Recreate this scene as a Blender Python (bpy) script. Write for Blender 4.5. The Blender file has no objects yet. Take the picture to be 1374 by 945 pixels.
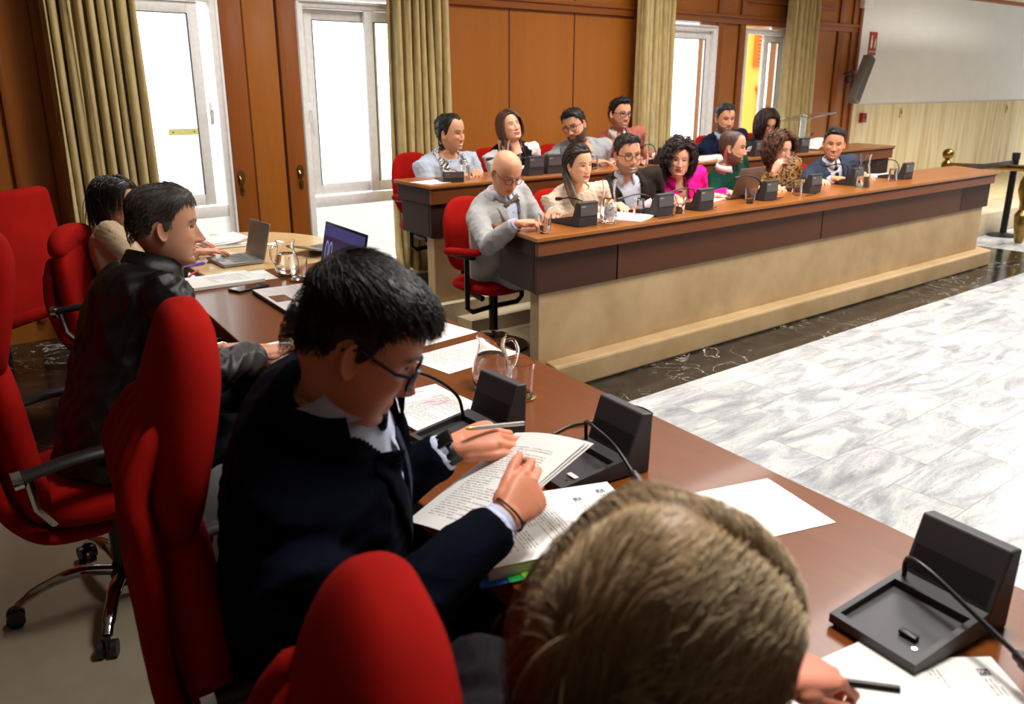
import bpy, bmesh, math, random
import numpy as np
from mathutils import Vector, Matrix, Quaternion, noise
from mathutils.bvhtree import BVHTree
random.seed(7)
SC = bpy.context.scene
COL = SC.collection
PI = math.pi
# ---------------------------------------------------------------- camera geometry (for measuring only)
CH = 1.66
F_PX, CX, CY = 1140.0, 687.0, 472.5
PITCH = math.atan((CY-113)/F_PX)
HEAD = math.radians(50.75)
FW = Vector((math.cos(HEAD), math.sin(HEAD), 0)); RT = Vector((math.sin(HEAD), -math.cos(HEAD), 0))
def ray(u, v):
    a = (u-CX)/F_PX; b = (CY-v)/F_PX
    h = math.cos(PITCH)+b*math.sin(PITCH); z = -math.sin(PITCH)+b*math.cos(PITCH)
    return FW*h + RT*a + Vector((0, 0, z))
def at(u, v, z):
    d = ray(u, v); t = (z-CH)/d.z
    return Vector((d.x*t, d.y*t, z))
def atY(u, v, Y):
    d = ray(u, v); t = Y/d.y
    return Vector((d.x*t, Y, CH+d.z*t))
def atD(u, v, D):      # depth along the optical axis
    d = ray(u, v)
    return Vector((0, 0, CH)) + d*D

# ---------------------------------------------------------------- materials
def lin(c):
    return c/12.92 if c <= .04045 else ((c+.055)/1.055)**2.4
def rgb(h):
    if isinstance(h, (tuple, list)): return tuple(h[:3])
    h = h.lstrip('#')
    return tuple(lin(int(h[i:i+2], 16)/255) for i in (0, 2, 4))
class NT:
    def __init__(s, m):
        m.use_nodes = True
        s.t = m.node_tree; s.n = s.t.nodes; s.l = s.t.links
        s.n.clear()
    def node(s, typ, **kw):
        n = s.n.new(typ)
        for k, v in kw.items():
            if k.startswith('_'): setattr(n, k[1:], v)
            else:
                key = int(k[1:]) if k[0] == 'i' and k[1:].isdigit() else k.replace('__', ' ')
                if isinstance(v, bpy.types.NodeSocket): s.l.new(v, n.inputs[key])
                else: n.inputs[key].default_value = v
        return n
    def math(s, op, a, b=None, c=None):
        kw = {'i0': a}
        if b is not None: kw['i1'] = b
        if c is not None: kw['i2'] = c
        return s.node('ShaderNodeMath', _operation=op, **kw).outputs[0]
    def mix(s, f, a, b, blend='MIX'):
        n = s.n.new('ShaderNodeMix'); n.data_type = 'RGBA'; n.blend_type = blend
        for k, v in ((0, f), (6, a), (7, b)):
            if isinstance(v, bpy.types.NodeSocket): s.l.new(v, n.inputs[k])
            else: n.inputs[k].default_value = v if k == 0 else tuple(v)[:3]+(1,)
        return n.outputs[2]
    def ramp(s, f, stops):
        n = s.n.new('ShaderNodeValToRGB'); s.l.new(f, n.inputs[0])
        e = n.color_ramp.elements
        while len(e) < len(stops): e.new(.5)
        for el, (p, c) in zip(e, stops):
            el.position = p; el.color = tuple(c)[:3]+(1,)
        return n.outputs[0]
    def out(s, b, disp=None):
        o = s.n.new('ShaderNodeOutputMaterial'); s.l.new(b, o.inputs[0])
    def coord(s, scale=(1, 1, 1), which='Object', rot=(0, 0, 0), loc=(0, 0, 0)):
        tc = s.n.new('ShaderNodeTexCoord')
        return s.node('ShaderNodeMapping', Vector=tc.outputs[which], Scale=scale, Rotation=rot, Location=loc).outputs[0]
MATS = {}
def mat(name, color=None, rough=.5, metal=0, noise=0, nscale=30, bump=0, bscale=60, coat=0, sheen=0, stretch=(1, 1, 1), spec=.5, cr=.1, world=False):
    if name in MATS: return MATS[name]
    m = bpy.data.materials.new(name); MATS[name] = m
    t = NT(m); c = rgb(color)
    p = t.n.new('ShaderNodeBsdfPrincipled')
    p.inputs['Roughness'].default_value = rough; p.inputs['Metallic'].default_value = metal
    p.inputs['Specular IOR Level'].default_value = spec
    p.inputs['Coat Weight'].default_value = coat; p.inputs['Coat Roughness'].default_value = cr
    p.inputs['Sheen Weight'].default_value = sheen
    co = t.coord(stretch)
    nz = t.node('ShaderNodeTexNoise', Vector=co, Scale=nscale, Detail=4.0)
    k = noise if noise else .06
    col = t.ramp(nz.outputs[0], [(.3, tuple(x*(1-k) for x in c)), (.7, tuple(min(1, x*(1+k)) for x in c))])
    t.l.new(col, p.inputs['Base Color'])
    if bump:
        nb = t.node('ShaderNodeTexNoise', Vector=co, Scale=bscale, Detail=3.0)
        b = t.node('ShaderNodeBump', Height=nb.outputs[0], Strength=bump, Distance=.01)
        t.l.new(b.outputs[0], p.inputs['Normal'])
    t.out(p.outputs[0]); return m
def wood(name, c1, c2, axis='x', rough=.35, scale=6, coat=.2, cr=.15, contrast=.5, spec=.22):
    if name in MATS: return MATS[name]
    m = bpy.data.materials.new(name); MATS[name] = m
    t = NT(m)
    sc = {'x': (.12, 1.6, 1.6), 'y': (1.6, .12, 1.6), 'z': (1.6, 1.6, .12)}[axis]
    co = t.coord(sc)
    n1 = t.node('ShaderNodeTexNoise', Vector=co, Scale=scale, Detail=6.0, Roughness=.6, Distortion=.6)
    co2 = t.coord(tuple(x*8 for x in sc))
    n2 = t.node('ShaderNodeTexNoise', Vector=co2, Scale=scale*2, Detail=3.0)
    f = t.math('MULTIPLY_ADD', n2.outputs[0], .35, t.math('MULTIPLY', n1.outputs[0], .65))
    col = t.ramp(f, [(.5-contrast*.35, rgb(c1)), (.5+contrast*.35, rgb(c2))])
    b = t.node('ShaderNodeBump', Height=n2.outputs[0], Strength=.04, Distance=.004)
    p = t.node('ShaderNodeBsdfPrincipled', Base__Color=col, Roughness=rough, Coat__Weight=coat, Coat__Roughness=cr, Specular__IOR__Level=spec, Normal=b.outputs[0])
    t.out(p.outputs[0]); return m
def glass_mat(name, tint=(1, 1, 1), rough=0.0, ior=1.45):
    if name in MATS: return MATS[name]
    m = bpy.data.materials.new(name); MATS[name] = m
    t = NT(m)
    p = t.node('ShaderNodeBsdfPrincipled', Base__Color=tuple(tint)+(1,), Roughness=rough, IOR=ior, Transmission__Weight=1.0)
    t.out(p.outputs[0]); return m
def pane_mat(name, tint=(.97, .99, .98), refl=.06):
    if name in MATS: return MATS[name]
    m = bpy.data.materials.new(name); MATS[name] = m
    t = NT(m)
    a = t.node('ShaderNodeBsdfTransparent', Color=tuple(tint)+(1,)); g = t.node('ShaderNodeBsdfGlossy', Roughness=.02)
    mx = t.node('ShaderNodeMixShader', i0=refl, i1=a.outputs[0], i2=g.outputs[0])
    t.out(mx.outputs[0]); return m

# ---------------------------------------------------------------- mesh helpers
def newobj(name, verts, faces, mats, parent=None, smooth=False, world=False, midx=None, attr=None, auto=None):
    """one mesh object; with world=True the vertices are world coordinates and are moved into the parent's space"""
    if parent is not None and world:
        inv = parent_matrix(parent).inverted()
        verts = [inv @ Vector(v) for v in verts]
    me = bpy.data.meshes.new(name)
    me.from_pydata([tuple(v) for v in verts], [], [tuple(f) for f in faces])
    if not isinstance(mats, (list, tuple)): mats = [mats]
    for m in mats: me.materials.append(m)
    if midx is not None: me.polygons.foreach_set('material_index', list(midx))
    if smooth: me.polygons.foreach_set('use_smooth', [True]*len(me.polygons))
    if attr is not None:
        ca = me.color_attributes.new('Col', 'FLOAT_COLOR', 'POINT')
        ca.data.foreach_set('color', np.asarray(attr, dtype=np.float32).ravel())
    if auto is not None and smooth:
        me.set_sharp_from_angle(angle=math.radians(auto))
    me.update()
    o = bpy.data.objects.new(name, me); COL.objects.link(o)
    if parent is not None: o.parent = parent
    return o
def parent_matrix(o):
    m = o.matrix_basis.copy()
    while o.parent is not None:
        o = o.parent; m = o.matrix_basis @ m
    return m
def empty(name, loc=(0, 0, 0), rz=0, label=None, cat=None, group=None):
    o = bpy.data.objects.new(name, None); COL.objects.link(o)
    o.empty_display_size = .1
    o.location = loc; o.rotation_euler = (0, 0, rz)
    tag(o, label, cat, group); return o
def tag(o, label=None, cat=None, group=None, kind=None):
    if label: o['label'] = label
    if cat: o['category'] = cat
    if group: o['group'] = group
    if kind: o['kind'] = kind
    return o
class MB:
    """collects shapes and links them as ONE mesh object"""
    def __init__(s): s.v = []; s.f = []; s.mi = []; s.cur = 0
    def add(s, vs, fs):
        o = len(s.v); s.v += [Vector(v) for v in vs]; s.f += [tuple(i+o for i in f) for f in fs]; s.mi += [s.cur]*len(fs)
        return s
    def box(s, x0, x1, y0, y1, z0, z1, M=None, bev=0):
        if bev > 0: return s.bbox(x0, x1, y0, y1, z0, z1, bev, M)
        vs = [Vector((x, y, z)) for z in (z0, z1) for y in (y0, y1) for x in (x0, x1)]
        if M is not None: vs = [M @ v for v in vs]
        return s.add(vs, [(0, 2, 3, 1), (4, 5, 7, 6), (0, 1, 5, 4), (2, 6, 7, 3), (0, 4, 6, 2), (1, 3, 7, 5)])
    def bbox(s, x0, x1, y0, y1, z0, z1, bev, M=None, seg=2):
        bm = bmesh.new()
        bmesh.ops.create_cube(bm, size=1)
        for v in bm.verts:
            v.co = Vector(((x0+x1)/2+v.co.x*(x1-x0), (y0+y1)/2+v.co.y*(y1-y0), (z0+z1)/2+v.co.z*(z1-z0)))
        bmesh.ops.bevel(bm, geom=bm.edges[:], offset=bev, segments=seg, affect='EDGES', profile=.5)
        return s.addbm(bm, M)
    def addbm(s, bm, M=None):
        bm.verts.index_update()
        vs = [(M @ v.co if M is not None else v.co.copy()) for v in bm.verts]
        fs = [tuple(v.index for v in f.verts) for f in bm.faces]
        bm.free(); return s.add(vs, fs)
    def tube(s, pts, r, n=10, caps=True, M=None, flat=1.0):
        pts = [Vector(p) for p in pts]
        if M is not None: pts = [M @ p for p in pts]
        rs = r if isinstance(r, (list, tuple)) else [r]*len(pts)
        T = []
        for i in range(len(pts)):
            a = pts[max(0, i-1)]; b = pts[min(len(pts)-1, i+1)]
            T.append((b-a).normalized())
        up = Vector((0, 0, 1)) if abs(T[0].z) < .9 else Vector((1, 0, 0))
        x = T[0].cross(up).normalized(); vs = []
        for i, p in enumerate(pts):
            x = (x - T[i]*x.dot(T[i])).normalized(); y = T[i].cross(x)
            for k in range(n):
                a = 2*PI*k/n
                vs.append(p + (x*math.cos(a)+y*math.sin(a)*flat)*rs[i])
        fs = []
        for i in range(len(pts)-1):
            for k in range(n):
                k2 = (k+1) % n
                fs.append((i*n+k, i*n+k2, (i+1)*n+k2, (i+1)*n+k))
        if caps:
            fs.append(tuple(range(n-1, -1, -1))); fs.append(tuple((len(pts)-1)*n+k for k in range(n)))
        return s.add(vs, fs)
    def lathe(s, prof, n=28, c=(0, 0, 0), M=None, capb=True, capt=True):
        vs = []; c = Vector(c)
        for (r, z) in prof:
            for k in range(n):
                a = 2*PI*k/n; vs.append(c+Vector((r*math.cos(a), r*math.sin(a), z)))
        if M is not None: vs = [M @ v for v in vs]
        fs = []
        for i in range(len(prof)-1):
            for k in range(n):
                k2 = (k+1) % n; fs.append((i*n+k, i*n+k2, (i+1)*n+k2, (i+1)*n+k))
        if capb: fs.append(tuple(range(n-1, -1, -1)))
        if capt: fs.append(tuple((len(prof)-1)*n+k for k in range(n)))
        return s.add(vs, fs)
    def prism(s, poly, z0, z1, M=None):
        n = len(poly)
        vs = [Vector((p[0], p[1], z0)) for p in poly]+[Vector((p[0], p[1], z1)) for p in poly]
        if M is not None: vs = [M @ v for v in vs]
        fs = [tuple(range(n-1, -1, -1)), tuple(range(n, 2*n))]+[(i, (i+1) % n, n+(i+1) % n, n+i) for i in range(n)]
        return s.add(vs, fs)
    def sphere(s, c, r, seg=16, rings=10, sc=(1, 1, 1), M=None):
        bm = bmesh.new(); bmesh.ops.create_uvsphere(bm, u_segments=seg, v_segments=rings, radius=1)
        c = Vector(c)
        for v in bm.verts: v.co = Vector((v.co.x*r*sc[0], v.co.y*r*sc[1], v.co.z*r*sc[2]))+c
        return s.addbm(bm, M)
    def build(s, name, m, parent=None, smooth=False, world=False, auto=35):
        return newobj(name, s.v, s.f, m, parent, smooth, world, s.mi if isinstance(m, (list, tuple)) else None, auto=auto)
def smoothstep(a, b, x):
    t = np.clip((x-a)/(b-a), 0, 1); return t*t*(3-2*t)
def spline(pts, n=8):
    """Catmull-Rom through the points"""
    P = [Vector(p) for p in pts]; P = [P[0]*2-P[1]]+P+[P[-1]*2-P[-2]]; out = []
    for i in range(1, len(P)-2):
        for k in range(n):
            t = k/n
            out.append(.5*((2*P[i])+(P[i+1]-P[i-1])*t+(2*P[i-1]-5*P[i]+4*P[i+1]-P[i+2])*t*t+(3*P[i]-P[i-1]-3*P[i+1]+P[i+2])*t*t*t))
    out.append(P[-2]); return out
def remesh(verts, faces, voxel, smooth_iter=4, adapt=0):
    """voxel union of overlapping closed shapes -> one continuous surface (numpy verts, faces list)"""
    me = bpy.data.meshes.new('tmp'); me.from_pydata([tuple(v) for v in verts], [], [tuple(f) for f in faces]); me.update()
    o = bpy.data.objects.new('tmp', me); COL.objects.link(o)
    md = o.modifiers.new('r', 'REMESH'); md.mode = 'VOXEL'; md.voxel_size = voxel; md.adaptivity = adapt
    if smooth_iter:
        sm = o.modifiers.new('s', 'SMOOTH'); sm.iterations = smooth_iter; sm.factor = .5
    dg = bpy.context.evaluated_depsgraph_get(); dg.update()
    ev = o.evaluated_get(dg); m2 = bpy.data.meshes.new_from_object(ev)
    n = len(m2.vertices); co = np.empty(n*3, dtype=np.float32); m2.vertices.foreach_get('co', co)
    fs = [tuple(p.vertices) for p in m2.polygons]
    bpy.data.objects.remove(o); bpy.data.meshes.remove(me); bpy.data.meshes.remove(m2)
    return co.reshape(-1, 3), fs
def copy_tree(o, parent=None):
    c = o.copy(); COL.objects.link(c)
    if parent is not None:
        c.parent = parent; c.matrix_parent_inverse = o.matrix_parent_inverse.copy()
    for ch in list(CHILD.get(o.name, [])) or [x for x in bpy.data.objects if x.parent == o]:
        copy_tree(ch, c)
    return c
CHILD = {}

def text_mesh(name, body, size, parent, m, fn, align='CENTER'):
    tx_ = bpy.data.curves.new('t', 'FONT'); tx_.body = body; tx_.size = size; tx_.align_x = align
    to = bpy.data.objects.new('t', tx_); COL.objects.link(to); dg = bpy.context.evaluated_depsgraph_get(); dg.update()
    me = bpy.data.meshes.new_from_object(to.evaluated_get(dg)); bpy.data.objects.remove(to)
    for v in me.vertices: v.co = fn(v.co.copy())
    me.materials.clear(); me.materials.append(m); me.name = name
    o = bpy.data.objects.new(name, me); COL.objects.link(o); o.parent = parent; return o
# ================================================================ camera, world, light
cam = bpy.data.cameras.new('camera'); camo = bpy.data.objects.new('camera', cam); COL.objects.link(camo)
camo.location = (0, 0, CH); camo.rotation_euler = (PI/2-PITCH, 0, HEAD-PI/2)
cam.sensor_width = 36; cam.lens = F_PX/1374*36; cam.clip_start = .05
cam.dof.use_dof = True; cam.dof.focus_distance = 3.0; cam.dof.aperture_fstop = 5.0
SC.camera = camo
SC.view_settings.view_transform = 'Standard'; SC.view_settings.look = 'None'
SC.view_settings.gamma = 1; SC.view_settings.exposure = -.06
W = bpy.data.worlds.new('World'); SC.world = W; W.use_nodes = True
W.node_tree.nodes['Background'].inputs[0].default_value = (.93, .97, 1, 1)
W.node_tree.nodes['Background'].inputs[1].default_value = 3.2

# ================================================================ materials of the setting
def marble_floor():
    m = bpy.data.materials.new('white_marble_tiles'); t = NT(m)
    co = t.coord()
    br = t.node('ShaderNodeTexBrick', Vector=co, Scale=1.0, Mortar__Size=.0022, Mortar__Smooth=.1, Brick__Width=.62, Row__Height=.31, Color1=(.2, .2, .2, 1), Color2=(.8, .8, .8, 1), Mortar=(0, 0, 0, 1), Bias=0.0)
    br.offset = .5
    sep = t.node('ShaderNodeSeparateColor', i0=br.outputs[0])
    off = t.node('ShaderNodeCombineXYZ', X=t.math('MULTIPLY', sep.outputs[0], 37.0), Y=t.math('MULTIPLY', sep.outputs[0], 19.0), Z=t.math('MULTIPLY', sep.outputs[0], 53.0))
    rc = t.coord(rot=(0, 0, .35), scale=(1, 3.2, 1))
    v = t.node('ShaderNodeVectorMath', _operation='ADD', i0=rc, i1=off.outputs[0])
    n1 = t.node('ShaderNodeTexNoise', Vector=v.outputs[0], Scale=1.6, Detail=9.0, Roughness=.62, Distortion=1.6)
    n2 = t.node('ShaderNodeTexNoise', Vector=v.outputs[0], Scale=3.5, Detail=8.0, Roughness=.7, Distortion=2.5)
    vein = t.math('ABSOLUTE', t.math('SUBTRACT', n2.outputs[0], .5))
    c = t.ramp(n1.outputs[0], [(.3, rgb('#85888b')), (.47, rgb('#adafb1')), (.62, rgb('#cdcac5'))])
    c = t.mix(t.math('MULTIPLY', t.math('SUBTRACT', 1.0, t.node('ShaderNodeMapRange', Value=vein, From__Max=.02).outputs[0]), .5), c, rgb('#6c6e73'))
    tone = t.math('MULTIPLY_ADD', sep.outputs[0], .22, .86)
    c = t.mix(1.0, c, t.node('ShaderNodeCombineColor', Red=tone, Green=tone, Blue=tone).outputs[0], 'MULTIPLY')
    c = t.mix(br.outputs[1], c, rgb('#8f8c88'))
    p = t.node('ShaderNodeBsdfPrincipled', Base__Color=c, Roughness=.24, Specular__IOR__Level=.35)
    t.out(p.outputs[0]); return m
def black_marble():
    m = bpy.data.materials.new('black_marble'); t = NT(m)
    co = t.coord(rot=(0, 0, .5))
    d = t.node('ShaderNodeTexNoise', Vector=co, Scale=2.2, Detail=6.0, Distortion=3.0)
    vein = t.math('ABSOLUTE', t.math('SUBTRACT', d.outputs[0], .5))
    thin = t.math('SUBTRACT', 1.0, t.node('ShaderNodeMapRange', Value=vein, From__Max=.007).outputs[0])
    g = t.node('ShaderNodeTexNoise', Vector=co, Scale=1.1, Detail=2.0)
    gate = t.node('ShaderNodeMapRange', Value=g.outputs[0], From__Min=.44, From__Max=.54).outputs[0]
    f = t.node('ShaderNodeTexNoise', Vector=co, Scale=9.0, Detail=6.0)
    base = t.ramp(f.outputs[0], [(.35, rgb('#131110')), (.7, rgb('#2d2925'))])
    vo = t.node('ShaderNodeTexVoronoi', Vector=co, Scale=26.0)
    sp = t.math('MULTIPLY', t.math('LESS_THAN', vo.outputs[0], .1), gate)
    c = t.mix(t.math('MULTIPLY', thin, gate), base, rgb('#c8c4bd'))
    c = t.mix(t.math('MULTIPLY', sp, .6), c, rgb('#a7a19a'))
    p = t.node('ShaderNodeBsdfPrincipled', Base__Color=c, Roughness=.13)
    t.out(p.outputs[0]); return m
def stone(name, c1, c2, rough=.5, sc=3):
    m = bpy.data.materials.new(name); t = NT(m)
    co = t.coord()
    n = t.node('ShaderNodeTexNoise', Vector=co, Scale=sc, Detail=8.0, Roughness=.65)
    v = t.node('ShaderNodeTexVoronoi', Vector=co, Scale=7.0)
    c = t.ramp(n.outputs[0], [(.35, rgb(c1)), (.65, rgb(c2))])
    c = t.mix(t.math('MULTIPLY', t.math('LESS_THAN', v.outputs[0], .05), .35), c, rgb('#8a7458'))
    b = t.node('ShaderNodeBump', Height=n.outputs[0], Strength=.15, Distance=.01)
    p = t.node('ShaderNodeBsdfPrincipled', Base__Color=c, Roughness=rough, Normal=b.outputs[0])
    t.out(p.outputs[0]); return m
def travertine():
    m = bpy.data.materials.new('banded_travertine'); t = NT(m)
    co = t.coord((5, 5, .32))
    n = t.node('ShaderNodeTexNoise', Vector=co, Scale=2.4, Detail=7.0, Roughness=.6, Distortion=.3)
    co2 = t.coord((1.25, 1.25, 1.0))
    w = t.node('ShaderNodeTexBrick', Vector=t.coord(rot=(PI/2, 0, 0)), Scale=1.0, Brick__Width=.62, Row__Height=5.0, Mortar__Size=.002, Color1=(.35, .35, .35, 1), Color2=(.65, .65, .65, 1))
    sp = t.node('ShaderNodeSeparateColor', i0=w.outputs[0])
    f = t.math('ADD', n.outputs[0], t.math('MULTIPLY', t.math('SUBTRACT', sp.outputs[0], .5), .35))
    c = t.ramp(f, [(.3, rgb('#b3935a')), (.42, rgb('#d3bc88')), (.55, rgb('#e0cfa2')), (.75, rgb('#e9dcba'))])
    c = t.mix(w.outputs[1], c, rgb('#b09a6b'))
    p = t.node('ShaderNodeBsdfPrincipled', Base__Color=c, Roughness=.35)
    t.out(p.outputs[0]); return m
M_white = marble_floor(); M_black = black_marble()
M_stone = stone('beige_stone', '#9f835a', '#b3966e', .55); M_stone_light = stone('pale_stone', '#b9a98a', '#cfc0a2', .5)
M_beigefloor = stone('beige_floor', '#8d806b', '#a2957f', .35, 1.5)
M_trav = travertine()
M_wallwood = wood('orange_wall_wood', '#94541a', '#b06a26', 'z', .38, 2.2, .25, .25, .9)
M_wallwood2 = wood('wall_wood_moulding', '#834417', '#9a571f', 'z', .38, 2.6, .25, .25, .8)
M_wallwood3 = wood('wall_wood_rail', '#834417', '#9a571f', 'x', .38, 2.6, .25, .25, .8)
M_groove = mat('dark_groove', '#2a1206', .7)
M_deskwood = wood('brown_desk_wood', '#5a2c0c', '#7c4113', 'y', .30, 3, .12, .07, .8)
M_benchtop = wood('bench_top_wood', '#854a1b', '#a86628', 'x', .32, 3, .25, .12, .8)
M_fascia = wood('bench_fascia_wood', '#653415', '#7a431d', 'x', .45, 3, .08, .2, .8)
M_fpanel = wood('bench_panel_wood', '#44230f', '#562f17', 'x', .5, 3, .03, .2, .8)
M_fpanel_dark = wood('bench_end_panel_wood', '#33190f', '#422416', 'x', .55, 3, .0, .2, .8)
M_darkend = wood('bench_dark_edge_wood', '#26130b', '#341b10', 'z', .6, 3, .0, .2, .8)
M_plaster = mat('white_plaster', '#eceae6', .85, noise=.02, nscale=4, bump=.04, bscale=40)
M_pvc = mat('white_window_frame', '#f3f1ee', .35)
M_gasket = mat('black_gasket', '#151515', .6)
M_ceiling = mat('ceiling_white', '#cfcac2', .9)
M_pane = pane_mat('window_glass')
M_brass = mat('aged_brass', '#8d7440', .3, 1, noise=.25, nscale=14)
M_blackp = mat('black_plastic', '#1c1b1d', .42, bump=.03, bscale=300)
M_darkgrey = mat('dark_grey_plastic', '#333033', .5, bump=.04, bscale=400)
M_blackm = mat('black_metal', '#101010', .35, .3)
M_chrome = mat('chrome', '#c9c9cc', .07, 1)
M_silver = mat('silver_shell', '#a3a3a0', .32, .8)
def struct(o): o['kind'] = 'structure'; return o
def sbox(name, b, m, bev=0):
    mb = MB(); mb.box(*b, bev=bev); return struct(mb.build(name, m, smooth=bev > 0))
WY = 6.0
# ---------------------------------------------------------------- floors
PF = .08            # presidential platform
sbox('floor', (-6, 16, -7, 2.97, -.12, 0), M_white)
sbox('floor', (-6, 9.62, 2.97, 3.86, -.12, 0), M_black)
sbox('floor', (9.62, 16, 2.97, 7, -.12, 0), M_white)
sbox('floor', (8.95, 9.62, 3.86, 6, -.12, 0), M_black)
sbox('floor', (-1, 8.95, 3.86, 6, -.12, -.002), M_stone_light)
mb = MB(); mb.box(-4, 1.42, -4, 3.86, .0005, PF); struct(mb.build('floor', M_beigefloor))
mb = MB(); mb.box(-4, 2.62, 3.86, WY, .0005, PF); struct(mb.build('floor', M_black))
mb = MB(); mb.box(2.62, 3.18, 4.42, WY, .0005, .12); mb.box(2.2, 3.0, 5.55, WY, .06, .17)
struct(mb.build('floor', M_stone_light))
# second-row dais with a low step in front of it, and the end dais under the white wall
mb = MB(); mb.box(3.18, 9.9, 4.72, WY, .0005, .20); mb.box(3.36, 9.7, 4.55, 4.72, .0005, .10)
struct(mb.build('floor', M_stone_light))
mb = MB(); mb.box(9.9, 16, 4.1, 4.62, .0005, .25, bev=.008); struct(mb.build('trim_1', M_stone_light, smooth=True))
mb = MB(); mb.box(9.9, 16, 4.62, WY, .0005, .25); struct(mb.build('trim_2', M_trav))

# ---------------------------------------------------------------- window wall
H_TOP = 2.24
def px(u, v=150, Y=WY): return atY(u, v, Y).x
# openings (x0, x1) measured on the wall plane
wins = [(1.30, 2.34), (2.905, 4.20), (6.70, 7.66), (8.14, 8.96)]
Z0 = .22
segs = []; x = -4.0
for a, b in wins: segs.append((x, a)); x = b
segs.append((x, 10.40))
mb = MB()
for a, b in segs: mb.box(a, b, WY, WY+.22, 0, 2.3)
mb.box(-4, 10.40, WY, WY+.22, 2.27, 3.6)
for a, b in wins: mb.box(a, b, WY, WY+.22, 0, Z0)
struct(mb.build('wall_windows', M_wallwood))
# raised stiles / rails / mouldings on the wood wall
def stile(x0, x1, z0, z1, d=.025): mbs.box(x0, x1, WY-d, WY+.001, z0, z1, bev=.006)
mbs = MB()
for (x0, x1) in ((2.345, 2.50), (2.76, 2.90), (4.20, 4.24), (6.40, 6.70), (7.66, 7.75), (8.05, 8.14), (8.96, 9.02), (9.98, 10.10), (10.28, 10.42), (.1, .16), (.98, 1.02), (1.2, 1.3), (-1.2, -1.1)):
    stile(x0, x1, .2, 2.27)
    if x0 not in (4.20, .1, .98): stile(x0, x1, 2.36, 3.6)
struct(mbs.build('trim_3', M_wallwood2, smooth=True))
mbs = MB()
mbs.box(-4, 10.42, WY-.03, WY+.001, 2.27, 2.36, bev=.008); mbs.box(-4, 10.42, WY-.045, WY+.001, 2.33, 2.36, bev=.006)
for (x0, x1) in ((6.72, 7.6), (8.1, 9.0), (9.1, 9.9)):
    mbs.box(x0, x1, WY-.03, WY+.001, 2.50, 2.54, bev=.006)
struct(mbs.build('trim_4', M_wallwood3, smooth=True))
mbs = MB()
for x0 in (4.87, 5.63): mbs.box(x0-.006, x0+.006, WY-.003, WY+.001, .2, 2.27)
for x0 in (4.87, 5.63): mbs.box(x0-.006, x0+.006, WY-.003, WY+.001, 2.36, 3.6)
for x0 in (.35, 2.505, 2.755, 7.755, 8.045, 9.025, 9.975): mbs.box(x0-.007, x0+.007, WY-.003, WY+.001, .2, 2.27)
struct(mbs.build('trim_5', M_groove))
# wood end return beside the white wall
mbs = MB(); mbs.box(10.40, 10.46, WY-.05, WY+.2, 0, 3.6, bev=.006); struct(mbs.build('trim_6', M_wallwood2, smooth=True))
# cupboard door between the two left windows, with brass fittings
dd = MB(); dd.box(2.515, 2.745, WY-.012, WY+.001, .2, 2.25, bev=.005); door1 = struct(dd.build('door_1', M_wallwood, smooth=True))
def fitting(x, z):
    e = MB(); prof = [(-.035, .01), (-.02, .022), (-.005, .026), (.012, .018), (.03, .03), (.045, .02), (.06, .008)]
    poly = [(w, h) for h, w in prof]+[(-w, h) for h, w in reversed(prof)]
    M = Matrix.Translation((x, WY-.026, z)) @ Matrix.Rotation(PI/2, 4, 'X')
    e.prism(poly, 0, .008, M); e.prism([(a*.6, b*.7-.09) for a, b in poly], 0, .008, M)
    e.tube([(x-.012, WY-.034, z+.02), (x-.012, WY-.05, z), (x-.012, WY-.045, z-.06), (x, WY-.036, z-.09)], .006, 8)
    e.build('door_handle', M_brass, door1, smooth=True)
p = atY(322, 240, WY); fitting(p.x, p.z)
p = atY(401, 232, WY); fitting(p.x, p.z)

# windows
def window(n, x0, x1, sash, zt=H_TOP, zsill=.86):
    f = MB(); fw = .055
    f.box(x0, x0+fw, WY-.02, WY+.10, Z0, zt, bev=.004); f.box(x1-fw, x1, WY-.02, WY+.10, Z0, zt, bev=.004)
    f.box(x0+fw, x1-fw, WY-.02, WY+.10, zt-fw, zt, bev=.004); f.box(x0+fw, x1-fw, WY-.02, WY+.10, Z0, Z0+.06, bev=.004)
    f.box(x0+fw, x1-fw, WY-.01, WY+.10, zsill-.10, zsill-.02, bev=.004)
    f.box(x0+.002, x0+.02, WY-.035, WY, Z0, zt, bev=.003); f.box(x1-.02, x1-.002, WY-.035, WY, Z0, zt, bev=.003); f.box(x0, x1, WY-.035, WY, zt-.018, zt, bev=.003)
    w = struct(f.build('window_%d' % n, M_pvc, smooth=True))
    lp = MB(); lp.box(x0+fw, x1-fw, WY+.04, WY+.046, Z0+.06, zsill-.10); lp.build('pane', M_pane, w)
    for (a, b, dy) in sash:
        s = MB(); sw = .075; y0 = WY+dy; y1 = y0+.035
        s.box(a, a+sw, y0, y1, zsill-.01, zt-fw-.005, bev=.004); s.box(b-sw, b, y0, y1, zsill-.01, zt-fw-.005, bev=.004)
        s.box(a+sw, b-sw, y0, y1, zt-fw-.08, zt-fw-.005, bev=.004); s.box(a+sw, b-sw, y0, y1, zsill-.01, zsill+.07, bev=.004)
        so = s.build('sash', M_pvc, w, smooth=True)
        g = MB(); g.box(a+sw-.004, b-sw+.004, y0+.014, y0+.018, zsill+.065, zt-fw-.075); g.build('pane', M_pane, so)
        gk = MB()
        for q0, q1 in ((a+sw-.004, a+sw+.003), (b-sw-.003, b-sw+.004)): gk.box(q0, q1, y0-.002, y0+.004, zsill+.065, zt-fw-.08)
        gk.box(a+sw, b-sw, y0-.002, y0+.004, zt-fw-.084, zt-fw-.078)
        gk.build('gasket', M_gasket, so)
    return w
w1 = window(1, 1.30, 2.34, [(1.36, 2.21, .0)])
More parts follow.
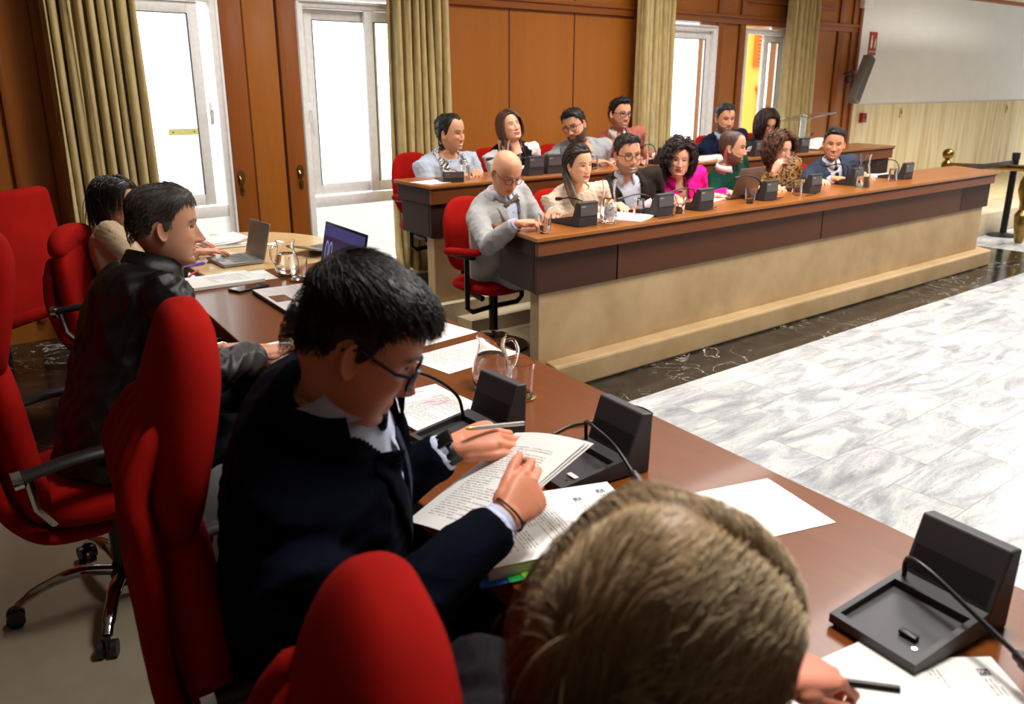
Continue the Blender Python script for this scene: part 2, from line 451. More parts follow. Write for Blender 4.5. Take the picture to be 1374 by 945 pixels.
w2 = window(2, 2.905, 4.20, [(2.975, 3.58, .03), (3.46, 4.14, -.012)])
w3 = window(3, 6.70, 7.66, [(6.76, 7.60, .02)])
w4 = window(4, 8.14, 8.96, [(8.55, 8.91, .02)])
for (wo, u, v) in ((w1, 283, 152), (w2, 415, 152)):
    p = atY(u, v, WY); h = MB()
    h.box(p.x-.012, p.x+.012, WY-.022, WY-.002, p.z-.075, p.z+.075, bev=.008); h.tube([(p.x, WY-.024, p.z+.02), (p.x, WY-.045, p.z+.02), (p.x, WY-.045, p.z-.04)], .006, 8)
    h.build('window_handle', M_pvc, wo, smooth=True)
p = atY(246, 177, WY+.01)
mb = MB(); mb.box(p.x-.10, p.x+.10, WY-.0, WY+.008, p.z-.022, p.z+.022); mb.cur = 1
mb.tube([(p.x-.07, WY-.002, p.z), (p.x-.07, WY, p.z)], .005, 8); mb.tube([(p.x+.07, WY-.002, p.z), (p.x+.07, WY, p.z)], .005, 8)
tag(mb.build('sticker', [mat('pale_yellow', '#f0e9a0', .6), M_darkgrey]), 'small pale yellow strip stuck across the glass of the leftmost window', 'sticker')

# white wall + travertine dado beyond the wood wall
mb = MB(); mb.box(10.42, 17, WY, WY+.2, 0, 3.6); struct(mb.build('wall_white', M_plaster))
mb = MB(); mb.box(10.47, 17, WY-.02, WY+.001, .25, 1.405); struct(mb.build('baseboard_white', M_trav))
# other walls and ceiling (outside the frame, close the room)
mb = MB(); mb.box(-4.2, -4, -7, WY+.2, 0, 3.6); struct(mb.build('wall_left', M_wallwood))
mb = MB(); mb.box(-4.2, 17, -7.2, -7, 0, 3.6); struct(mb.build('wall_back', M_plaster))
mb = MB(); mb.box(17, 17.2, -7.2, WY+.2, 0, 3.6); struct(mb.build('wall_right', M_plaster))
mb = MB(); mb.box(-4.2, 17.2, -7.2, WY+.2, 3.6, 3.7); struct(mb.build('ceiling', M_ceiling))
# lowered ceiling slab with a wooden edge in front of the white wall
mb = MB(); mb.box(9.0, 17, 4.0, 4.86, 2.64, 2.74); struct(mb.build('ceiling', M_ceiling))
mb = MB(); mb.box(9.0, 17, 4.86, 4.93, 2.60, 2.75, bev=.01); struct(mb.build('trim_7', M_wallwood3, smooth=True))

# ---------------------------------------------------------------- curtains
def curtain_mat():
    m = bpy.data.materials.new('olive_gold_velvet'); t = NT(m)
    n = t.node('ShaderNodeTexNoise', Vector=t.coord((1, 1, .3)), Scale=30.0, Detail=4.0)
    c = t.ramp(n.outputs[0], [(.3, rgb('#b0995f')), (.7, rgb('#ccb67c'))])
    p = t.node('ShaderNodeBsdfPrincipled', Base__Color=c, Roughness=.8, Sheen__Weight=.4)
    t.out(p.outputs[0]); return m
M_cur = curtain_mat()
def curtain(x0, x1, y, z0, z1, nf, label, seed, flare=0.0):
    rnd = random.Random(seed); NX = nf*12; NZ = 46; vs = []
    ph = [rnd.uniform(-.5, .5) for _ in range(nf+2)]; am = [rnd.uniform(.6, 1.25) for _ in range(nf+2)]
    for k in range(NZ+1):
        t = k/NZ; z = z0+(z1-z0)*t
        for i in range(NX+1):
            u = i/NX; s = u*nf; j = int(min(s, nf-1e-6)); fr = s-j
            a = am[j]*(1-fr)+am[j+1]*fr; pp = ph[j]*(1-fr)+ph[j+1]*fr
            w = 2*PI*(s+.12*math.sin(3*t+j)+pp*.25)
            d = .055*a*math.cos(w)+.02*math.cos(2*w+1.3*t)
            pinch = 1-.25*smoothstep(.75, 1.0, t)
            xx = (x0+x1)/2+((u-.5)*(x1-x0)*(1+flare*(1-t)))+.018*a*math.sin(2*w)
            yy = y-d*pinch*(1.15-.3*t)
            if t < .06: yy -= .03*(1-t/.06)*math.sin(w*.7); z_ = z+.012*math.sin(w*1.3)*(1-t/.06)
            else: z_ = z
            vs.append((xx, yy, z_))
    n = NX+1; fs = [(k*n+i, k*n+i+1, (k+1)*n+i+1, (k+1)*n+i) for k in range(NZ) for i in range(NX)]
    o = newobj('curtain', vs, fs, M_cur, smooth=True)
    md = o.modifiers.new('t', 'SOLIDIFY'); md.thickness = .004
    return tag(o, label, 'curtain', None)
curtain(1.24, 1.75, WY-.16, .14, 3.45, 8, 'olive gold floor-length curtain at the far left, beside the leftmost window', 1, .03)
curtain(3.60, 4.07, WY-.16, .21, 3.45, 7, 'olive gold floor-length curtain between the second window and the wide wood panels', 2, .06)
curtain(6.30, 6.76, WY-.16, .21, 3.45, 7, 'olive gold curtain hanging behind the man in the salmon jacket', 3)
curtain(8.70, 9.26, WY-.16, .21, 3.45, 6, 'olive gold curtain hanging farthest right, next to the dark-haired woman in olive', 4)

# outside: yellow building with louvred shutters seen through the right window
b = empty('building', (13.47, 9.6, 0), 0, 'yellow building with orange louvred shutters seen outside the right-hand window', 'building')
mb = MB(); mb.box(-.26, .16, 0, .4, -1.5, 4.4); mb.build('facade', mat('yellow_render', '#f0b545', .8), b)
mb = MB(); mb.box(-.12, .15, -.06, 0, 1.95, 2.9)
for k in range(15): mb.box(-.11, .14, -.1, -.04, 1.98+k*.06, 2.005+k*.06, bev=.004)
mb.build('shutter', mat('orange_shutter', '#cf7b22', .6), b)
mb = MB(); mb.tube([(.14, -.04, -1), (.14, -.04, 1.35), (.11, -.04, 1.5), (.02, -.04, 1.62)], .04, 8); mb.build('arch_trim', mat('orange_trim', '#d98a2e', .6), b)
gb = MB(); gb.box(-3, 24, 6.3, 26, -1.6, -1.5); struct(gb.build('floor', mat('street', '#a9a49c', .9)))

# ---------------------------------------------------------------- things on the white wall
s = 274/1374.
def zp(x, y): return (1100+x*s, y*s)
p0 = atY(*zp(330, 213), WY); p1 = atY(*zp(385, 216), WY); p2 = atY(*zp(318, 360), WY)
sw = (p1.x-p0.x)*.9; cx = (p0.x+p1.x)/2+.02; zt = p0.z; zb = p2.z-.02
e = empty('safety_sign', (cx, WY-.006, zb), 0, 'red fire extinguisher sign high on the white wall', 'sign')
mb = MB(); mb.box(-sw/2, sw/2, -.003, .004, 0, zt-zb); mb.build('plate', mat('sign_red', '#a81c1c', .4), e)
hh = zt-zb; mw = mat('sign_cream', '#dfe6c0', .5)
mb = MB()
def flat(poly, y=-.006): mb.add([(a, y, b) for a, b in poly], [tuple(range(len(poly)))])
for ox, sc, tilt in ((-.22, 1, .0), (.24, .75, .25)):
    pts = [(-.10, .0), (.10, 0), (.12, .35), (.04, .45), (.04, .52), (.12, .56), (-.06, .6), (-.05, .45), (-.12, .35)]
    flat([(sw*(ox+a*sc+tilt*b*.3), hh*(.32+b*sc*.9)) for a, b in pts])
mb.build('pictogram', mw, e)
to = text_mesh('lettering', 'EXTINTOR', sw*.22, e, mw, lambda v: Vector((v.x, -.006, v.y+hh*.1)))
# slanted grey louvred sound column on a bracket
pt = atY(1167, 76, 5.82); pb = atY(1144, 137, 5.82)
ax = (pt-pb); L = ax.length; ax.normalize()
e = empty('column_speaker', (pb.x, 5.82, pb.z), 0, 'slanted grey slatted speaker column bracketed to the wall below the sign', 'speaker')
side = Vector((0, 1, 0)).cross(ax).normalized()
M = Matrix((( side.x, 0, ax.x, 0), (side.y, 1, ax.y, 0), (side.z, 0, ax.z, 0), (0, 0, 0, 1)))
mb = MB(); mb.box(-.055, .055, -.06, .06, 0, L, M=M, bev=.01); mb.build('housing', mat('speaker_grey', '#8d8a82', .5), e, smooth=True)
mb = MB()
for k in range(5): mb.box(-.046+k*.02, -.036+k*.02, -.066, -.058, .02, L-.02, M=M)
mb.build('grille', mat('speaker_slat', '#6e6b64', .5), e)
mb = MB(); mb.tube([(-.11, .1, L*.55), (-.08, .0, L*.60), (-.02, 0, L*.55), (.02, 0, L*.5)], .012, 8); mb.sphere((-.05, .06, L*.45), .05)
mb.build('bracket', M_darkgrey, e, smooth=True)
p = atY(1163, 3, WY-.05); mb = MB(); mb.box(p.x-.11, p.x+.11, WY-.09, WY, p.z-.07, p.z+.2, bev=.02)
tag(mb.build('alarm_box', M_pvc, smooth=True), 'small white box fixed at the top of the white wall beside the wood edge', 'box')
p = atY(1156.5, 158, WY-.03); e = empty('call_point', (p.x, WY-.02, p.z), 0, 'small square red fire alarm call point on the cream stone wall', 'alarm button')
mb = MB(); mb.box(-.055, .055, -.05, 0, -.06, .06, bev=.006); mb.build('housing', mat('alarm_red', '#a01414', .4), e, smooth=True)
mb = MB(); mb.box(-.0, .035, -.053, -.049, -.02, .035); mb.build('window', M_darkgrey, e)
for i, (u, v) in enumerate(((1209, 151), (1351, 146))):
    p = atY(u, v, WY-.03); mb = MB(); mb.box(p.x-.028, p.x+.028, WY-.035, WY-.018, p.z-.07, p.z+.06, bev=.004); mb.cur = 1
    mb.box(p.x-.016, p.x+.016, WY-.038, WY-.034, p.z-.015, p.z+.03)
    tag(mb.build('wall_switch', [mat('switch_beige', '#c9b58a', .5), mat('switch_brown', '#9a5a3a', .5)], smooth=True), ['beige wall switch plate on the cream stone wall, left one', 'beige wall switch plate on the cream stone wall, right one'][i], 'switch')

# ---------------------------------------------------------------- ceiling lamps over the chamber, plus an added fill lamp
def lamp(x, y, sx, sy, power, z=3.55, col=(1, .965, .92), spread=180):
    l = bpy.data.lights.new('lamp', 'AREA'); l.shape = 'RECTANGLE'; l.size = sx; l.size_y = sy; l.energy = power; l.color = col
    l.spread = math.radians(spread)
    o = bpy.data.objects.new('ceiling_lamp', l); COL.objects.link(o); o.location = (x, y, z); return o
lamp(4.6, 2.0, 2.0, 1.2, 140, spread=150)
lamp(7.8, 2.0, 2.0, 1.2, 140, spread=150)
lamp(5.5, 4.3, 3.5, .3, 85, spread=150)
lamp(11.8, 3.0, 2, 1.2, 210, spread=150)
lamp(2.1, 4.7, .5, .5, 34, spread=120)  # added fill, brightens the left window frames and the pale table
lamp(1.7, .8, .6, .6, 50, spread=120)
# ================================================================ benches
def slab(poly, z0, z1, m, name, parent, bev=.004):
    mb = MB(); mb.prism(poly, z0, z1); o = mb.build(name, m, parent, world=True)
    if bev:
        md = o.modifiers.new('b', 'BEVEL'); md.width = bev; md.segments = 2; md.limit_method = 'ANGLE'
    return o
def bench(name, loc, label, X0, X1, Y, depth, top, sl, sr, zf, zp, zs, splits, plinth=None, group=None):
    r = empty(name, loc, 0, label, 'desk', group)
    def P(a, b, y0, y1): return [(a+sl*(y0-Y)/depth, y0), (b+sr*(y0-Y)/depth, y0), (b+sr*(y1-Y)/depth, y1), (a+sl*(y1-Y)/depth, y1)]
    slab(P(X0, X1, Y, Y+depth), top-.022, top, M_benchtop, 'worktop', r)
    slab(P(X0+.012, X1-.012, Y+.006, Y+depth-.02), top-.034, top-.022, M_darkend, 'moulding', r, .002)
    slab(P(X0+.02, X1-.02, Y+.014, Y+.05), zf, top-.034, M_fascia, 'fascia', r)
    slab(P(X0+.02, X0+.05, Y+.05, Y+depth-.02), zf-.005, top-.034, M_darkend, 'end_rail', r)
    slab(P(X1-.05, X1-.02, Y+.05, Y+depth-.02), zf-.005, top-.034, M_darkend, 'end_rail', r)
    for i in range(len(splits)-1):
        a, b, m = splits[i][0], splits[i+1][0], splits[i][1]
        slab(P(a+.002, b-.002, Y+.05, Y+.075), zp, zf, m, 'front_panel', r, .002)
    slab(P(X0+.03, X0+.06, Y+.075, Y+depth-.06), zp+.005, zf-.005, M_darkend, 'end_panel', r)
    slab(P(X1-.06, X1-.03, Y+.075, Y+depth-.06), zp+.005, zf-.005, M_darkend, 'end_panel', r)
    slab(P(X0+.06, X1-.10, Y+.065, Y+.165), zs, zp+.01, M_stone, 'stone_front', r, .006)
    if plinth: slab(P(X0+.12, X1+.05, Y-.05, Y+.14), zs, plinth, M_stone, 'stone_plinth', r, .015)
    return r
bench('council_desk', (5.8, 3.5, 0), 'long front council desk of brown wood on a beige stone base, nearest the white floor',
      2.925, 8.62, 3.375, .56, .88, .13, .35, .775, .556, .0,
      [(2.955, M_fpanel_dark), (3.578, M_fpanel), (5.75, M_fpanel), (8.03, M_fpanel_dark), (8.59, None)], plinth=.15)
bench('council_desk', (6.2, 4.9, .2), 'long rear council desk on the raised step, below the wood wall',
      3.16, 9.26, 4.72, .52, 1.02, .04, .12, .892, .66, .2,
      [(3.19, M_darkend), (5.2, M_darkend), (7.3, M_darkend), (9.23, None)], group=None)

# ================================================================ presidential table
TZ = .84; TS = .122
TA = math.atan(TS)                       # the table runs TA off the Y axis
def tx(y, side): return (.789-TS*.87+TS*y) if side < 0 else (1.473-TS*.424+TS*y)
r = empty('presidential_table', (1.1, 1.5, PF), 0, 'long brown presidential table running from the right foreground towards the windows', 'table')
Y0, Y1 = -.9, 3.72
top = [(tx(Y0, -1), Y0), (tx(Y0, 1), Y0), (tx(Y1, 1), Y1), (tx(Y1, -1), Y1)]
slab(top, TZ-.03, TZ, M_deskwood, 'tabletop', r, .005)
def inset(d0, d1, y0=Y0, y1=Y1): return [(tx(y0, -1)+d0, y0), (tx(y0, 1)-d1, y0), (tx(y1, 1)-d1, y1), (tx(y1, -1)+d0, y1)]
slab(inset(.03, .03, Y0+.03, Y1-.03), TZ-.09, TZ-.03, M_fascia, 'apron', r, 0)
slab([(tx(Y0, 1)-.10, Y0+.05), (tx(Y0, 1)-.06, Y0+.05), (tx(Y1, 1)-.06, Y1-.03), (tx(Y1, 1)-.10, Y1-.03)], .0, TZ-.09, M_fpanel, 'modesty_panel', r, 0)
for y in (-.7, 1.0, 2.3, 3.6):
    slab([(tx(y, -1)+.12, y), (tx(y, 1)-.1, y), (tx(y, 1)-.1, y+.04), (tx(y, -1)+.12, y+.04)], PF, TZ-.09, M_fpanel, 'support_panel', r, 0)
# rounded secretary's table of pale wood at the far end
M_pale = wood('pale_secretary_wood', '#c9a676', '#dcbd8c', 'x', .25, 2.5, .5, .1, .6)
r = empty('secretary_table', (1.4, 4.3, PF), 0, 'pale wooden table with a rounded end under the left windows', 'table')
pts = [(1.30, 3.735), (1.72, 3.735)]
for k in range(13):
    a = -PI/2+PI*k/12; pts.append((1.72+.47*math.cos(a), 4.30+.565*math.sin(a)))
pts += [(1.36, 4.865)]
slab(pts, TZ-.035, TZ-.002, M_pale, 'tabletop', r, .008)
mb = MB(); mb.lathe([(.22, PF), (.22, PF+.02), (.05, PF+.05), (.045, TZ-.04)], 24, (1.75, 4.3, 0)); mb.build('pedestal', M_blackm, r, smooth=True, world=True)
slab([(1.35, 3.80), (1.6, 3.80), (1.6, 3.83), (1.35, 3.83)], PF, TZ-.035, M_fascia, 'support_panel', r, 0)

# ================================================================ chairs
def red_fabric():
    m = bpy.data.materials.new('red_upholstery'); t = NT(m)
    co = t.coord()
    n = t.node('ShaderNodeTexNoise', Vector=co, Scale=260.0, Detail=2.0)
    n2 = t.node('ShaderNodeTexNoise', Vector=co, Scale=4.0, Detail=3.0)
    c = t.ramp(n2.outputs[0], [(.3, rgb('#8e0f0b')), (.7, rgb('#a8160f'))])
    b = t.node('ShaderNodeBump', Height=n.outputs[0], Strength=.25, Distance=.002)
    p = t.node('ShaderNodeBsdfPrincipled', Base__Color=c, Roughness=.9, Normal=b.outputs[0], Specular__IOR__Level=.08)
    t.out(p.outputs[0]); return m
M_red = red_fabric()
def superpad(c, hx, hy, hz, ex=2.6, ez=2.4, bend=None, n=28, mz=22, taper=0.0, pinch=0.0):
    """puffy pad; bend(x,z)->y offset; returns verts, faces"""
    vs = []; fs = []
    for i in range(mz+1):
        ph = -PI/2+PI*i/mz
        for k in range(n):
            th = 2*PI*k/n
            cc = lambda a, e: math.copysign(abs(math.cos(a))**(2/e), math.cos(a))
            ss = lambda a, e: math.copysign(abs(math.sin(a))**(2/e), math.sin(a))
            z = hz*ss(ph, ez); w = abs(math.cos(ph))**(2/ez)
            x = hx*w*cc(th, 3.2)*(1-taper*(z/hz)*.5); y = hy*(abs(math.cos(ph))**(2/3.5))*ss(th, ex)
            if bend: y += bend(x, z)
            vs.append((c[0]+x, c[1]+y, c[2]+z))
    for i in range(mz):
        for k in range(n):
            k2 = (k+1) % n; fs.append((i*n+k, i*n+k2, (i+1)*n+k2, (i+1)*n+k))
    return vs, fs
def office_chair(loc, rz, label, group, zrot=0, h=1.22):
    """high-backed red swivel chair, user looks along local +Y"""
    r = empty('office_chair', loc, rz, label, 'chair', group)
    b = MB(); b.add(*superpad((0, .0, .43), .255, .25, .07, 3.5, 2.6)); b.build('seat', M_red, r, smooth=True, auto=180)
    # back: two puffed lobes
    S = lambda z: -.235-.04*math.sin((z-.4)*3.2)+.06*smoothstep(.85, 1.2, z)
    b = MB()
    b.add(*superpad((0, 0, .64), .235, .055, .27, 2.4, 3.0, lambda x, z: S(.64+z)+.4*x*x, taper=.12)); b.build('backrest', M_red, r, smooth=True, auto=180)
    hz = (h-.80)/2
    b = MB(); b.add(*superpad((0, 0, .80+hz), .21, .056, hz, 2.3, 2.4, lambda x, z: S(.8+hz+z)+.45*x*x-.01, taper=.40)); b.build('headrest', M_red, r, smooth=True, auto=180)
    # gathered upholstery folds running down the rear and under the seat
    b = MB()
    for k, x in enumerate((-.17, -.10, -.03, .04, .11, .175)):
        t_ = min(1.04, h-.14); pp = [(x*.72, S(t_+.02)-.045, t_), (x*.9, S(t_-.1)-.07, t_-.1), (x, S(t_-.2)-.055, t_-.2) if t_ > 1 else (x, S(.74)-.055, .73), (x*1.05, S(.65)-.07, min(.65, t_-.18)), (x, S(.5)-.07, .5), (x, -.275, .41), (x, -.2, .355), (x, -.05, .345)]
        b.tube(spline(pp, 5), [.012]+[.024]*(7*5-1)+[.016], 10)
    b.build('gathered_cover', M_red, r, smooth=True, auto=180)
    for s in (-1, 1):
        b = MB(); pp = spline([(s*.285, -.27, .60), (s*.29, -.1, .625), (s*.285, .12, .62), (s*.27, .2, .60)], 6)
        b.tube(pp, .026, 12, flat=.6); a = b.build('armrest', M_blackp, r, smooth=True)
        b = MB(); b.tube([(s*.285, -.285, .597), (s*.285, -.262, .60)], .03, 14); b.tube([(s*.285, -.25, .59), (s*.27, -.24, .5), (s*.22, -.2, .42)], .012, 8)
        b.build('arm_end', M_chrome, a, smooth=True)
        b = MB(); b.tube(spline([(s*.28, .1, .60), (s*.29, .08, .48), (s*.24, .04, .40), (s*.1, 0, .36)], 5), .016, 8); b.build('arm_bracket', M_blackp, a, smooth=True)
    b = MB(); b.tube([(0, 0, .36), (0, 0, .30), (0, 0, .30), (0, 0, .10)], [.045, .045, .04, .04], 16); b.box(-.09, .09, -.12, .1, .33, .365, bev=.01)
    b.build('gas_column', M_blackp, r, smooth=True)
    b = MB(); b.lathe([(.035, .055), (.05, .06), (.055, .10), (.04, .13)], 20); b.build('hub', M_blackp, r, smooth=True)
    for k in range(5):
        a = 2*PI*k/5+zrot; d = Vector((math.cos(a), math.sin(a), 0))
        b = MB(); b.tube(spline([d*.03+Vector((0, 0, .10)), d*.14+Vector((0, 0, .125)), d*.25+Vector((0, 0, .10)), d*.315+Vector((0, 0, .062))], 5), [.022]*8+[.019]*5+[.015]*3, 12, flat=.75)
        lg = b.build('leg', M_chrome, r, smooth=True)
        b = MB(); t = Vector((-d.y, d.x, 0)); p = d*.325
        for s in (-1, 1): b.tube([p+t*(s*.010)+Vector((0, 0, .026)), p+t*(s*.026)+Vector((0, 0, .026))], .026, 16)
        b.tube([p+Vector((0, 0, .026)), p+Vector((0, 0, .06))], .011, 8); b.build('castor', M_blackp, lg, smooth=True)
    return r
RZ = -PI/2-TA*0
G = 'high-backed red office chairs'
office_chair((.56, 2.64, PF), -PI/2-.05, 'high-backed red office chair holding the man in the black leather jacket', 'red office chairs at the presidential table', -.15-(-PI/2-.05)+PI, 1.20)
office_chair((.67, 1.45, PF), -PI/2-.18, 'high-backed red office chair at centre left, behind the man in the navy suit', 'red office chairs at the presidential table', .4, 1.22)
office_chair((.565, .545, PF), -PI/2-.30, 'red office chair at the bottom edge, behind the blonde person', 'red office chairs at the presidential table', .2, 1.13)
office_chair((1.14, 4.27, PF), -PI/2-.60, 'red office chair holding the woman in the beige jacket at the pale table', 'red office chairs at the presidential table', .2, .95)
# wide flat-backed armchair against the dark wall
r = empty('wide_chair', (.66, 5.31, PF), math.radians(38), 'wide red chair with a tall flat back standing at the far left by the curtain', 'chair')
b = MB(); b.bbox(-.33, .33, -.05, .05, .38, 1.05, .045, Matrix.Translation((0, -.28, 0)) @ Matrix.Rotation(-.12, 4, 'X'), 3); b.build('backrest', M_red, r, smooth=True)
b = MB(); b.bbox(-.32, .32, -.28, .28, .34, .46, .045, None, 3); b.build('seat', M_red, r, smooth=True)
for sx in (-1, 1):
    for sy in (-1, 1):
        b = MB(); b.tube([(sx*.28, sy*.24, .35), (sx*.28, sy*.24, 0)], .018, 10); b.build('leg', M_blackm, r, smooth=True)

def council_chair(loc, rz, label, group):
    r = empty('council_chair', loc, rz, label, 'chair', group)
    b = MB(); b.add(*superpad((0, 0, .43), .235, .23, .055, 3.5, 2.6)); b.build('seat', M_red, r, smooth=True, auto=180)
    b = MB(); b.add(*superpad((0, -.25, .72), .225, .045, .24, 2.6, 2.7, lambda x, z: .9*x*x-.12*z)); b.build('backrest', M_red, r, smooth=True, auto=180)
    for s in (-1, 1):
        b = MB(); b.bbox(-.035, .035, -.17, .13, -.022, .022, .02, Matrix.Translation((s*.245, 0, .66)) @ Matrix.Rotation(.08, 4, 'X'), 3); a = b.build('armrest', M_red, r, smooth=True)
        b = MB(); b.tube([(s*.245, .02, .64), (s*.245, .02, .30), (s*.2, .02, .27), (0, .0, .27)], .017, 8); b.bbox(-.02, .02, -.13, .09, -.025, .0, .008, Matrix.Translation((s*.245, 0, .645))); b.build('arm_bracket', M_blackm, a, smooth=True)
    b = MB(); b.tube([(0, 0, .38), (0, 0, .02)], .03, 14); b.tube([(0, -.1, .3), (0, -.27, .33), (0, -.30, .55)], .02, 8); b.build('pedestal', M_blackm, r, smooth=True)
    b = MB(); b.lathe([(.23, 0), (.23, .012), (.06, .035), (.03, .04)], 28); b.build('base_plate', M_blackm, r, smooth=True)
    return r
proto = None
CH1 = [(3.33, 4.27, .10, 'red council chair under the bald man, left end of the front row'),
       (4.02, 4.24, 0, 'red council chair under the woman in the cream sweater'), (4.60, 4.26, 0, 'red council chair under the man in the brown jacket in the front row'),
       (5.20, 4.26, 0, 'red council chair under the woman in the magenta shirt'), (5.78, 4.26, 0, 'red council chair under the man in the green sweater'),
       (6.42, 4.26, 0, 'red council chair under the woman in the leopard print blouse'), (7.12, 4.26, 0, 'red council chair under the man in the blue suit and tie'),
       (7.92, 4.30, 0, 'empty red council chair at the right end of the front row')]
CH2 = [(3.66, 5.42, .1, 'red council chair under the man with the checked scarf, rear row'), (4.42, 5.45, 0, 'red council chair under the woman in the black waistcoat'),
       (5.12, 5.45, 0, 'red council chair under the man in the light grey jacket'), (5.78, 5.45, 0, 'red council chair under the man in the salmon jacket'),
       (7.20, 5.42, 0, 'red council chair under the grey-bearded man in the navy suit'), (7.95, 5.42, 0, 'red council chair under the woman in olive with long dark hair')]
def copy_thing(src, loc, rz, label):
    c = src.copy(); COL.objects.link(c); c.location = loc; c.rotation_euler = (0, 0, rz); c['label'] = label
    def rec(a, b):
        for ch in [x for x in a.children]:
            d = ch.copy(); COL.objects.link(d); d.parent = b; rec(ch, d)
    rec(src, c); return c
for i, (x, y, dz, lab) in enumerate(CH1+CH2):
    z = 0 if i < len(CH1) else .2
    if proto is None: proto = council_chair((x, y, z), PI+dz, lab, 'red council chairs in the two rows')
    else: copy_thing(proto, (x, y, z), PI+dz, lab)

# ================================================================ microphone units
def mic_unit(name, loc, rz, label, neck, group, item=None):
    """user sits on local -Y; x to the right"""
    r = empty(name, loc, rz, label, 'microphone', group)
    b = MB(); w = .075
    poly = [(.0, 0), (.062, 0), (.066, .138), (.036, .142), (.004, .046), (.0, .03)]
    M = Matrix(((0, 0, 1, 0), (1, 0, 0, 0), (0, 1, 0, 0), (0, 0, 0, 1)))
    b.prism(poly, -w, w, M)
    hb = b.build('housing', M_darkgrey, r)
    md = hb.modifiers.new('b', 'BEVEL'); md.width = .004; md.segments = 2; md.limit_method = 'ANGLE'
    # tray with a sunken floor
    b = MB()
    for (x0, x1, y0, y1) in ((-w, -w+.01, -.175, 0), (w-.01, w, -.175, 0), (-w+.01, w-.01, -.175, -.163), (-w+.01, w-.01, -.03, 0)):
        z0 = .006; za = .022+(y0+.175)/.175*.024; zb = .022+(y1+.175)/.175*.024
        vs = [(x0, y0, z0), (x1, y0, z0), (x1, y1, z0), (x0, y1, z0), (x0, y0, za), (x1, y0, za), (x1, y1, zb), (x0, y1, zb)]
        b.add(vs, [(3, 2, 1, 0), (4, 5, 6, 7), (0, 1, 5, 4), (1, 2, 6, 5), (2, 3, 7, 6), (3, 0, 4, 7)])
    b.box(-w+.005, w-.005, -.17, -.005, .0, .006)
    b.add([(-w+.01, -.163, .012), (w-.01, -.163, .012), (w-.01, -.03, .028), (-w+.01, -.03, .028)], [(0, 1, 2, 3)])
    b.build('tray', M_darkgrey, r)
    b = MB(); b.box(-w+.008, w-.008, .0665, .0685, .062, .125, M=None); b.cur = 1
    b.box(.028, .058, .0684, .0692, .112, .118); b.build('display_panel', [mat('panel_grey', '#55504f', .35), mat('panel_mark', '#a39f98', .5)], r)
    b = MB()
    b.add([(-w+.008, .0052+.0, .05), (w-.008, .0052, .05), (w-.008, .0338, .135), (-w+.008, .0338, .135)], [(0, 1, 2, 3)])
    b.build('speaker_grille', mat('grille_black', '#0c0b0b', .6), r)
    if item == 'card':
        b = MB(); b.box(.02, .05, -.125, -.112, .018, .022, bev=.003); b.build('card_slot', mat('card_white', '#dcdcdc', .4), r, smooth=True)
    if item == 'key':
        b = MB(); b.box(.01, .04, -.125, -.112, .018, .026, bev=.003); b.build('key_slot', M_blackp, r, smooth=True)
    b = MB(); b.tube([(w-.02, -.15, .026), (w-.02, -.15, .0285)], .004, 10); b.build('button', M_chrome, r, smooth=True)
    pts = spline(neck, 7); b = MB(); b.tube(pts, .0042, 8); g = b.build('gooseneck', M_blackm, r, smooth=True)
    d = (Vector(neck[-1])-Vector(neck[-2])).normalized(); e = Vector(neck[-1])
    b = MB(); b.tube([e-d*.005, e, e+d*.012, e+d*.014, e+d*.04, e+d*.044], [.006, .009, .009, .0115, .0115, .008], 12); b.build('microphone_capsule', M_blackp, g, smooth=True)
    b = MB(); b.tube([e+d*.0115, e+d*.0142], .0118, 12); b.build('red_ring', mat('ring_red', '#5a0c0c', .4), g, smooth=True)
    return r
NECK_A = [(-.062, -.01, .04), (-.062, -.012, .075), (-.05, -.02, .095), (.0, -.035, .10), (.08, -.045, .09), (.150, -.05, .055)]
NECK_U = [(-.062, -.01, .04), (-.062, -.01, .10), (-.06, -.06, .165), (-.055, -.13, .195), (-.05, -.18, .19)]
NECK_D = [(-.06, -.01, .04), (-.06, -.012, .08), (-.055, -.04, .125), (-.04, -.13, .14), (-.03, -.20, .13)]
NECK_S = [(.062, -.01, .04), (.064, .0, .10), (.055, -.04, .15), (.03, -.12, .155), (.01, -.2, .13)]
RT_ = -PI/2-TA
mic_unit('microphone_unit', (1.27, 1.22, TZ), RT_, 'black microphone console with a white card in its tray, right of the navy-suited man\'s hands', NECK_A, 'microphone consoles on the presidential table', 'card')
mic_unit('microphone_unit', (1.17, 1.53, TZ), RT_+.1, 'black microphone console half hidden behind the navy-suited man\'s raised hand', [(-.055, -.03, .04), (-.055, -.05, .10), (-.06, -.12, .16), (-.085, -.19, .185), (-.10, -.235, .178)], 'microphone consoles on the presidential table')
mic_unit('microphone_unit', (1.285, .48, TZ), RT_-.02, 'black microphone console at the right edge of the picture, in front of the blonde person', [(-.062, -.01, .04), (-.062, -.012, .07), (-.045, -.022, .085), (.0, -.035, .085), (.07, -.05, .07), (.16, -.075, .055)], 'microphone consoles on the presidential table', 'key')
i = 0
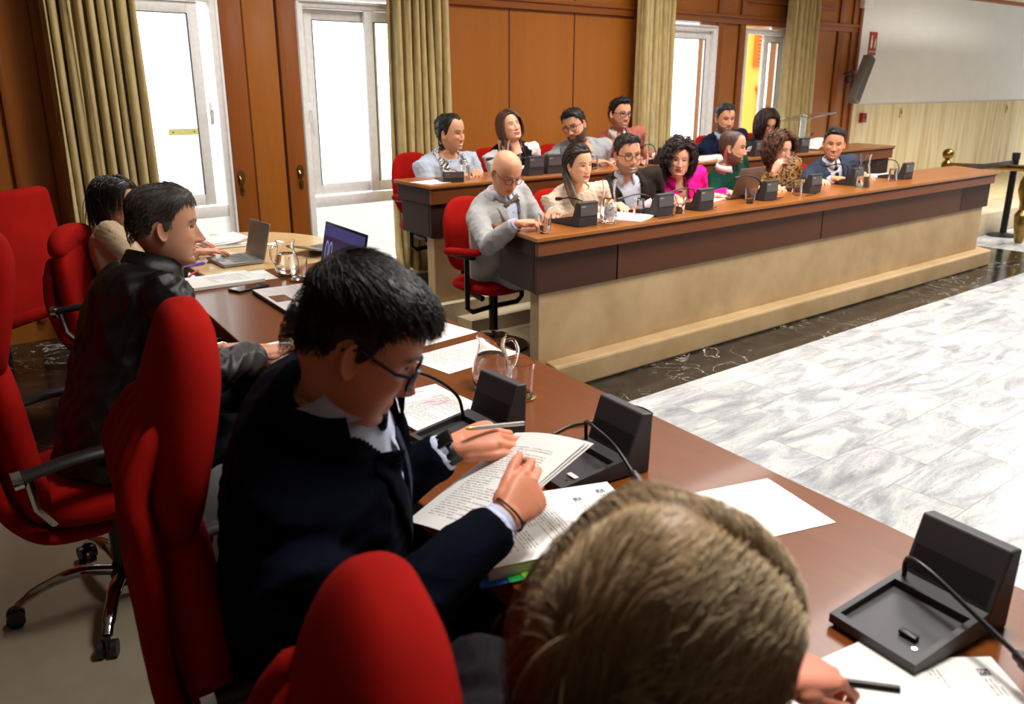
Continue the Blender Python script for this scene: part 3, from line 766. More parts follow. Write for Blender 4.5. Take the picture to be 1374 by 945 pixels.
for (u, v, lab, nk, dr) in [(779, 302, 'grey microphone console in front of the bald man in grey', NECK_D, 0), (882, 289, 'grey microphone console in front of the man in the brown jacket, beside an upturned glass', [(.06, -.01, .04), (.062, .01, .10), (.09, -.0, .125), (.16, -.03, .14), (.25, -.06, .12)], 0),
    (937, 281, 'grey microphone console in front of the woman in magenta', [(.06, -.01, .04), (.06, .01, .11), (.09, 0, .14), (.17, -.03, .14), (.24, -.05, .12)], 0), (1024, 268, 'dark microphone console right of the brown laptop', [(.06, -.01, .04), (.06, .01, .11), (.1, 0, .155), (.2, -.02, .18), (.26, -.03, .17)], 0),
    (1084, 258, 'dark microphone console in front of the woman drinking from a glass', [(.06, -.01, .04), (.06, .01, .10), (.1, 0, .115), (.19, -.02, .10), (.26, -.03, .08)], 0), (1141, 248, 'dark microphone console under the hand of the man in the blue suit', [(.06, -.01, .04), (.06, .0, .10), (.08, 0, .15), (.13, -.05, .17), (.2, -.08, .16)], 0),
    (1209, 240, 'dark microphone console farthest right on the front desk', NECK_S, 0)]:
    p = at(u, v, .88); mic_unit('microphone_unit', (p.x, p.y+.0, .88), PI+dr, lab, nk, 'microphone consoles on the council desks')
for (u, v, Y, lab, nk) in [(712, 232, 4.86, 'grey microphone console between the scarfed man and the woman in the waistcoat', [(.06, -.01, .04), (.06, .01, .10), (.1, 0, .14), (.2, -.04, .15), (.3, -.08, .13)]), (737, 232, 4.88, 'dark microphone console in front of the woman in the black waistcoat', [(.06, -.01, .04), (.06, .01, .08), (.1, 0, .12), (.18, -.04, .12), (.26, -.08, .10)]),
    (762, 230, 4.90, 'dark microphone console in front of the man in the light grey jacket', [(-.06, -.01, .04), (-.06, .01, .13), (-.1, 0, .16), (-.2, -.04, .17), (-.28, -.08, .14)]),
    (886, 215, 4.86, 'dark microphone console right of the man in the salmon jacket', NECK_S), (1012, 208, 4.86, 'dark microphone console in front of the grey-bearded man', NECK_D), (1072, 202, 4.86, 'dark microphone console in front of the woman in olive', [(-.06, -.01, .04), (-.06, 0, .09), (-.12, -.03, .10), (-.22, -.06, .12), (-.32, -.08, .15)])]:
    p = atY(u, v, Y); mic_unit('microphone_unit', (p.x, Y, 1.02), PI, lab, nk, 'microphone consoles on the council desks')

# cables trailing from the consoles
def cable(pts, label, r=.0035):
    b = MB(); b.tube(spline(pts, 8), r, 8); return tag(b.build('cable', M_blackm, smooth=True), label, 'cable')
def P3(u, v, z): return tuple(at(u, v, z))
cable([P3(742, 583, TZ+.004), P3(765, 572, TZ+.004), P3(790, 567, TZ+.006), P3(805, 562, TZ+.004)], 'black cable between the two near microphone consoles')
cable([P3(832, 548, TZ+.01), P3(845, 545, TZ+.02), P3(862, 548, TZ+.02), P3(876, 556, TZ+.006)], 'black cable looping off the table edge behind the near console')
for (u, v, lab) in ((800, 303, 'thin cable behind the console of the bald man'), (905, 292, 'thin cable behind the console of the man in the brown jacket'), (957, 282, 'thin cable curling beside the magenta woman\'s console'), (1048, 268, 'thin cable curling beside the laptop console'), (1096, 262, 'thin cable curling beside the drinking woman\'s console'), (1158, 247, 'thin cable curling beside the blue-suited man\'s console'), (1222, 240, 'thin cable at the last console on the right')):
    p = at(u, v, .884)
    p.y = max(p.y, 3.40)
    cable([(p.x-.10, p.y+.03, .884), (p.x-.04, p.y+.005, .89), (p.x+.04, p.y+.01, .9), (p.x+.07, p.y+.05, .888), (p.x+.02, p.y+.09, .885)], lab, .003)

# ================================================================ glassware
M_glass = glass_mat('clear_glass', (1, 1, 1)); M_water = glass_mat('water', (.97, .99, 1), 0, 1.33)
def tumbler(loc, label, group, water=0, upside=False, h=.105, r=.038, name='water_glass', cat='glass'):
    e = empty(name, loc, 0, label, cat, group)
    b = MB(); t = .0028
    prof = [(r*.80, 0), (r*.82, .003), (r, h), (r-t, h), (r*.80-t, .012), (0.001, .012)]
    if upside: prof = [(a, h-z) for a, z in prof]
    b.lathe(prof, 28, capb=True, capt=False); b.build('glass', M_glass, e, smooth=True, auto=50)
    if water:
        b = MB(); b.lathe([(.001, .0125), (r*.80-t-.0005, .0125), (r*.80-t+(r*.2)*water-.0005, .012+(h-.012)*water), (.001, .012+(h-.012)*water)], 28, capb=False, capt=False); b.build('water', M_water, e, smooth=True, auto=50)
    return e
def jug(loc, label, rz=0, fill=.55, s=1.0, group=None):
    e = empty('water_jug', loc, rz, label, 'jug', group)
    pr = [(.040, 0), (.052, .012), (.056, .035), (.052, .065), (.042, .095), (.036, .118), (.038, .135), (.044, .150)]
    pr = [(a*s, z*s) for a, z in pr]
    t = .003; inner = [(a-t, z+(.004 if i == 0 else 0)) for i, (a, z) in enumerate(pr)]
    b = MB(); b.lathe(pr+list(reversed(inner))+[(.001, inner[0][1])], 32, capb=True, capt=False); b.build('glass', M_glass, e, smooth=True, auto=60)
    b = MB(); b.tube(spline([(-.036*s, 0, .130*s), (-.06*s, 0, .132*s), (-.072*s, 0, .105*s), (-.066*s, 0, .07*s), (-.052*s, 0, .05*s)], 6), .005*s, 10); b.build('handle', M_glass, e, smooth=True)
    hh = fill*.15*s; w = [(.001, inner[0][1]+.001)]+[(a-.0008, z+.001) for a, z in inner if z < hh]
    a1 = np.interp(hh, [z for a, z in inner], [a for a, z in inner]); w += [(a1-.0008, hh), (.001, hh)]
    b = MB(); b.lathe(w, 32, capb=False, capt=False); b.build('water', M_water, e, smooth=True, auto=60)
    return e
def coaster(p, r, label):
    b = MB(); b.lathe([(r, 0), (r, .004), (r-.006, .005)], 28, (p[0], p[1], p[2])); b.cur = 1
    for k in range(14):
        a = k*2.4; q = r*.8*math.sqrt((k+.5)/14); b.lathe([(.005, .005), (.005, .0058)], 8, (p[0]+q*math.cos(a), p[1]+q*math.sin(a), p[2]))
    return tag(b.build('coaster', [M_brass, M_blackm], smooth=True), label, 'coaster')
p = at(660, 521, TZ); coaster((p.x, p.y, TZ), .05, 'metal coaster under the near water jug')
jug((p.x, p.y, TZ+.0055), 'clear glass water jug on the near part of the presidential table', 2.6, .62, 1.02)
p = at(698, 533, TZ); coaster((p.x, p.y, TZ), .045, 'openwork metal coaster under the near drinking glass')
tumbler((p.x, p.y, TZ+.0062), 'empty drinking glass beside the near water jug', 'drinking glasses', 0, False, .095, .04)
p = at(386, 369, TZ); coaster((p.x, p.y, TZ), .05, 'metal coaster under the far water jug')
jug((p.x, p.y, TZ+.0055), 'clear glass water jug on the far part of the presidential table', 0, .62, 1.0)
p = at(402, 376, TZ); coaster((p.x, p.y, TZ), .045, 'metal coaster under the far drinking glass')
tumbler((p.x, p.y, TZ+.0062), 'drinking glass beside the far water jug', 'drinking glasses', 0, False, .095, .04)
for (u, v, up, wt, lab) in [(731, 313, 0, .35, 'water glass on the left end of the front desk, near the bald man'), (857, 289, 1, 0, 'upturned glass in front of the man in the brown jacket'), (912, 286, 0, .5, 'glass of water in front of the woman in magenta'), (1006, 273, 0, .25, 'glass with a little water left of the brown laptop console'), (1069, 262, 1, 0, 'upturned glass beside the drinking woman\'s console'), (1197, 243, 1, 0, 'upturned glass at the right end of the front desk')]:
    p = at(u, v, .88); p.y = max(p.y, 3.43); tumbler((p.x, p.y, .88), lab, 'drinking glasses', wt, bool(up))
for (u, v, Y, up, lab) in [(624, 240, 4.86, 1, 'upturned glass in front of the scarfed man'), (724, 227, 4.92, 1, 'upturned glass in front of the woman in the waistcoat'), (797, 225, 4.9, 1, 'upturned glass in front of the man in the light grey jacket')]:
    p = atY(u, v, Y); tumbler((p.x, Y, 1.02), lab, 'drinking glasses', 0, bool(up))
def carafe(loc, label, fill, rz=0):
    e = empty('carafe', loc, rz, label, 'carafe', 'tall glass carafes')
    pr = [(.044, 0), (.047, .006), (.046, .06), (.038, .115), (.032, .15), (.035, .185), (.041, .215)]; pr = [(a*1.12, z*1.18) for a, z in pr]; fill *= 1.18
    t = .003; inner = [(a-t, z+(.006 if i == 0 else 0)) for i, (a, z) in enumerate(pr)]
    b = MB(); b.lathe(pr+list(reversed(inner))+[(.001, inner[0][1])], 32, capb=True, capt=False); b.build('glass', M_glass, e, smooth=True, auto=60)
    hh = fill; w = [(.001, inner[0][1]+.001)]+[(a-.0008, z+.001) for a, z in inner if z < hh]
    a1 = np.interp(hh, [z for a, z in inner], [a for a, z in inner]); w += [(a1-.0008, hh), (.001, hh)]
    b = MB(); b.lathe(w, 32, capb=False, capt=False); b.build('water', M_water, e, smooth=True, auto=60)
    return e
p = at(816, 299, .88); c = carafe((p.x, max(p.y, 3.44), .88), 'tall glass carafe with a printed white label on the front desk', .12)
b = MB()
for k in range(16):
    a0 = -2.9+k*.17; b.add([(.0535*math.cos(a), .0535*math.sin(a), z*1.18) for (a, z) in ((a0, .02), (a0+.17, .02), (a0+.17, .105), (a0, .105))], [(0, 1, 2, 3)])
def label_mat():
    m = bpy.data.materials.new('printed_label'); t = NT(m)
    v = t.node('ShaderNodeTexNoise', Vector=t.coord(), Scale=90.0, Detail=3.0); v2 = t.node('ShaderNodeTexVoronoi', Vector=t.coord(), Scale=38.0)
    c = t.mix(t.math('GREATER_THAN', v.outputs[0], .6), rgb('#ece9e4'), rgb('#50505a'))
    c = t.mix(t.math('LESS_THAN', v2.outputs[0], .17), c, rgb('#2c3f8a'))
    p = t.node('ShaderNodeBsdfPrincipled', Base__Color=c, Roughness=.4); t.out(p.outputs[0]); return m
for q in b.v:
    s_ = np.interp(q.z, [0, .071, .136], [.0535, .0528, .0442])/.0535; q.x *= s_; q.y *= s_
b.build('label', label_mat(), c, smooth=True)
p = at(1157, 251, .88); carafe((p.x, max(p.y, 3.44), .88), 'tall glass carafe on the front desk right of the man in the blue suit', .07)
p = atY(676, 228, 4.92); carafe((p.x, 4.92, 1.02), 'tall glass carafe on the rear desk before the woman in the waistcoat', .04)
p = atY(862, 220, 4.86); carafe((p.x, 4.86, 1.02), 'tall glass carafe on the rear desk before the man in the salmon jacket', .04)
# ================================================================ papers
def paper_mat(kind):
    key = 'paper_'+kind
    if key in MATS: return MATS[key]
    m = bpy.data.materials.new(key); MATS[key] = m; t = NT(m)
    base = rgb('#e9e6e1'); ink = rgb('#5b5b60')
    if kind == 'blank':
        p = t.node('ShaderNodeBsdfPrincipled', Base__Color=base+(1,), Roughness=.7, Specular__IOR__Level=.2); t.out(p.outputs[0]); return m
    sp = t.node('ShaderNodeSeparateXYZ', i0=t.coord()); X = sp.outputs[0]; Y = sp.outputs[1]
    ln = t.math('GREATER_THAN', t.math('FRACT', t.math('MULTIPLY', Y, 150.0)), .62)
    row = t.math('FLOOR', t.math('MULTIPLY', Y, 150.0))
    wn = t.node('ShaderNodeTexNoise', Vector=t.node('ShaderNodeCombineXYZ', X=t.math('MULTIPLY', X, 260.0), Y=t.math('MULTIPLY', row, 7.3)).outputs[0], Scale=1.0, Detail=1.0)
    word = t.math('GREATER_THAN', wn.outputs[0], .44)
    rn = t.node('ShaderNodeTexWhiteNoise', _noise_dimensions='1D', W=row)
    rlen = t.math('LESS_THAN', X, t.math('MULTIPLY_ADD', t.math('GREATER_THAN', rn.outputs[0], .3), .07, .0))
    marg = t.math('MULTIPLY', t.math('GREATER_THAN', X, -.078), rlen)
    y0, y1 = {'text': (-.12, .10), 'letter': (-.10, .055), 'table': (-.11, .12), 'notes': (-.05, .11), 'pink': (-.08, .08)}[kind]
    my = t.math('MULTIPLY', t.math('GREATER_THAN', Y, y0), t.math('LESS_THAN', Y, y1))
    f = t.math('MULTIPLY', t.math('MULTIPLY', ln, word), t.math('MULTIPLY', marg, my))
    c = t.mix(t.math('MULTIPLY', f, .75), base, ink)
    if kind in ('letter',):
        d = t.math('MULTIPLY', t.math('LESS_THAN', t.math('ABSOLUTE', t.math('ADD', X, .07)), .008), t.math('LESS_THAN', t.math('ABSOLUTE', t.math('SUBTRACT', Y, .118)), .009))
        n3 = t.node('ShaderNodeTexNoise', Vector=t.coord(), Scale=400.0)
        c = t.mix(t.math('MULTIPLY', d, t.math('GREATER_THAN', n3.outputs[0], .45)), c, rgb('#2d3038'))
        d2 = t.math('MULTIPLY', t.math('MULTIPLY', t.math('GREATER_THAN', X, -.058), t.math('LESS_THAN', X, -.02)), t.math('MULTIPLY', ln, t.math('LESS_THAN', t.math('ABSOLUTE', t.math('SUBTRACT', Y, .118)), .011)))
        c = t.mix(t.math('MULTIPLY', t.math('MULTIPLY', d2, word), .8), c, ink)
    if kind == 'pink':
        n3 = t.node('ShaderNodeTexNoise', Vector=t.coord((30, 8, 1)), Scale=1.6)
        c = t.mix(t.math('MULTIPLY', t.math('MULTIPLY', t.math('GREATER_THAN', n3.outputs[0], .60), t.math('MULTIPLY', my, t.math('LESS_THAN', X, -.0))), .6), c, rgb('#d86fc0'))
    p = t.node('ShaderNodeBsdfPrincipled', Base__Color=c, Roughness=.7, Specular__IOR__Level=.2); t.out(p.outputs[0]); return m
def paper(loc, rz, label, kind='text', w=.21, l=.297, th=.0006, curl=0.0, wave=0.0, group=None, name='paper', cat='paper', build_tag=True, parent=None):
    NX, NY = 8, 10; vs = []
    for zl in (0, 1):
        for j in range(NY+1):
            for i in range(NX+1):
                x = (i/NX-.5)*w; y = (j/NY-.5)*l
                z = th*zl+curl*(max(0, (i/NX-.55))/.45)**2+wave*(math.sin(x*30+y*11)*.5+.5)
                vs.append((x, y, z))
    n = NX+1; N = n*(NY+1); fs = []
    for j in range(NY):
        for i in range(NX):
            a = j*n+i; fs.append((N+a, N+a+1, N+a+n+1, N+a+n)); fs.append((a, a+n, a+n+1, a+1))
    for i in range(NX): fs.append((i, i+1, N+i+1, N+i)); a = NY*n+i; fs.append((a+1, a, N+a, N+a+1))
    for j in range(NY): a = j*n; fs.append((a+n, a, N+a, N+a+n)); a = j*n+NX; fs.append((a, a+n, N+a+n, N+a))
    o = newobj(name, vs, fs, paper_mat(kind), parent, smooth=True, auto=30)
    o.location = loc; o.rotation_euler = (0, 0, rz)
    if build_tag: tag(o, label, cat, group)
    return o
E0 = .0006
paper((1.3225, .895, TZ+E0), math.radians(162.5)-PI/2, 'blank white sheet lying alone on the table above the blonde head', 'blank')
paper((1.50, 2.08, TZ+E0), math.radians(5.3)-PI/2, 'printed white sheet lying directly behind the near water jug', 'table')
paper((1.54, 2.355, TZ+E0), math.radians(6)-PI/2, 'printed white sheet nearest the table edge, beyond the sheet behind the near jug', 'letter')
paper((1.155, 1.745, TZ+E0), math.radians(-1)-PI/2, 'open booklet with pink highlighter marks in front of the navy-suited man\'s face', 'pink', .31, .225, .006, 0, .003, cat='booklet', name='booklet')
a = at(347, 451, TZ); b_ = at(409.6, 438.6, TZ); d = (b_-a); ang = math.atan2(d.y, d.x)
c0 = at(355.7, 488.4, TZ); u_ = Vector((math.cos(ang), math.sin(ang), 0)); v_ = Vector((-u_.y, u_.x, 0))
paper((c0+u_*.16+v_*.09+Vector((0, 0, E0))), ang-PI/2, 'printed sheet under the hand of the man in the black leather jacket', 'text')
a = at(259, 393, TZ); b_ = at(360, 378, TZ); ang = math.atan2((b_-a).y, (b_-a).x); c = (a+b_)/2; v_ = Vector((-math.sin(ang), math.cos(ang), 0))
paper(c+v_*.12+Vector((0, 0, E0)), ang-PI/2, 'thick printed document beside the silver laptop', 'notes', .22, .31, .013, 0, .002, name='document', cat='document')
paper(c+v_*.15+Vector((math.cos(ang)*.09, math.sin(ang)*.09, -c.z+TZ+E0)), ang-PI/2-.1, 'loose white sheet sticking out from under the thick printed document', 'blank')
# pile on the pale table
e = empty('paper_pile', tuple(at(285, 330, TZ)), .1, 'pile of white papers on the pale table in front of the left window', 'paper pile')
for k, (dx, dy, r0, kd) in enumerate(((0, 0, 0, 'blank'), (.02, .01, .06, 'text'), (-.01, .02, -.05, 'notes'), (.03, .03, .12, 'blank'))):
    o = paper((dx, dy, .007*k), r0-.2, None, kd, .30, .22, .006, .012 if k > 1 else 0, build_tag=False, parent=e)
p = at(368, 327, TZ); paper((p.x, p.y, TZ+E0), .2, 'small white card on the pale table behind the silver laptop', 'blank', .10, .06, name='card', cat='card')
# pens
def pen(u, v, ang, z, label, col, L=.135):
    e = empty('pen', tuple(at(u, v, z)), ang, label, 'pen')
    b = MB(); b.tube([(-L/2, 0, .005), (-L/2+.012, 0, .005), (L/2, 0, .005)], [.002, .0045, .0045], 10); b.build('barrel', mat('pen_'+col, col, .3), e, smooth=True)
    b = MB(); b.tube([(L/2-.05, 0, .005), (L/2+.002, 0, .005)], .0052, 10); b.box(L/2-.045, L/2, -.001, .001, .009, .0115); b.build('cap', mat('pencap_'+col, col, .2), e, smooth=True)
    return e
pen(258, 358, .3, TZ, 'purple pen lying on the pale table beside the silver laptop', '#6a36b8')
pen(259, 369, .9, TZ, 'red pen lying below the purple pen', '#c41f28')
pen(253, 376, -.1, TZ, 'blue pen lying at the edge of the thick document', '#2d3fa0')
p = at(272, 338, TZ+.03); b = MB(); b.bbox(-.055, .055, -.025, .025, 0, .014, .005); o = b.build('calculator', M_darkgrey, smooth=True); o.location = p; o.rotation_euler = (0, 0, .5)
tag(o, 'small dark grey gadget lying on the pile of papers', 'gadget')
# phone
p = at(334, 388, TZ); e = empty('mobile_phone', (p.x, p.y, TZ), .25, 'dark mobile phone lying between the thick document and the black laptop', 'phone')
b = MB(); b.bbox(-.078, .078, -.038, .038, .0, .011, .004); b.build('case', mat('phone_case', '#14201f', .35), e, smooth=True)
b = MB(); b.box(-.072, .072, -.034, .034, .0108, .0114); b.build('screen', mat('phone_glass', '#201a17', .05, coat=1), e)
# ---------------------------------------------------------------- laptops
def laptop(name, loc, rz, w, d, lid_h, lid_a, label, base_m, lid_m, screen, kb='#c9c6c4'):
    """hinge on local +Y, user on -Y"""
    e = empty(name, loc, rz, label, 'laptop')
    b = MB(); b.bbox(-w/2, w/2, -d, 0, .0, .016, .006); b.build('base', base_m, e, smooth=True)
    b = MB()
    for r_ in range(5):
        for c_ in range(14):
            x0 = -w/2+.02+c_*(w-.04)/14; y0 = -.035-r_*.021
            b.bbox(x0+.001, x0+(w-.04)/14-.001, y0-.018, y0, .0155, .0178, .0008, None, 1)
    b.build('keyboard', mat('keys_'+kb, kb, .5), e)
    b = MB(); b.box(-.055, .055, -d+.018, -d+.085, .0160, .0168); b.build('touchpad', mat('touchpad_'+name+kb, '#6d4a36' if kb == '#d9d2d0' else '#8c8c8c', .25), e)  # brown touchpad variant carries a reflection in its colour
    M = Matrix.Translation((0, 0, .012)) @ Matrix.Rotation(-lid_a, 4, 'X')
    b = MB(); b.bbox(-w/2, w/2, -.004, .004, 0, lid_h, .003, M); l = b.build('lid', lid_m, e, smooth=True)
    b = MB(); b.box(-w/2+.008, w/2-.008, -.0052, -.0042, .012, lid_h-.010, M=M); b.build('screen', screen, l)
    b = MB(); b.tube([(-w*.4, 0, .01), (w*.4, 0, .01)], .007, 10); b.build('hinge', M_blackp, e, smooth=True)
    return e, l, M
def screen_mat(name, c1, c2, e=1.0):
    m = bpy.data.materials.new(name); t = NT(m)
    sp = t.node('ShaderNodeSeparateXYZ', i0=t.coord()); f = t.math('GREATER_THAN', sp.outputs[2], .215)
    c = t.mix(f, rgb(c1), rgb(c2))
    p = t.node('ShaderNodeBsdfPrincipled', Base__Color=(.01, .01, .012, 1), Roughness=.2, Emission__Color=c, Emission__Strength=e); t.out(p.outputs[0]); return m
M_off = mat('screen_off', '#15161a', .1)
e, l, M = laptop('laptop', (1.59, 3.07, TZ), -PI/2-TA+.02, .42, .29, .262, .20, 'open black laptop showing 00 on a dark blue screen, behind the navy-suited man\'s head', M_blackp, M_blackp, screen_mat('blue_screen', '#1b1d3e', '#34396a', 1.0), '#d9d2d0')
# its light palm-rest surface
b = MB(); b.box(-.205, .205, -.286, -.006, .0155, .01625); b.build('palm_rest', mat('palm_rest', '#e3d8d6', .4), e)
def emis(name, col, s):
    m = bpy.data.materials.new(name); t = NT(m); p = t.node('ShaderNodeEmission', Color=rgb(col)+(1,), Strength=s); t.out(p.outputs[0]); return m
text_mesh('digits', '00', .085, l, emis('digit_glow', '#8f96c4', .8), lambda v: M @ Vector((v.x*.95-.175, -.0058, v.y*1.5+.10)), 'LEFT')
laptop('laptop', (1.63, 3.99, TZ), -PI/2-.03, .24, .20, .175, .24, 'open silver laptop seen edge-on between the pale table and the printed document', M_silver, M_silver, mat('screen_glare', '#8b8981', .25), '#6f6f6e')  # grey of the screen has window glare painted into it
p = at(418, 347, TZ)
laptop('laptop', (1.98, 3.96, TZ), 1.9, .22, .15, .15, 1.38, 'slim grey laptop with a low tilted lid at the rounded end of the pale table', M_silver, M_silver, M_off, '#5f5f5f')
p = at(1003, 268, .88)
laptop('laptop', (p.x+.06, 3.72, .88), PI+.1, .34, .22, .215, .30, 'open brown-lidded laptop in front of the man in the green sweater', mat('bronze_shell', '#7d5f50', .4, .4), mat('bronze_shell', '#7d5f50'), M_off, '#333333')
# ---------------------------------------------------------------- folder with tabs
A0 = at(648, 789, TZ); ang = math.radians(-19.5); u_ = Vector((math.cos(ang), math.sin(ang), 0)); v_ = Vector((-u_.y, u_.x, 0))
c = A0+u_*.165+v_*.115
e = empty('document_folder', (c.x, c.y, TZ), ang-PI/2, 'blue folder full of printed pages with green index tabs under the navy-suited man\'s hands', 'folder')
b = MB(); b.bbox(-.12, .12, -.17, .185, 0, .004, .0015); b.build('cover', mat('folder_blue', '#2a66c8', .35), e, smooth=True)
b = MB(); b.box(-.11, .105, -.15, .148, .004, .026); b.build('page_block', mat('page_block', '#cfc9bf', .8), e)
for k in range(9):
    b = MB(); y = -.12+k*.026; b.bbox(.10, .125+.004*(k % 3), y, y+.03, .006+.002*(k % 4), .0068+.002*(k % 4), .0003, None, 1)
    b.build('index_tab', mat(['tab_green', 'tab_lime', 'tab_green', 'tab_blue', 'tab_red'][k % 5 if k < 8 else 4], ['#1fa04e', '#8cc83a', '#1fa04e', '#2f6ad0', '#c82a3c'][k % 5 if k < 8 else 4], .4), e, smooth=True)
b = MB(); pts = [(-.11, .10), (-.11, .19), (-.07, .20), (.06, .20), (.12, .165), (.12, .10)]; b.prism(pts, .020, .0215); b.build('divider', mat('folder_blue', '#2a66c8'), e)
paper((c.x-v_.x*.0+u_.x*.035+v_.x*.03, c.y+u_.y*.035+v_.y*.03, TZ+.0268), ang-PI/2-.03, 'printed letter with a crest header on the blue folder, the lower of two', 'letter', .21, .297, .0008)
paper((c.x-u_.x*.02, c.y-u_.y*.02, TZ+.0285), ang-PI/2+.04, 'printed letter with a crest header on top of the blue folder', 'letter', .21, .297, .0012, .0, .0015)
# page held up by the navy-suited man
a = Vector((.80, 1.217, .90)); b_ = Vector((1.075, 1.232, 1.0)); c_ = Vector((.965, 1.037, 1.012)); d_ = a+(c_-b_)
def bent_sheet(name, a, b, c, d, bow, m, label, cat, n=12, th=.0006, layers=1):
    """corners a->b long side (bottom to top of page), b->c page top"""
    org = (a+b+c+d)/4; L = (b-a).length; Wd = (c-b).length
    yax = (b-a).normalized(); xax = (c-b).normalized(); zax = xax.cross(yax).normalized(); xax = yax.cross(zax)
    vs = []; fs = []
    for q in range(layers):
        for side in (0, 1):
            for j in range(n+1):
                for i in range(n+1):
                    s = i/n; t = j/n
                    vs.append(((s-.5)*Wd+q*.003, (t-.5)*L+q*.004, bow*math.sin(PI*s)*(.4+.6*t)+th*side-q*.0012*(1+3*t)))
        o = q*2*(n+1)**2; N = (n+1)**2; w = n+1
        for j in range(n):
            for i in range(n):
                k = o+j*w+i; fs.append((k+N, k+N+1, k+N+w+1, k+N+w)); fs.append((k, k+w, k+w+1, k+1))
        for i in range(n):
            fs.append((o+i, o+i+1, o+N+i+1, o+N+i)); k = o+n*w+i; fs.append((k+1, k, k+N, k+N+1))
            k = o+i*w; fs.append((k+w, k, k+N, k+N+w)); k = o+i*w+n; fs.append((k, k+w, k+N+w, k+N))
    ob = newobj(name, vs, fs, m, None, smooth=True, auto=40)
    M = Matrix(((xax.x, yax.x, zax.x, org.x), (xax.y, yax.y, zax.y, org.y), (xax.z, yax.z, zax.z, org.z), (0, 0, 0, 1)))
    ob.matrix_world = M
    ob.location = org; ob.rotation_euler = M.to_euler()
    return tag(ob, label, cat)
bent_sheet('paper', a, b_, c_, d_, .008, paper_mat('text'), 'printed page held up in both hands of the navy-suited man', 'paper', layers=3)
# papers under the blonde person's hands (bottom right)
p = at(1205, 945, TZ); paper((p.x+.02, p.y-.03, TZ+E0), math.radians(-38)-PI/2, 'printed letter with a crest header at the bottom right, under the blonde person\'s fingers', 'letter', .21, .297, .003, .03)
p = at(1165, 950, TZ); paper((p.x-.02, p.y-.0, TZ+E0+.0035), math.radians(-10)-PI/2, 'blank sheet beside the blonde person\'s fist at the bottom right', 'blank', .21, .297, .001, .0)
# papers on the council desks
for (u, v, rz, w, l, k, lab) in [(838, 292, .35, .24, .30, 'blank', 'white papers on the front desk between the carafe and the upturned glass'), (952, 268, .2, .26, .16, 'blank', 'white sheet on the front desk before the man in the green sweater'),
        (797, 289, .1, .21, .12, 'blank', 'white sheet under the arm of the woman in the cream sweater'), (1182, 236, -.7, .21, .28, 'notes', 'grey printed magazine on the front desk right of the second carafe')]:
    p = at(u, v, .88); paper((p.x, max(p.y, 3.60 if l > .2 else 3.5), .88+E0), rz, lab, k, w, l, .003, .01)
for (u, v, rz, w, l, k, th, lab) in [(585, 243, .15, .30, .2, 'blank', .003, 'white sheets at the left end of the rear desk'), (937, 214, .1, .26, .2, 'notes', .012, 'stack of white papers on the rear desk before the grey-bearded man'), (962, 212, .0, .24, .2, 'blank', .02, 'thicker paper stack on the rear desk under the bearded man\'s arm')]:
    p = atY(u, v, 4.9); paper((p.x, 4.9, 1.02+E0), rz, lab, k, w, l, th, .004)
p = atY(1098, 192, 4.95)
bent_sheet('magazine', Vector((p.x-.16, 4.86, 1.025)), Vector((p.x+.12, 4.92, 1.10)), Vector((p.x+.14, 5.12, 1.10)), Vector((p.x-.18, 5.06, 1.03)), -.02, paper_mat('blank'), 'open white magazine propped on the rear desk behind the blue-suited man', 'magazine', layers=3)
p = atY(776, 214, 4.96); e = empty('tablet', (p.x, 4.97, 1.02), 0, 'black propped tablet with a red sticker on the rear desk', 'tablet')
M = Matrix.Rotation(.25, 4, 'X'); M = Matrix.Rotation(-.25, 4, 'X')
b = MB(); b.bbox(-.15, .15, -.005, .005, 0, .18, .004, M); b.build('lid', M_darkgrey, e, smooth=True)
b = MB(); b.tube([M @ Vector((.03, -.0052, .06)), M @ Vector((.03, -.0068, .06))], .028, 20); b.cur = 1; b.box(-.0, .06, -.0066, -.0054, .07, .10, M=M); b.cur = 2; b.box(.005, .05, -.0066, -.0054, .115, .14, M=M)
b.build('sticker', [mat('sticker_red', '#c83030', .5), mat('sticker_grey', '#b9b5b0', .5), mat('sticker_tan', '#a89a88', .5)], e)
p = atY(601, 238, 4.9); mk = mic_unit('microphone_unit', (p.x, 4.86, 1.02), PI-.35, 'black microphone console with raised tray at the left end of the rear desk', NECK_D, 'microphone consoles on the council desks'); mk.scale = (1, 1, .5)
# ---------------------------------------------------------------- acrylic lectern
e = empty('lectern', (8.35, 5.3, .2), PI, 'clear acrylic lectern top standing behind the blue-suited man', 'lectern')
M_ac = pane_mat('acrylic', (.88, .9, .88), .35)
z_ = 1.12
b = MB(); M = Matrix.Translation((0, 0, z_)) @ Matrix.Rotation(.22, 4, 'X'); b.bbox(-.3, .3, -.2, .2, 0, .012, .003, M, 1); b.build('reading_surface', M_ac, e)
b = MB(); b.box(-.05, .05, -.01, .0, .02, z_); b.build('panel', M_ac, e)
b = MB(); b.bbox(-.25, .25, -.2, .2, 0, .02, .004); b.build('base_plate', M_blackm, e, smooth=True)
b = MB(); b.tube([(-.3, -.2, z_-.05), (-.3, -.2, z_+.02), (-.27, -.12, z_)], .01, 8); b.build('edge_clip', M_chrome, e, smooth=True)
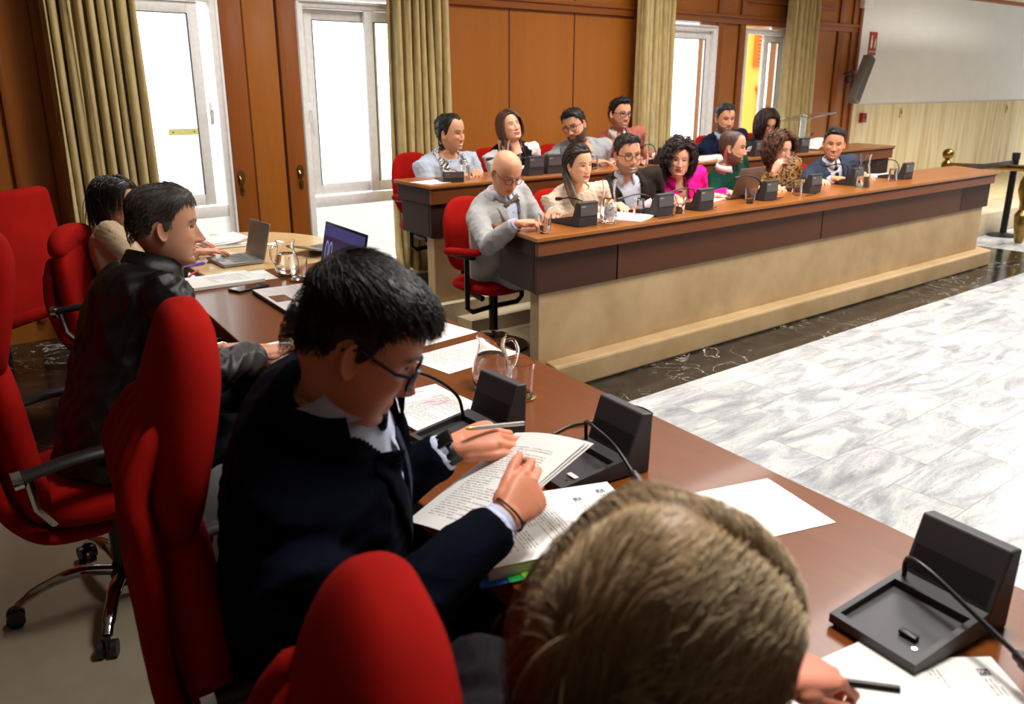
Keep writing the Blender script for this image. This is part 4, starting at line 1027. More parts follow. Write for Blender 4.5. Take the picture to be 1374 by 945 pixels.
# ---------------------------------------------------------------- brass rail and belt post
q2 = Vector((10.15, 3.65, 0)); q1 = atD(1270, 222, 10.4); zr = q1.z
e = empty('brass_railing', (q1.x, q1.y, .25), 0, 'brass railing with a ball-topped post beyond the right end of the front desk', 'railing')
b = MB(); b.lathe([(.07, .25), (.07, .28), (.035, .30), (.03, zr-.10), (.05, zr-.06), (.06, zr-.02), (.06, zr+.02), (.03, zr+.06), (.022, zr+.075)], 20, (q1.x, q1.y, 0)); b.build('post', M_brass, e, smooth=True, world=True)
b = MB(); b.sphere((q1.x, q1.y, zr+.135), .066, 24, 16); b.build('ball_finial', M_brass, e, smooth=True, world=True)
z2 = .80
b = MB(); b.tube([(q1.x, q1.y, zr), (q2.x, q2.y, z2+.0)], .034, 16); b.build('rail', M_brass, e, smooth=True, world=True)
b = MB(); b.lathe([(.03, 0), (.045, .02), (.05, .06), (.075, .20), (.085, .30), (.075, .32), (.05, .36), (.055, .44), (.09, .56), (.085, .66), (.05, .74), (.06, .80), (.04, .88), (.03, .9)], 24, (q2.x, q2.y, 0)); b.build('turned_post', M_brass, e, smooth=True, world=True)
p = Vector((10.52, 3.96, 0)); e = empty('barrier_post', tuple(p), 0, 'black retractable belt barrier post next to the brass railing', 'barrier post')
b = MB(); b.lathe([(.17, 0), (.17, .012), (.05, .03), (.035, .04)], 28); b.build('base_plate', M_blackm, e, smooth=True)
b = MB(); b.tube([(0, 0, .03), (0, 0, .88)], .036, 18); b.build('pole', M_blackm, e, smooth=True)
b = MB(); b.tube([(0, 0, .86), (0, 0, .93)], .042, 18); b.build('belt_cassette', M_blackp, e, smooth=True)
b = MB(); b.box(-1.4, 0, -.002, .002, .80, .85); b.build('belt', M_blackp, e)
# bundle of cables and bag on the floor behind the first chair
for k, (lab, pts) in enumerate((('loose black cable on the dark floor behind the leftmost near chair', [(.55, 3.95, PF+.01), (.75, 4.1, PF+.03), (.9, 4.0, PF+.02), (.8, 3.8, PF+.06), (.65, 3.9, PF+.10), (.8, 4.05, PF+.12), (.95, 4.1, PF+.02)]),
                                ('grey cable looping under the beige-jacketed woman\'s chair', [(.7, 4.3, PF+.01), (.85, 4.2, PF+.2), (.95, 4.05, PF+.24), (.9, 3.95, PF+.1), (.8, 4.0, PF+.01)]))):
    cable(pts, lab, .005)
# ================================================================ people
def attr_mat(name, rough=.5, sss=0, spec=.4, bump=0, bscale=300, sheen=0, coat=0):
    m = bpy.data.materials.new(name); t = NT(m)
    a = t.node('ShaderNodeAttribute'); a.attribute_name = 'Col'
    p = t.node('ShaderNodeBsdfPrincipled', Base__Color=a.outputs[0], Roughness=rough, Specular__IOR__Level=spec, Subsurface__Weight=sss, Subsurface__Scale=.008, Coat__Weight=coat, Sheen__Weight=sheen)
    p.inputs['Subsurface Radius'].default_value = (1, .35, .2)
    if bump:
        n = t.node('ShaderNodeTexNoise', Vector=t.coord(), Scale=bscale, Detail=3.0)
        b = t.node('ShaderNodeBump', Height=n.outputs[0], Strength=bump, Distance=.002); t.l.new(b.outputs[0], p.inputs['Normal'])
    t.out(p.outputs[0]); return m
M_skin = attr_mat('skin', .48, .12, .35, .12, 420)
M_hair = attr_mat('hair', .42, 0, .45)
def fabric(name, c, rough=.85, k=.08, nscale=250, bump=.25, sheen=.0, fine=600, spec=.1):
    if name in MATS: return MATS[name]
    m = bpy.data.materials.new(name); MATS[name] = m; t = NT(m); c = rgb(c)
    n = t.node('ShaderNodeTexNoise', Vector=t.coord(), Scale=nscale, Detail=3.0)
    col = t.ramp(n.outputs[0], [(.3, tuple(x*(1-k) for x in c)), (.7, tuple(min(1, x*(1+k)) for x in c))])
    n2 = t.node('ShaderNodeTexNoise', Vector=t.coord(), Scale=fine, Detail=2.0)
    b = t.node('ShaderNodeBump', Height=n2.outputs[0], Strength=bump, Distance=.001)
    p = t.node('ShaderNodeBsdfPrincipled', Base__Color=col, Roughness=rough, Sheen__Weight=sheen, Normal=b.outputs[0], Specular__IOR__Level=spec)
    t.out(p.outputs[0]); return m
def eye_mat(iris):
    key = 'eye_'+iris
    if key in MATS: return MATS[key]
    m = bpy.data.materials.new(key); MATS[key] = m; t = NT(m)
    sp = t.node('ShaderNodeSeparateXYZ', i0=t.coord())       # eye object: +Y looks out
    r = t.math('SQRT', t.math('ADD', t.math('POWER', sp.outputs[0], 2.0), t.math('POWER', sp.outputs[2], 2.0)))
    c = t.mix(t.math('LESS_THAN', r, .0060), rgb('#cfc8c2'), rgb(iris))
    c = t.mix(t.math('LESS_THAN', r, .0027), c, (.004, .004, .004))
    p = t.node('ShaderNodeBsdfPrincipled', Base__Color=c, Roughness=.12); t.out(p.outputs[0]); return m

def crn(P, n):
    """numpy Catmull-Rom over rows of P"""
    P = np.asarray(P, float); P = np.vstack([2*P[0]-P[1], P, 2*P[-1]-P[-2]]); out = []
    for i in range(1, len(P)-2):
        t = (np.arange(n)/n)[:, None]
        out.append(.5*((2*P[i])+(P[i+1]-P[i-1])*t+(2*P[i-1]-5*P[i]+4*P[i+1]-P[i+2])*t**2+(3*P[i]-P[i-1]-3*P[i+1]+P[i+2])*t**3))
    out.append(P[-2:-1]); return np.vstack(out)
HP = np.array([(.118, .004, -.006, -.014), (.1145, .028, .026, -.050), (.104, .048, .052, -.074), (.088, .062, .072, -.090), (.066, .0715, .0835, -.099), (.040, .0755, .0885, -.103),
 (.012, .0765, .0875, -.102), (-.012, .0755, .0850, -.098), (-.035, .073, .0840, -.088), (-.055, .069, .0825, -.074), (-.072, .0635, .0805, -.062), (-.088, .057, .0785, -.055),
 (-.100, .049, .077, -.052), (-.110, .039, .072, -.051), (-.1165, .035, .058, -.051), (-.119, .040, .036, -.052), (-.126, .048, .020, -.056), (-.145, .052, .013, -.062), (-.18, .056, .012, -.068), (-.225, .064, .014, -.078)])
def g(x, s): return np.exp(-(x/s)**2)
class Head:
    def __init__(s, **k):
        if 'skin' in k: k['skin'] = tuple(min(.9, a*b) for a, b in zip(rgb(k['skin']), (1.42, 1.60, 1.66)))
        s.k = dict(w=1, jaw=1, nose=1, smile=0, open=0, eye=1, brow='#2a1c14', skin='#c68e6c', lip=None, beard=0, beardc='#2a211c', stache=1, female=False, fat=0, buzz=None, neck=1, redden=.0); s.k.update(k)
        s.build()
    def ringshape(s, P, th):
        k = s.k; w = P[1]; yc = (P[2]+P[3])/2; h = (P[2]-P[3])/2
        e = 2.25
        c = np.cos(th); si = np.sin(th)
        x = w*np.sign(c)*np.abs(c)**(2/e); y = yc+h*np.sign(si)*np.abs(si)**(2/e)
        return x, y
    def build(s, NR=120, sub=7):
        k = s.k
        P = crn(HP, sub); P = P.copy()
        z = P[:, 0]
        jw = 1+(k['jaw']-1)*smoothstep(0, -.09, z)*smoothstep(-.13, -.115, z)
        nk = 1+(k['neck']-1)*smoothstep(-.112, -.13, z)
        fat = k['fat']*smoothstep(-.0, -.08, z)
        P[:, 1] = P[:, 1]*k['w']*jw*nk*(1+fat*.18)
        P[:, 2] = np.where(z < -.112, P[:, 2]*nk+fat*.012, P[:, 2]+fat*.003); P[:, 3] = np.where(z < -.12, P[:, 3]*(.3+.7*nk), P[:, 3])
        s.P = P
        # ring angles denser on the face
        u = np.arange(NR)/NR; th = PI/2+2*PI*(u-.5); th = th-.55*np.sin(2*PI*(u))*-1*.0
        d = (u-.5); th = PI/2+2*PI*np.sign(d)*(np.abs(d)*2)**1.55/2
        V = []; 
        for row in P:
            x, y = s.ringshape(row, th)
            V.append(np.stack([x, y, np.full(NR, row[0])], 1))
        V = np.array(V)                                # levels x NR x 3
        x = V[..., 0]; y = V[..., 1]; zz = V[..., 2]
        si = np.sin(th)[None, :]; front = smoothstep(.15, .75, si)*smoothstep(-.1185, -.112, zz)
        D, col = s.features(x, zz, front)
        V[..., 1] = y+D
        s.V = V; s.th = th; s.NR = NR
        beardm = s.beardmask(x, y, zz, front)
        if k['beard']:
            nrm = np.stack([x, (y-.0), np.zeros_like(x)], -1); nrm /= np.linalg.norm(nrm, axis=-1, keepdims=True)+1e-6
            nz = .5+.5*np.sin(x*900+zz*400)*np.sin(zz*1100+x*300)
            V[...] += nrm*(beardm*min(1, k['beard'])*(.003+.0025*nz)*min(1.6, k['beard']))[..., None]
            bc = np.array(rgb(k['beardc'])); a = (beardm*min(1, k['beard']*1.1))[..., None]*(.72+.28*nz[..., None])
            col = col*(1-a)+bc*a
        if k['buzz']:
            hm = s.hairmask(x, y, zz); a = (smoothstep(-.006, .012, hm)*(.88+.12*np.random.RandomState(3).rand(*x.shape)))[..., None]*.96
            col = col*(1-a)+np.array(rgb(k['buzz']))*a
        nL = len(P); vs = V.reshape(-1, 3); cs = col.reshape(-1, 3); fs = []
        idx = np.arange(nL*NR).reshape(nL, NR); a = idx[:-1]; b = idx[1:]
        F = np.stack([a, b, np.roll(b, -1, 1), np.roll(a, -1, 1)], -1).reshape(-1, 4)
        fs = [tuple(f) for f in F]+[tuple(idx[0])]
        # ears
        for sx in (-1, 1):
            bm = MB(); EV, EF = superpad((0, 0, 0), .0175, .0055, .0285, 2.4, 2.2, n=26, mz=20)
            EV = np.array(EV); ex, ey, ez = EV[:, 0].copy(), EV[:, 1].copy(), EV[:, 2].copy()
            ex *= 1-.28*smoothstep(0, -.03, ez)                         # lobe narrower
            rr = (ex/.0125)**2+((ez-.004)/.022)**2
            outer = ey > 0
            ey = np.where(outer, ey-.0062*np.exp(-rr*1.0)+.0028*np.exp(-((rr-1.5)/.45)**2), ey)
            # local: ex along head y (back positive), ey outward, ez up
            ca, sa = math.cos(.60), math.sin(.60)
            X = ey*ca+(ex+.016)*sa; Yb = (ex+.016)*ca-ey*sa; tl = .16
            Y2 = Yb*math.cos(tl)-ez*math.sin(tl)*-1*.0+ez*(-.14)*-1*.0; Z2 = ez
            E = np.stack([sx*(.0700*k['w']+X), .010-Yb+ez*-.12, Z2-.010], 1)
            base = len(vs); vs = np.vstack([vs, E])
            ec = np.array(rgb(k['skin']))*np.array([1.02, .88, .85]); cs = np.vstack([cs, np.tile(ec, (len(E), 1))])
            cs[base:][(outer) & (rr < .8)] *= .88
            fs += [tuple(i+base for i in (f if sx > 0 else f[::-1])) for f in EF]
        s.verts = vs; s.cols = cs; s.faces = fs
        # eyes
        s.eyes = []
        for sx in (-1, 1):
            yy = s.surf_y(sx*.0315, .0)
            s.eyes.append(Vector((sx*.0315, yy-.0128, .0)))
    def surf_y(s, x, z):
        row = [np.interp(-z, -s.P[:len(s.P)*3//4, 0], s.P[:len(s.P)*3//4, j]) for j in range(4)]
        yc = (row[2]+row[3])/2; h = (row[2]-row[3])/2; e = 2.25
        y = yc+h*max(0, 1-abs(x/row[1])**e)**(1/e)
        D, _ = s.features(np.array([[x]]), np.array([[z]]), np.ones((1, 1)), noeye=True)
        return y+float(D[0, 0])
    def features(s, x, z, front, noeye=False):
        k = s.k; ax = np.abs(x); fem = k['female']; ns = k['nose']; sm = k['smile']
        hg = np.interp(z, [-.055, -.050, -.045, -.038, -.028, -.010, .008, .022], [0, .005, .019, .0235, .018, .0095, .0035, 0])*ns
        sx = np.interp(z, [-.05, -.045, -.035, -.02, .01], [.0150, .0140, .0115, .0088, .0078])
        D = hg*np.exp(-(ax/sx)**2.4)
        D = D+.0075*ns*g(ax-.0135, .0052)*g(z+.0415, .0062)
        D = D+(.0022 if fem else .0048)*g(z-.019, .0075)*smoothstep(.004, .014, ax)*smoothstep(.058, .045, ax)
        D = D-.0085*g(ax-.031, .0165)*g(z-.001, .0115)
        D = D-.0025*g(ax, .011)*g(z-.006, .009)
        D = D+(.0045+.004*sm)*g(ax-.043, .017)*g(z+.030-.004*sm, .015)
        wm = .0235+.006*sm
        zm = -.0715+sm*.0085*(x/.026)**2-.002*sm
        win = smoothstep(wm+.004, wm-.004, ax)
        D = D+.0042*g(z-zm-.0055, .0042)*win+.0052*g(z-zm+.0065, .0046)*win
        op = k['open']
        gap = .0016+op*.0052*np.clip(1-(x/wm)**2, 0, 1)
        inm = smoothstep(gap*1.25, gap*.8, np.abs(z-zm))*win
        D = D-inm*(.0032+.001*(op > 0))
        D = D-.0038*g(z-(-.089), .0045)*g(x, .022)+.0062*g(x, .019)*g(z+.1035, .011)
        nl = ax-(.017+(-.042-z)*.48)                                   # nasolabial crease
        D = D-(.0010+.0026*sm)*g(nl, .0028)*smoothstep(-.078, -.066, z)*smoothstep(-.038, -.046, z)
        # eyelids and opening
        eo = k['eye']; dx = (ax-.0315)/.0148
        hh = .0063*eo*np.clip(1-dx**2, 0, 1)**.7; zc = .0006+.0012*dx-.0008*sm*0
        if not noeye:
            opn = smoothstep(1.15, .85, np.abs(z-zc)/(hh+1e-5))*(np.abs(dx) < 1)*(eo > .25)
            D = D+.0035*g(ax-.0315, .0135)*g(z-.0, .0088)
            D = D-opn*.0095
        else:
            D = D+.0035*g(ax-.0315, .0135)*g(z-.0, .0088); opn = np.zeros_like(x)
        # colours
        sk = np.array(rgb(k['skin'])); col = np.tile(sk, x.shape+(1,)).astype(float)
        def mixc(m, c): 
            nonlocal col
            m = (m*front)[..., None]; col = col*(1-m)+np.array(c)*m
        red = sk*np.array([1.05, .74, .70])
        mixc(.45*g(ax-.043, .022)*g(z+.032, .02)+.4*g(ax, .014)*g(z+.04, .012), red)
        mixc(.25*g(z-.07, .03), sk*np.array([1.04, .98, .95]))
        mixc(.35*g(ax-.031, .016)*g(z+.011, .006), sk*np.array([.80, .66, .66]))
        lip = np.array(rgb(k['lip'] if k['lip'] else ('#b0524c' if fem else '#a2604f')))
        lw = smoothstep(.0115, .0085, np.abs(z-zm+.0008)+.0035*(ax/wm)**2*1.6)*smoothstep(wm+.001, wm-.002, ax)
        mixc(lw*(.85 if fem else .55), lip)
        if op > 0: mixc(inm, rgb('#e9e2d6')); mixc(inm*smoothstep(.0, -.0045*op-.0002, z-zm)*.0, rgb('#40201c'))
        else: mixc(inm*.8, lip*.35)
        mixc(g(ax-.0095, .0035)*g(z+.0485, .0025)*.75, sk*.18)         # nostrils
        bz = .0205+.004*smoothstep(.012, .035, ax)-.006*smoothstep(.035, .055, ax)
        bw = (.0030 if fem else .0042)
        mixc(np.clip(g(z-bz, bw)*1.25, 0, 1)*smoothstep(.009, .014, ax)*smoothstep(.055, .047, ax)*.92, rgb(k['brow']))
        dl = np.abs(np.abs(z-zc)-hh)
        mixc(smoothstep(.0022, .0008, dl)*(np.abs(dx) < 1.02)*(z > zc-.0*hh)*.85, rgb('#1a100c'))
        mixc(smoothstep(.0018, .0006, dl)*(np.abs(dx) < 1.0)*(z <= zc)*.35, rgb('#3a2018'))
        return D*front, col
    def beardmask(s, x, y, z, front):
        ax = np.abs(x); fr = y
        line = -.052-.0*ax                                            # cheek line rising towards the ears
        line = np.interp(fr, [-.02, .01, .03, .06, .08], [.0, -.012, -.040, -.056, -.060])
        m = smoothstep(line+.004, line-.006, z)*smoothstep(-.03, -.012, fr)*smoothstep(-.150, -.128, z)
        st = g(z+.0605, .0055)*smoothstep(.034, .026, ax)*(fr > .05)*s.k['stache']
        lipa = smoothstep(.0115, .0085, np.abs(z+.0715))*smoothstep(.026, .022, ax)*(fr > .06)
        nose_keep = (z > -.056)*(ax < .022)*(fr > .06)
        return np.clip(np.maximum(m, st), 0, 1)*(1-lipa)*(1-.0*nose_keep)
    def hairline(s, phi):
        """height of the hairline; phi = 0 front, pi back"""
        h = s.k.get('hairline', 0)
        rec = s.k.get('recede', 0)
        pts = [(0, .078+h), (.45, .078+h+rec*.9), (.75, .066+h*.8+rec), (1.05, .035+rec*.3), (1.25, -.004), (1.42, -.020), (1.52, -.004), (1.62, .016), (1.82, .010), (1.98, -.030), (2.3, -.078), (2.8, -.098), (PI, -.100)]
        return np.interp(phi, [p[0] for p in pts], [p[1] for p in pts])+s.k.get('nape', 0)*smoothstep(1.9, 2.3, phi)
    def hairmask(s, x, y, z):
        phi = np.arctan2(np.abs(x), (y+.006))
        return z-s.hairline(phi)
def rot_head(yaw, pitch, roll):
    return Matrix.Rotation(yaw-PI/2, 3, 'Z') @ Matrix.Rotation(-pitch, 3, 'X') @ Matrix.Rotation(roll, 3, 'Y')
def hair_cap(H, style, rnd):
    V = H.V; x, y, z = V[..., 0].copy(), H.V[..., 1].copy(), V[..., 2].copy()
    m = H.hairmask(x, y, z)
    t = style.get('t', .012)
    if H.k['beard'] and False: pass
    n = np.stack([x*1.6, y+.006, np.maximum(z-.0, -.02)*1.1], -1); n /= np.linalg.norm(n, axis=-1, keepdims=True)+1e-6
    top = smoothstep(.02, .09, z)
    fr = smoothstep(.0, .07, y)*top
    th = t*(style.get('side', .8)+(1-style.get('side', .8))*top)+style.get('quiff', 0)*fr+style.get('back', 0)*smoothstep(.0, -.08, y)*smoothstep(-.09, -.02, z)
    ph = rnd.uniform(0, 9)
    nz = (np.sin(x*160+ph+3*np.sin(y*60))*np.sin(y*70+2*ph)+.6*np.sin(x*330+y*90+ph))*.5
    th = th*(1+style.get('rough', .10)*nz)
    off = np.where(m > -.02, -.004+(th+.004)*smoothstep(-.002, style.get('edge', .016), m), -.008)
    W = V+n*off[..., None]
    keep = (m > -.006)
    nL, NR = x.shape; idx = np.arange(nL*NR).reshape(nL, NR)
    kk = keep[:-1] | keep[1:] | np.roll(keep, -1, 1)[:-1]
    F = np.stack([idx[:-1], idx[1:], np.roll(idx[1:], -1, 1), np.roll(idx[:-1], -1, 1)], -1)[kk]
    fs = [tuple(f) for f in F.reshape(-1, 4)]+[tuple(idx[0])]
    used = np.zeros(nL*NR, bool)
    for f in fs: used[list(f)] = True
    mp = -np.ones(nL*NR, int); mp[used] = np.arange(used.sum())
    base = np.array(rgb(style['c'])); c2 = np.array(rgb(style.get('c2', style['c'])))
    grey = style.get('grey'); 
    mixv = .5+.5*np.sin(x*420+ph*3+2*np.sin(y*40)+z*60)
    col = base*(1-mixv[..., None]*.5)+c2*(mixv[..., None]*.5)
    if grey is not None:
        a = (smoothstep(.05, -.01, z)*.9)[..., None]; col = col*(1-a)+np.array(rgb(grey))*a
    return W.reshape(-1, 3)[used], [tuple(mp[list(f)]) for f in fs], col.reshape(-1, 3)[used], (W, m, keep)
def tubes_np(paths, rad, sides=4):
    """paths: (N, S, 3); rad: (N,S). returns verts, faces (all strands)"""
    N, S, _ = paths.shape
    T = np.gradient(paths, axis=1); T /= np.linalg.norm(T, axis=2, keepdims=True)+1e-9
    up = np.zeros_like(T); up[..., 0] = .31; up[..., 1] = .27; up[..., 2] = .91
    A = np.cross(T, up); A /= np.linalg.norm(A, axis=2, keepdims=True)+1e-9
    B = np.cross(T, A)
    ang = 2*PI*np.arange(sides)/sides
    V = paths[:, :, None, :]+rad[:, :, None, None]*(A[:, :, None, :]*np.cos(ang)[None, None, :, None]+B[:, :, None, :]*np.sin(ang)[None, None, :, None])
    idx = np.arange(N*S*sides).reshape(N, S, sides)
    a = idx[:, :-1]; b = idx[:, 1:]
    F = np.stack([a, np.roll(a, -1, 2), np.roll(b, -1, 2), b], -1).reshape(-1, 4)
    caps = np.concatenate([idx[:, 0, ::-1], idx[:, -1, :]], 0)
    return V.reshape(-1, 3), [tuple(f) for f in F]+[tuple(f) for f in caps]
def strands(H, cap, style, R, org, seed):
    """comb strands over the cap; head-local, gravity taken from the head rotation"""
    rs = np.random.RandomState(seed); W, m, keep = cap
    N = style.get('n', 500); L = style.get('len', .05); S = style.get('steps', 8)
    cand = np.argwhere(m > style.get('rootm', .004)); pts = W[cand[:, 0], cand[:, 1]]
    z = pts[:, 2]; wgt = np.ones(len(pts))*(.35+np.clip(z+.1, 0, 1)*5); 
    # even out the crowding of ring vertices near the crown and face
    wgt *= np.linalg.norm(pts[:, :2]-np.array([0, -.006]), axis=1)+.004
    wgt /= wgt.sum(); sel = rs.choice(len(pts), N, p=wgt); p = pts[sel].copy(); p += rs.normal(0, .0015, p.shape)
    g_l = np.array((R.transposed() @ Vector((0, 0, -1)))[:])
    part = style.get('part', None)
    cx = np.array(style.get('comb', (0, -.6, -.6)))
    d = np.tile(cx, (N, 1)).astype(float)
    if part is not None: d[:, 0] += np.where(p[:, 0] > part, 1, -1)*style.get('side_comb', .9)
    if style.get('radial'):
        cr = np.array(style.get('crown', (0, -.06, .1))); q = p-cr; q /= np.linalg.norm(q, axis=1, keepdims=True)+1e-6; d = d*(1-style['radial'])+q*style['radial']
    d += rs.normal(0, style.get('jit', .15), d.shape)
    Lr = L*(rs.uniform(.75, 1.1, N))*(1-style.get('sideshort', 0)*(1-smoothstep(.03, .10, p[:, 2]))); st = Lr/S
    sc = np.array([.0765*H.k['w'], .096, .118]); c0 = np.array([0, -.007, 0])
    thick = style.get('t', .012)+style.get('vol', .002)
    path = [p-0*d]; grav = style.get('grav', .25); curl = style.get('curl', 0); cf = style.get('cfreq', 1.6); ph = rs.uniform(0, 6.28, N)
    lay = rs.uniform(0, 1, N)*style.get('spreadlay', .004)
    q = p.copy()
    for i in range(S):
        rel = q-c0; n = rel/sc**2; n /= np.linalg.norm(n, axis=1, keepdims=True)+1e-9
        e = np.sqrt(((rel/(sc+thick+lay[:, None]))**2).sum(1))
        near = smoothstep(1.35, 1.02, e)[:, None]
        d = d/(np.linalg.norm(d, axis=1, keepdims=True)+1e-9)
        dt = d-n*(d*n).sum(1, keepdims=True)*near
        dt /= np.linalg.norm(dt, axis=1, keepdims=True)+1e-9
        q = q+dt*st[:, None]
        rel = q-c0; e = np.sqrt(((rel/(sc+thick+lay[:, None]))**2).sum(1)); 
        inside = (e < 1)
        q = np.where(inside[:, None], c0+rel/(e[:, None]+1e-9), q)
        if style.get('tuck'):
            tk = (q[:, 2] < .02) & (q[:, 1] > -.03); q[:, 1] -= .014*tk
        # neck
        low = q[:, 2] < -.09
        rr = np.linalg.norm(q[:, :2]-np.array([0, -.03]), axis=1); nr = style.get('neckr', .066)
        qq = q.copy(); qq[:, :2] = np.array([0, -.03])+(q[:, :2]-np.array([0, -.03]))/(rr[:, None]+1e-9)*nr
        q = np.where((low & (rr < nr))[:, None], qq, q)
        # keep the face free
        if style.get('face', True):
            fz = (q[:, 1] > .03) & (q[:, 2] < .05) & (np.abs(q[:, 0]) < .062)
            q[:, 0] = np.where(fz, np.sign(q[:, 0]+1e-6)*.064, q[:, 0])
        d = dt+g_l*grav+rs.normal(0, style.get('jit', .15)*.35, d.shape)
        path.append(q.copy())
    path = np.stack(path, 1)
    if L < .08:
        X_, Y_, Z_ = path[..., 0], path[..., 1], path[..., 2]
        bad = ((np.abs(X_) > .060) & (Y_ > -.032) & (Y_ < .018) & (Z_ > -.05) & (Z_ < .022)).any(1)
        bad |= ((Y_ < .0) & (Z_ < H.hairline(np.arctan2(np.abs(X_), Y_+.006))-.010)).any(1)
        path = path[~bad]; p = p[~bad]; N = len(path); ph = ph[~bad]
    if curl:
        s_ = np.arange(S+1)[None, :]; a = ph[:, None]+s_*cf; amp = curl*np.minimum(1, s_/3.0)
        path[..., 0] += amp*np.cos(a); path[..., 1] += amp*np.sin(a)*.8; path[..., 2] += amp*np.sin(a*1.3+1)*.5
    r0 = style.get('r', .0022); tt = np.linspace(0, 1, S+1)[None, :]
    rad = r0*rs.uniform(.7, 1.2, (N, 1))*(1-.75*tt**2.2)*np.minimum(1, .5+tt*4)
    sd = style.get('sides', 4)
    V, F = tubes_np(path, rad, sd)
    base = np.array(rgb(style['c'])); c2 = np.array(rgb(style.get('c2', style['c'])))
    mixv = rs.uniform(0, 1, (N, 1)); col = base*(1-mixv)+c2*mixv; col = col*rs.uniform(.75, 1.2, (N, 1))
    if style.get('grey') is not None:
        a = smoothstep(.06, -.01, p[:, 2])[:, None]*.85; col = col*(1-a)+np.array(rgb(style['grey']))*a
    col = np.repeat(col, (S+1)*sd, 0)
    if style.get('tip') is not None:
        tp = np.repeat(np.tile(tt, (N, 1)).reshape(-1), sd)[:, None]**1.2; col = col*(1-tp)+np.array(rgb(style['tip']))*tp
    return V, F, col
# ---------------------------------------------------------------- hands
FING = [((.030, .088, 0), (.041, .025, .021), .0092, .10), ((.0105, .093, .001), (.045, .029, .022), .0094, .02), ((-.0095, .089, 0), (.041, .027, .021), .0090, -.05), ((-.0275, .079, -.002), (.032, .021, .018), .0080, -.14)]
def hand_mesh(side, curl, thumb=(.7, .25, .3), spread=1.0, vox=.003, s=1.0, back=(0, -1, 0)):
    """wrist at origin, fingers +Y, palm faces -Z. curl: 4 x (mcp,pip,dip). thumb: (outward angle, drop, bend)"""
    mb = MB()
    # palm
    sec = [(0, .0270, .0185), (.018, .0300, .0180), (.045, .0385, .0165), (.070, .0425, .0145), (.090, .0405, .0115), (.098, .034, .008)]
    n = 20; vs = []
    for (y, w, t) in sec:
        for k in range(n):
            a = 2*PI*k/n; vs.append((w*np.sign(math.cos(a))*abs(math.cos(a))**.75, y-.004*abs(math.cos(a))*(y > .08), t*np.sign(math.sin(a))*abs(math.sin(a))**.85))
    fs = [(i*n+k, i*n+(k+1) % n, (i+1)*n+(k+1) % n, (i+1)*n+k) for i in range(len(sec)-1) for k in range(n)]
    fs += [tuple(range(n-1, -1, -1)), tuple((len(sec)-1)*n+k for k in range(n))]; mb.add(vs, fs)
    mb.sphere((.024, .035, -.009), .019, 14, 10, (1, 1.5, .8))       # thumb mound
    mb.sphere((-.024, .035, -.007), .015, 14, 10, (1, 1.8, .8))
    tips = []
    for i, (b, L, r, sp) in enumerate(FING):
        c = curl[i]; p = Vector(b); q = [Vector((b[0]*.9, b[1]-.03, b[2]-.001)), p.copy()]; a = 0; rr = [r*1.0, r*1.08]
        for j in range(3):
            a += c[j]; dr = Vector((math.sin(sp*spread)*math.cos(a), math.cos(sp*spread)*math.cos(a), -math.sin(a)))
            q.append(p+dr*L[j]*.5); rr.append(r*(.93-.07*j)); p = p+dr*L[j]; q.append(p.copy()); rr.append(r*(1.0-.09*j) if j < 2 else r*.70)
        mb.tube(q, rr, 12); mb.sphere(tuple(p), r*.72, 12, 8); tips.append(p.copy())
        for j, jp in enumerate((q[3], q[5])): mb.sphere(tuple(jp), r*(1.0-.07*j), 12, 8)
        mb.sphere(b, r*1.12, 12, 8)
    oa, dr_, bd = thumb
    p = Vector((.026, .026, -.008)); q = [Vector((.012, .012, -.004)), p.copy()]; rr = [.012, .0135]; a = oa; dz = dr_
    for j, L in enumerate((.040, .032, .026)):
        d = Vector((math.sin(a)*math.cos(dz), math.cos(a)*math.cos(dz), -math.sin(dz)))
        q.append(p+d*L*.5); rr.append([.0122, .0102, .0098][j]); p = p+d*L; q.append(p.copy()); rr.append([.0112, .0104, .0072][j]); a -= bd; dz += bd*.25
    mb.tube(q, rr, 12); mb.sphere(tuple(p), .0078, 12, 8); tips.append(p.copy())
    # forearm stub
    bk = Vector(back).normalized(); bk.x *= (1 if side == 'L' else -1); mb.tube([bk*.10, bk*.05, bk*.02, Vector((0, .004, 0)), Vector((0, .02, 0))], [.034, .030, .0275, .026, .024], 16, flat=.85)
    v = [(x.x*s*(1 if side == 'L' else -1), x.y*s, x.z*s) for x in mb.v]; f = mb.f if side == 'L' else [t[::-1] for t in mb.f]
    V, F = remesh(v, f, vox, 3)
    return V, F, [Vector((t.x*s*(1 if side == 'L' else -1), t.y*s, t.z*s)) for t in tips]
def frame_mat(y, zneg, o):
    """matrix with local Y along y, local -Z (palm) along zneg"""
    y = Vector(y).normalized(); z = -Vector(zneg); z = (z-y*z.dot(y)).normalized(); x = y.cross(z)
    return Matrix(((x.x, y.x, z.x, o[0]), (x.y, y.y, z.y, o[1]), (x.z, y.z, z.z, o[2]), (0, 0, 0, 1)))
REST = [(.25, .30, .2)]*4; FLAT = [(.05, .08, .05)]*4; FIST = [(1.2, 1.5, .8)]*4; GRIP = [(.7, .9, .5)]*4; HOLD = [(.5, .75, .45), (.6, .85, .5), (.7, .9, .5), (.75, .9, .5)]
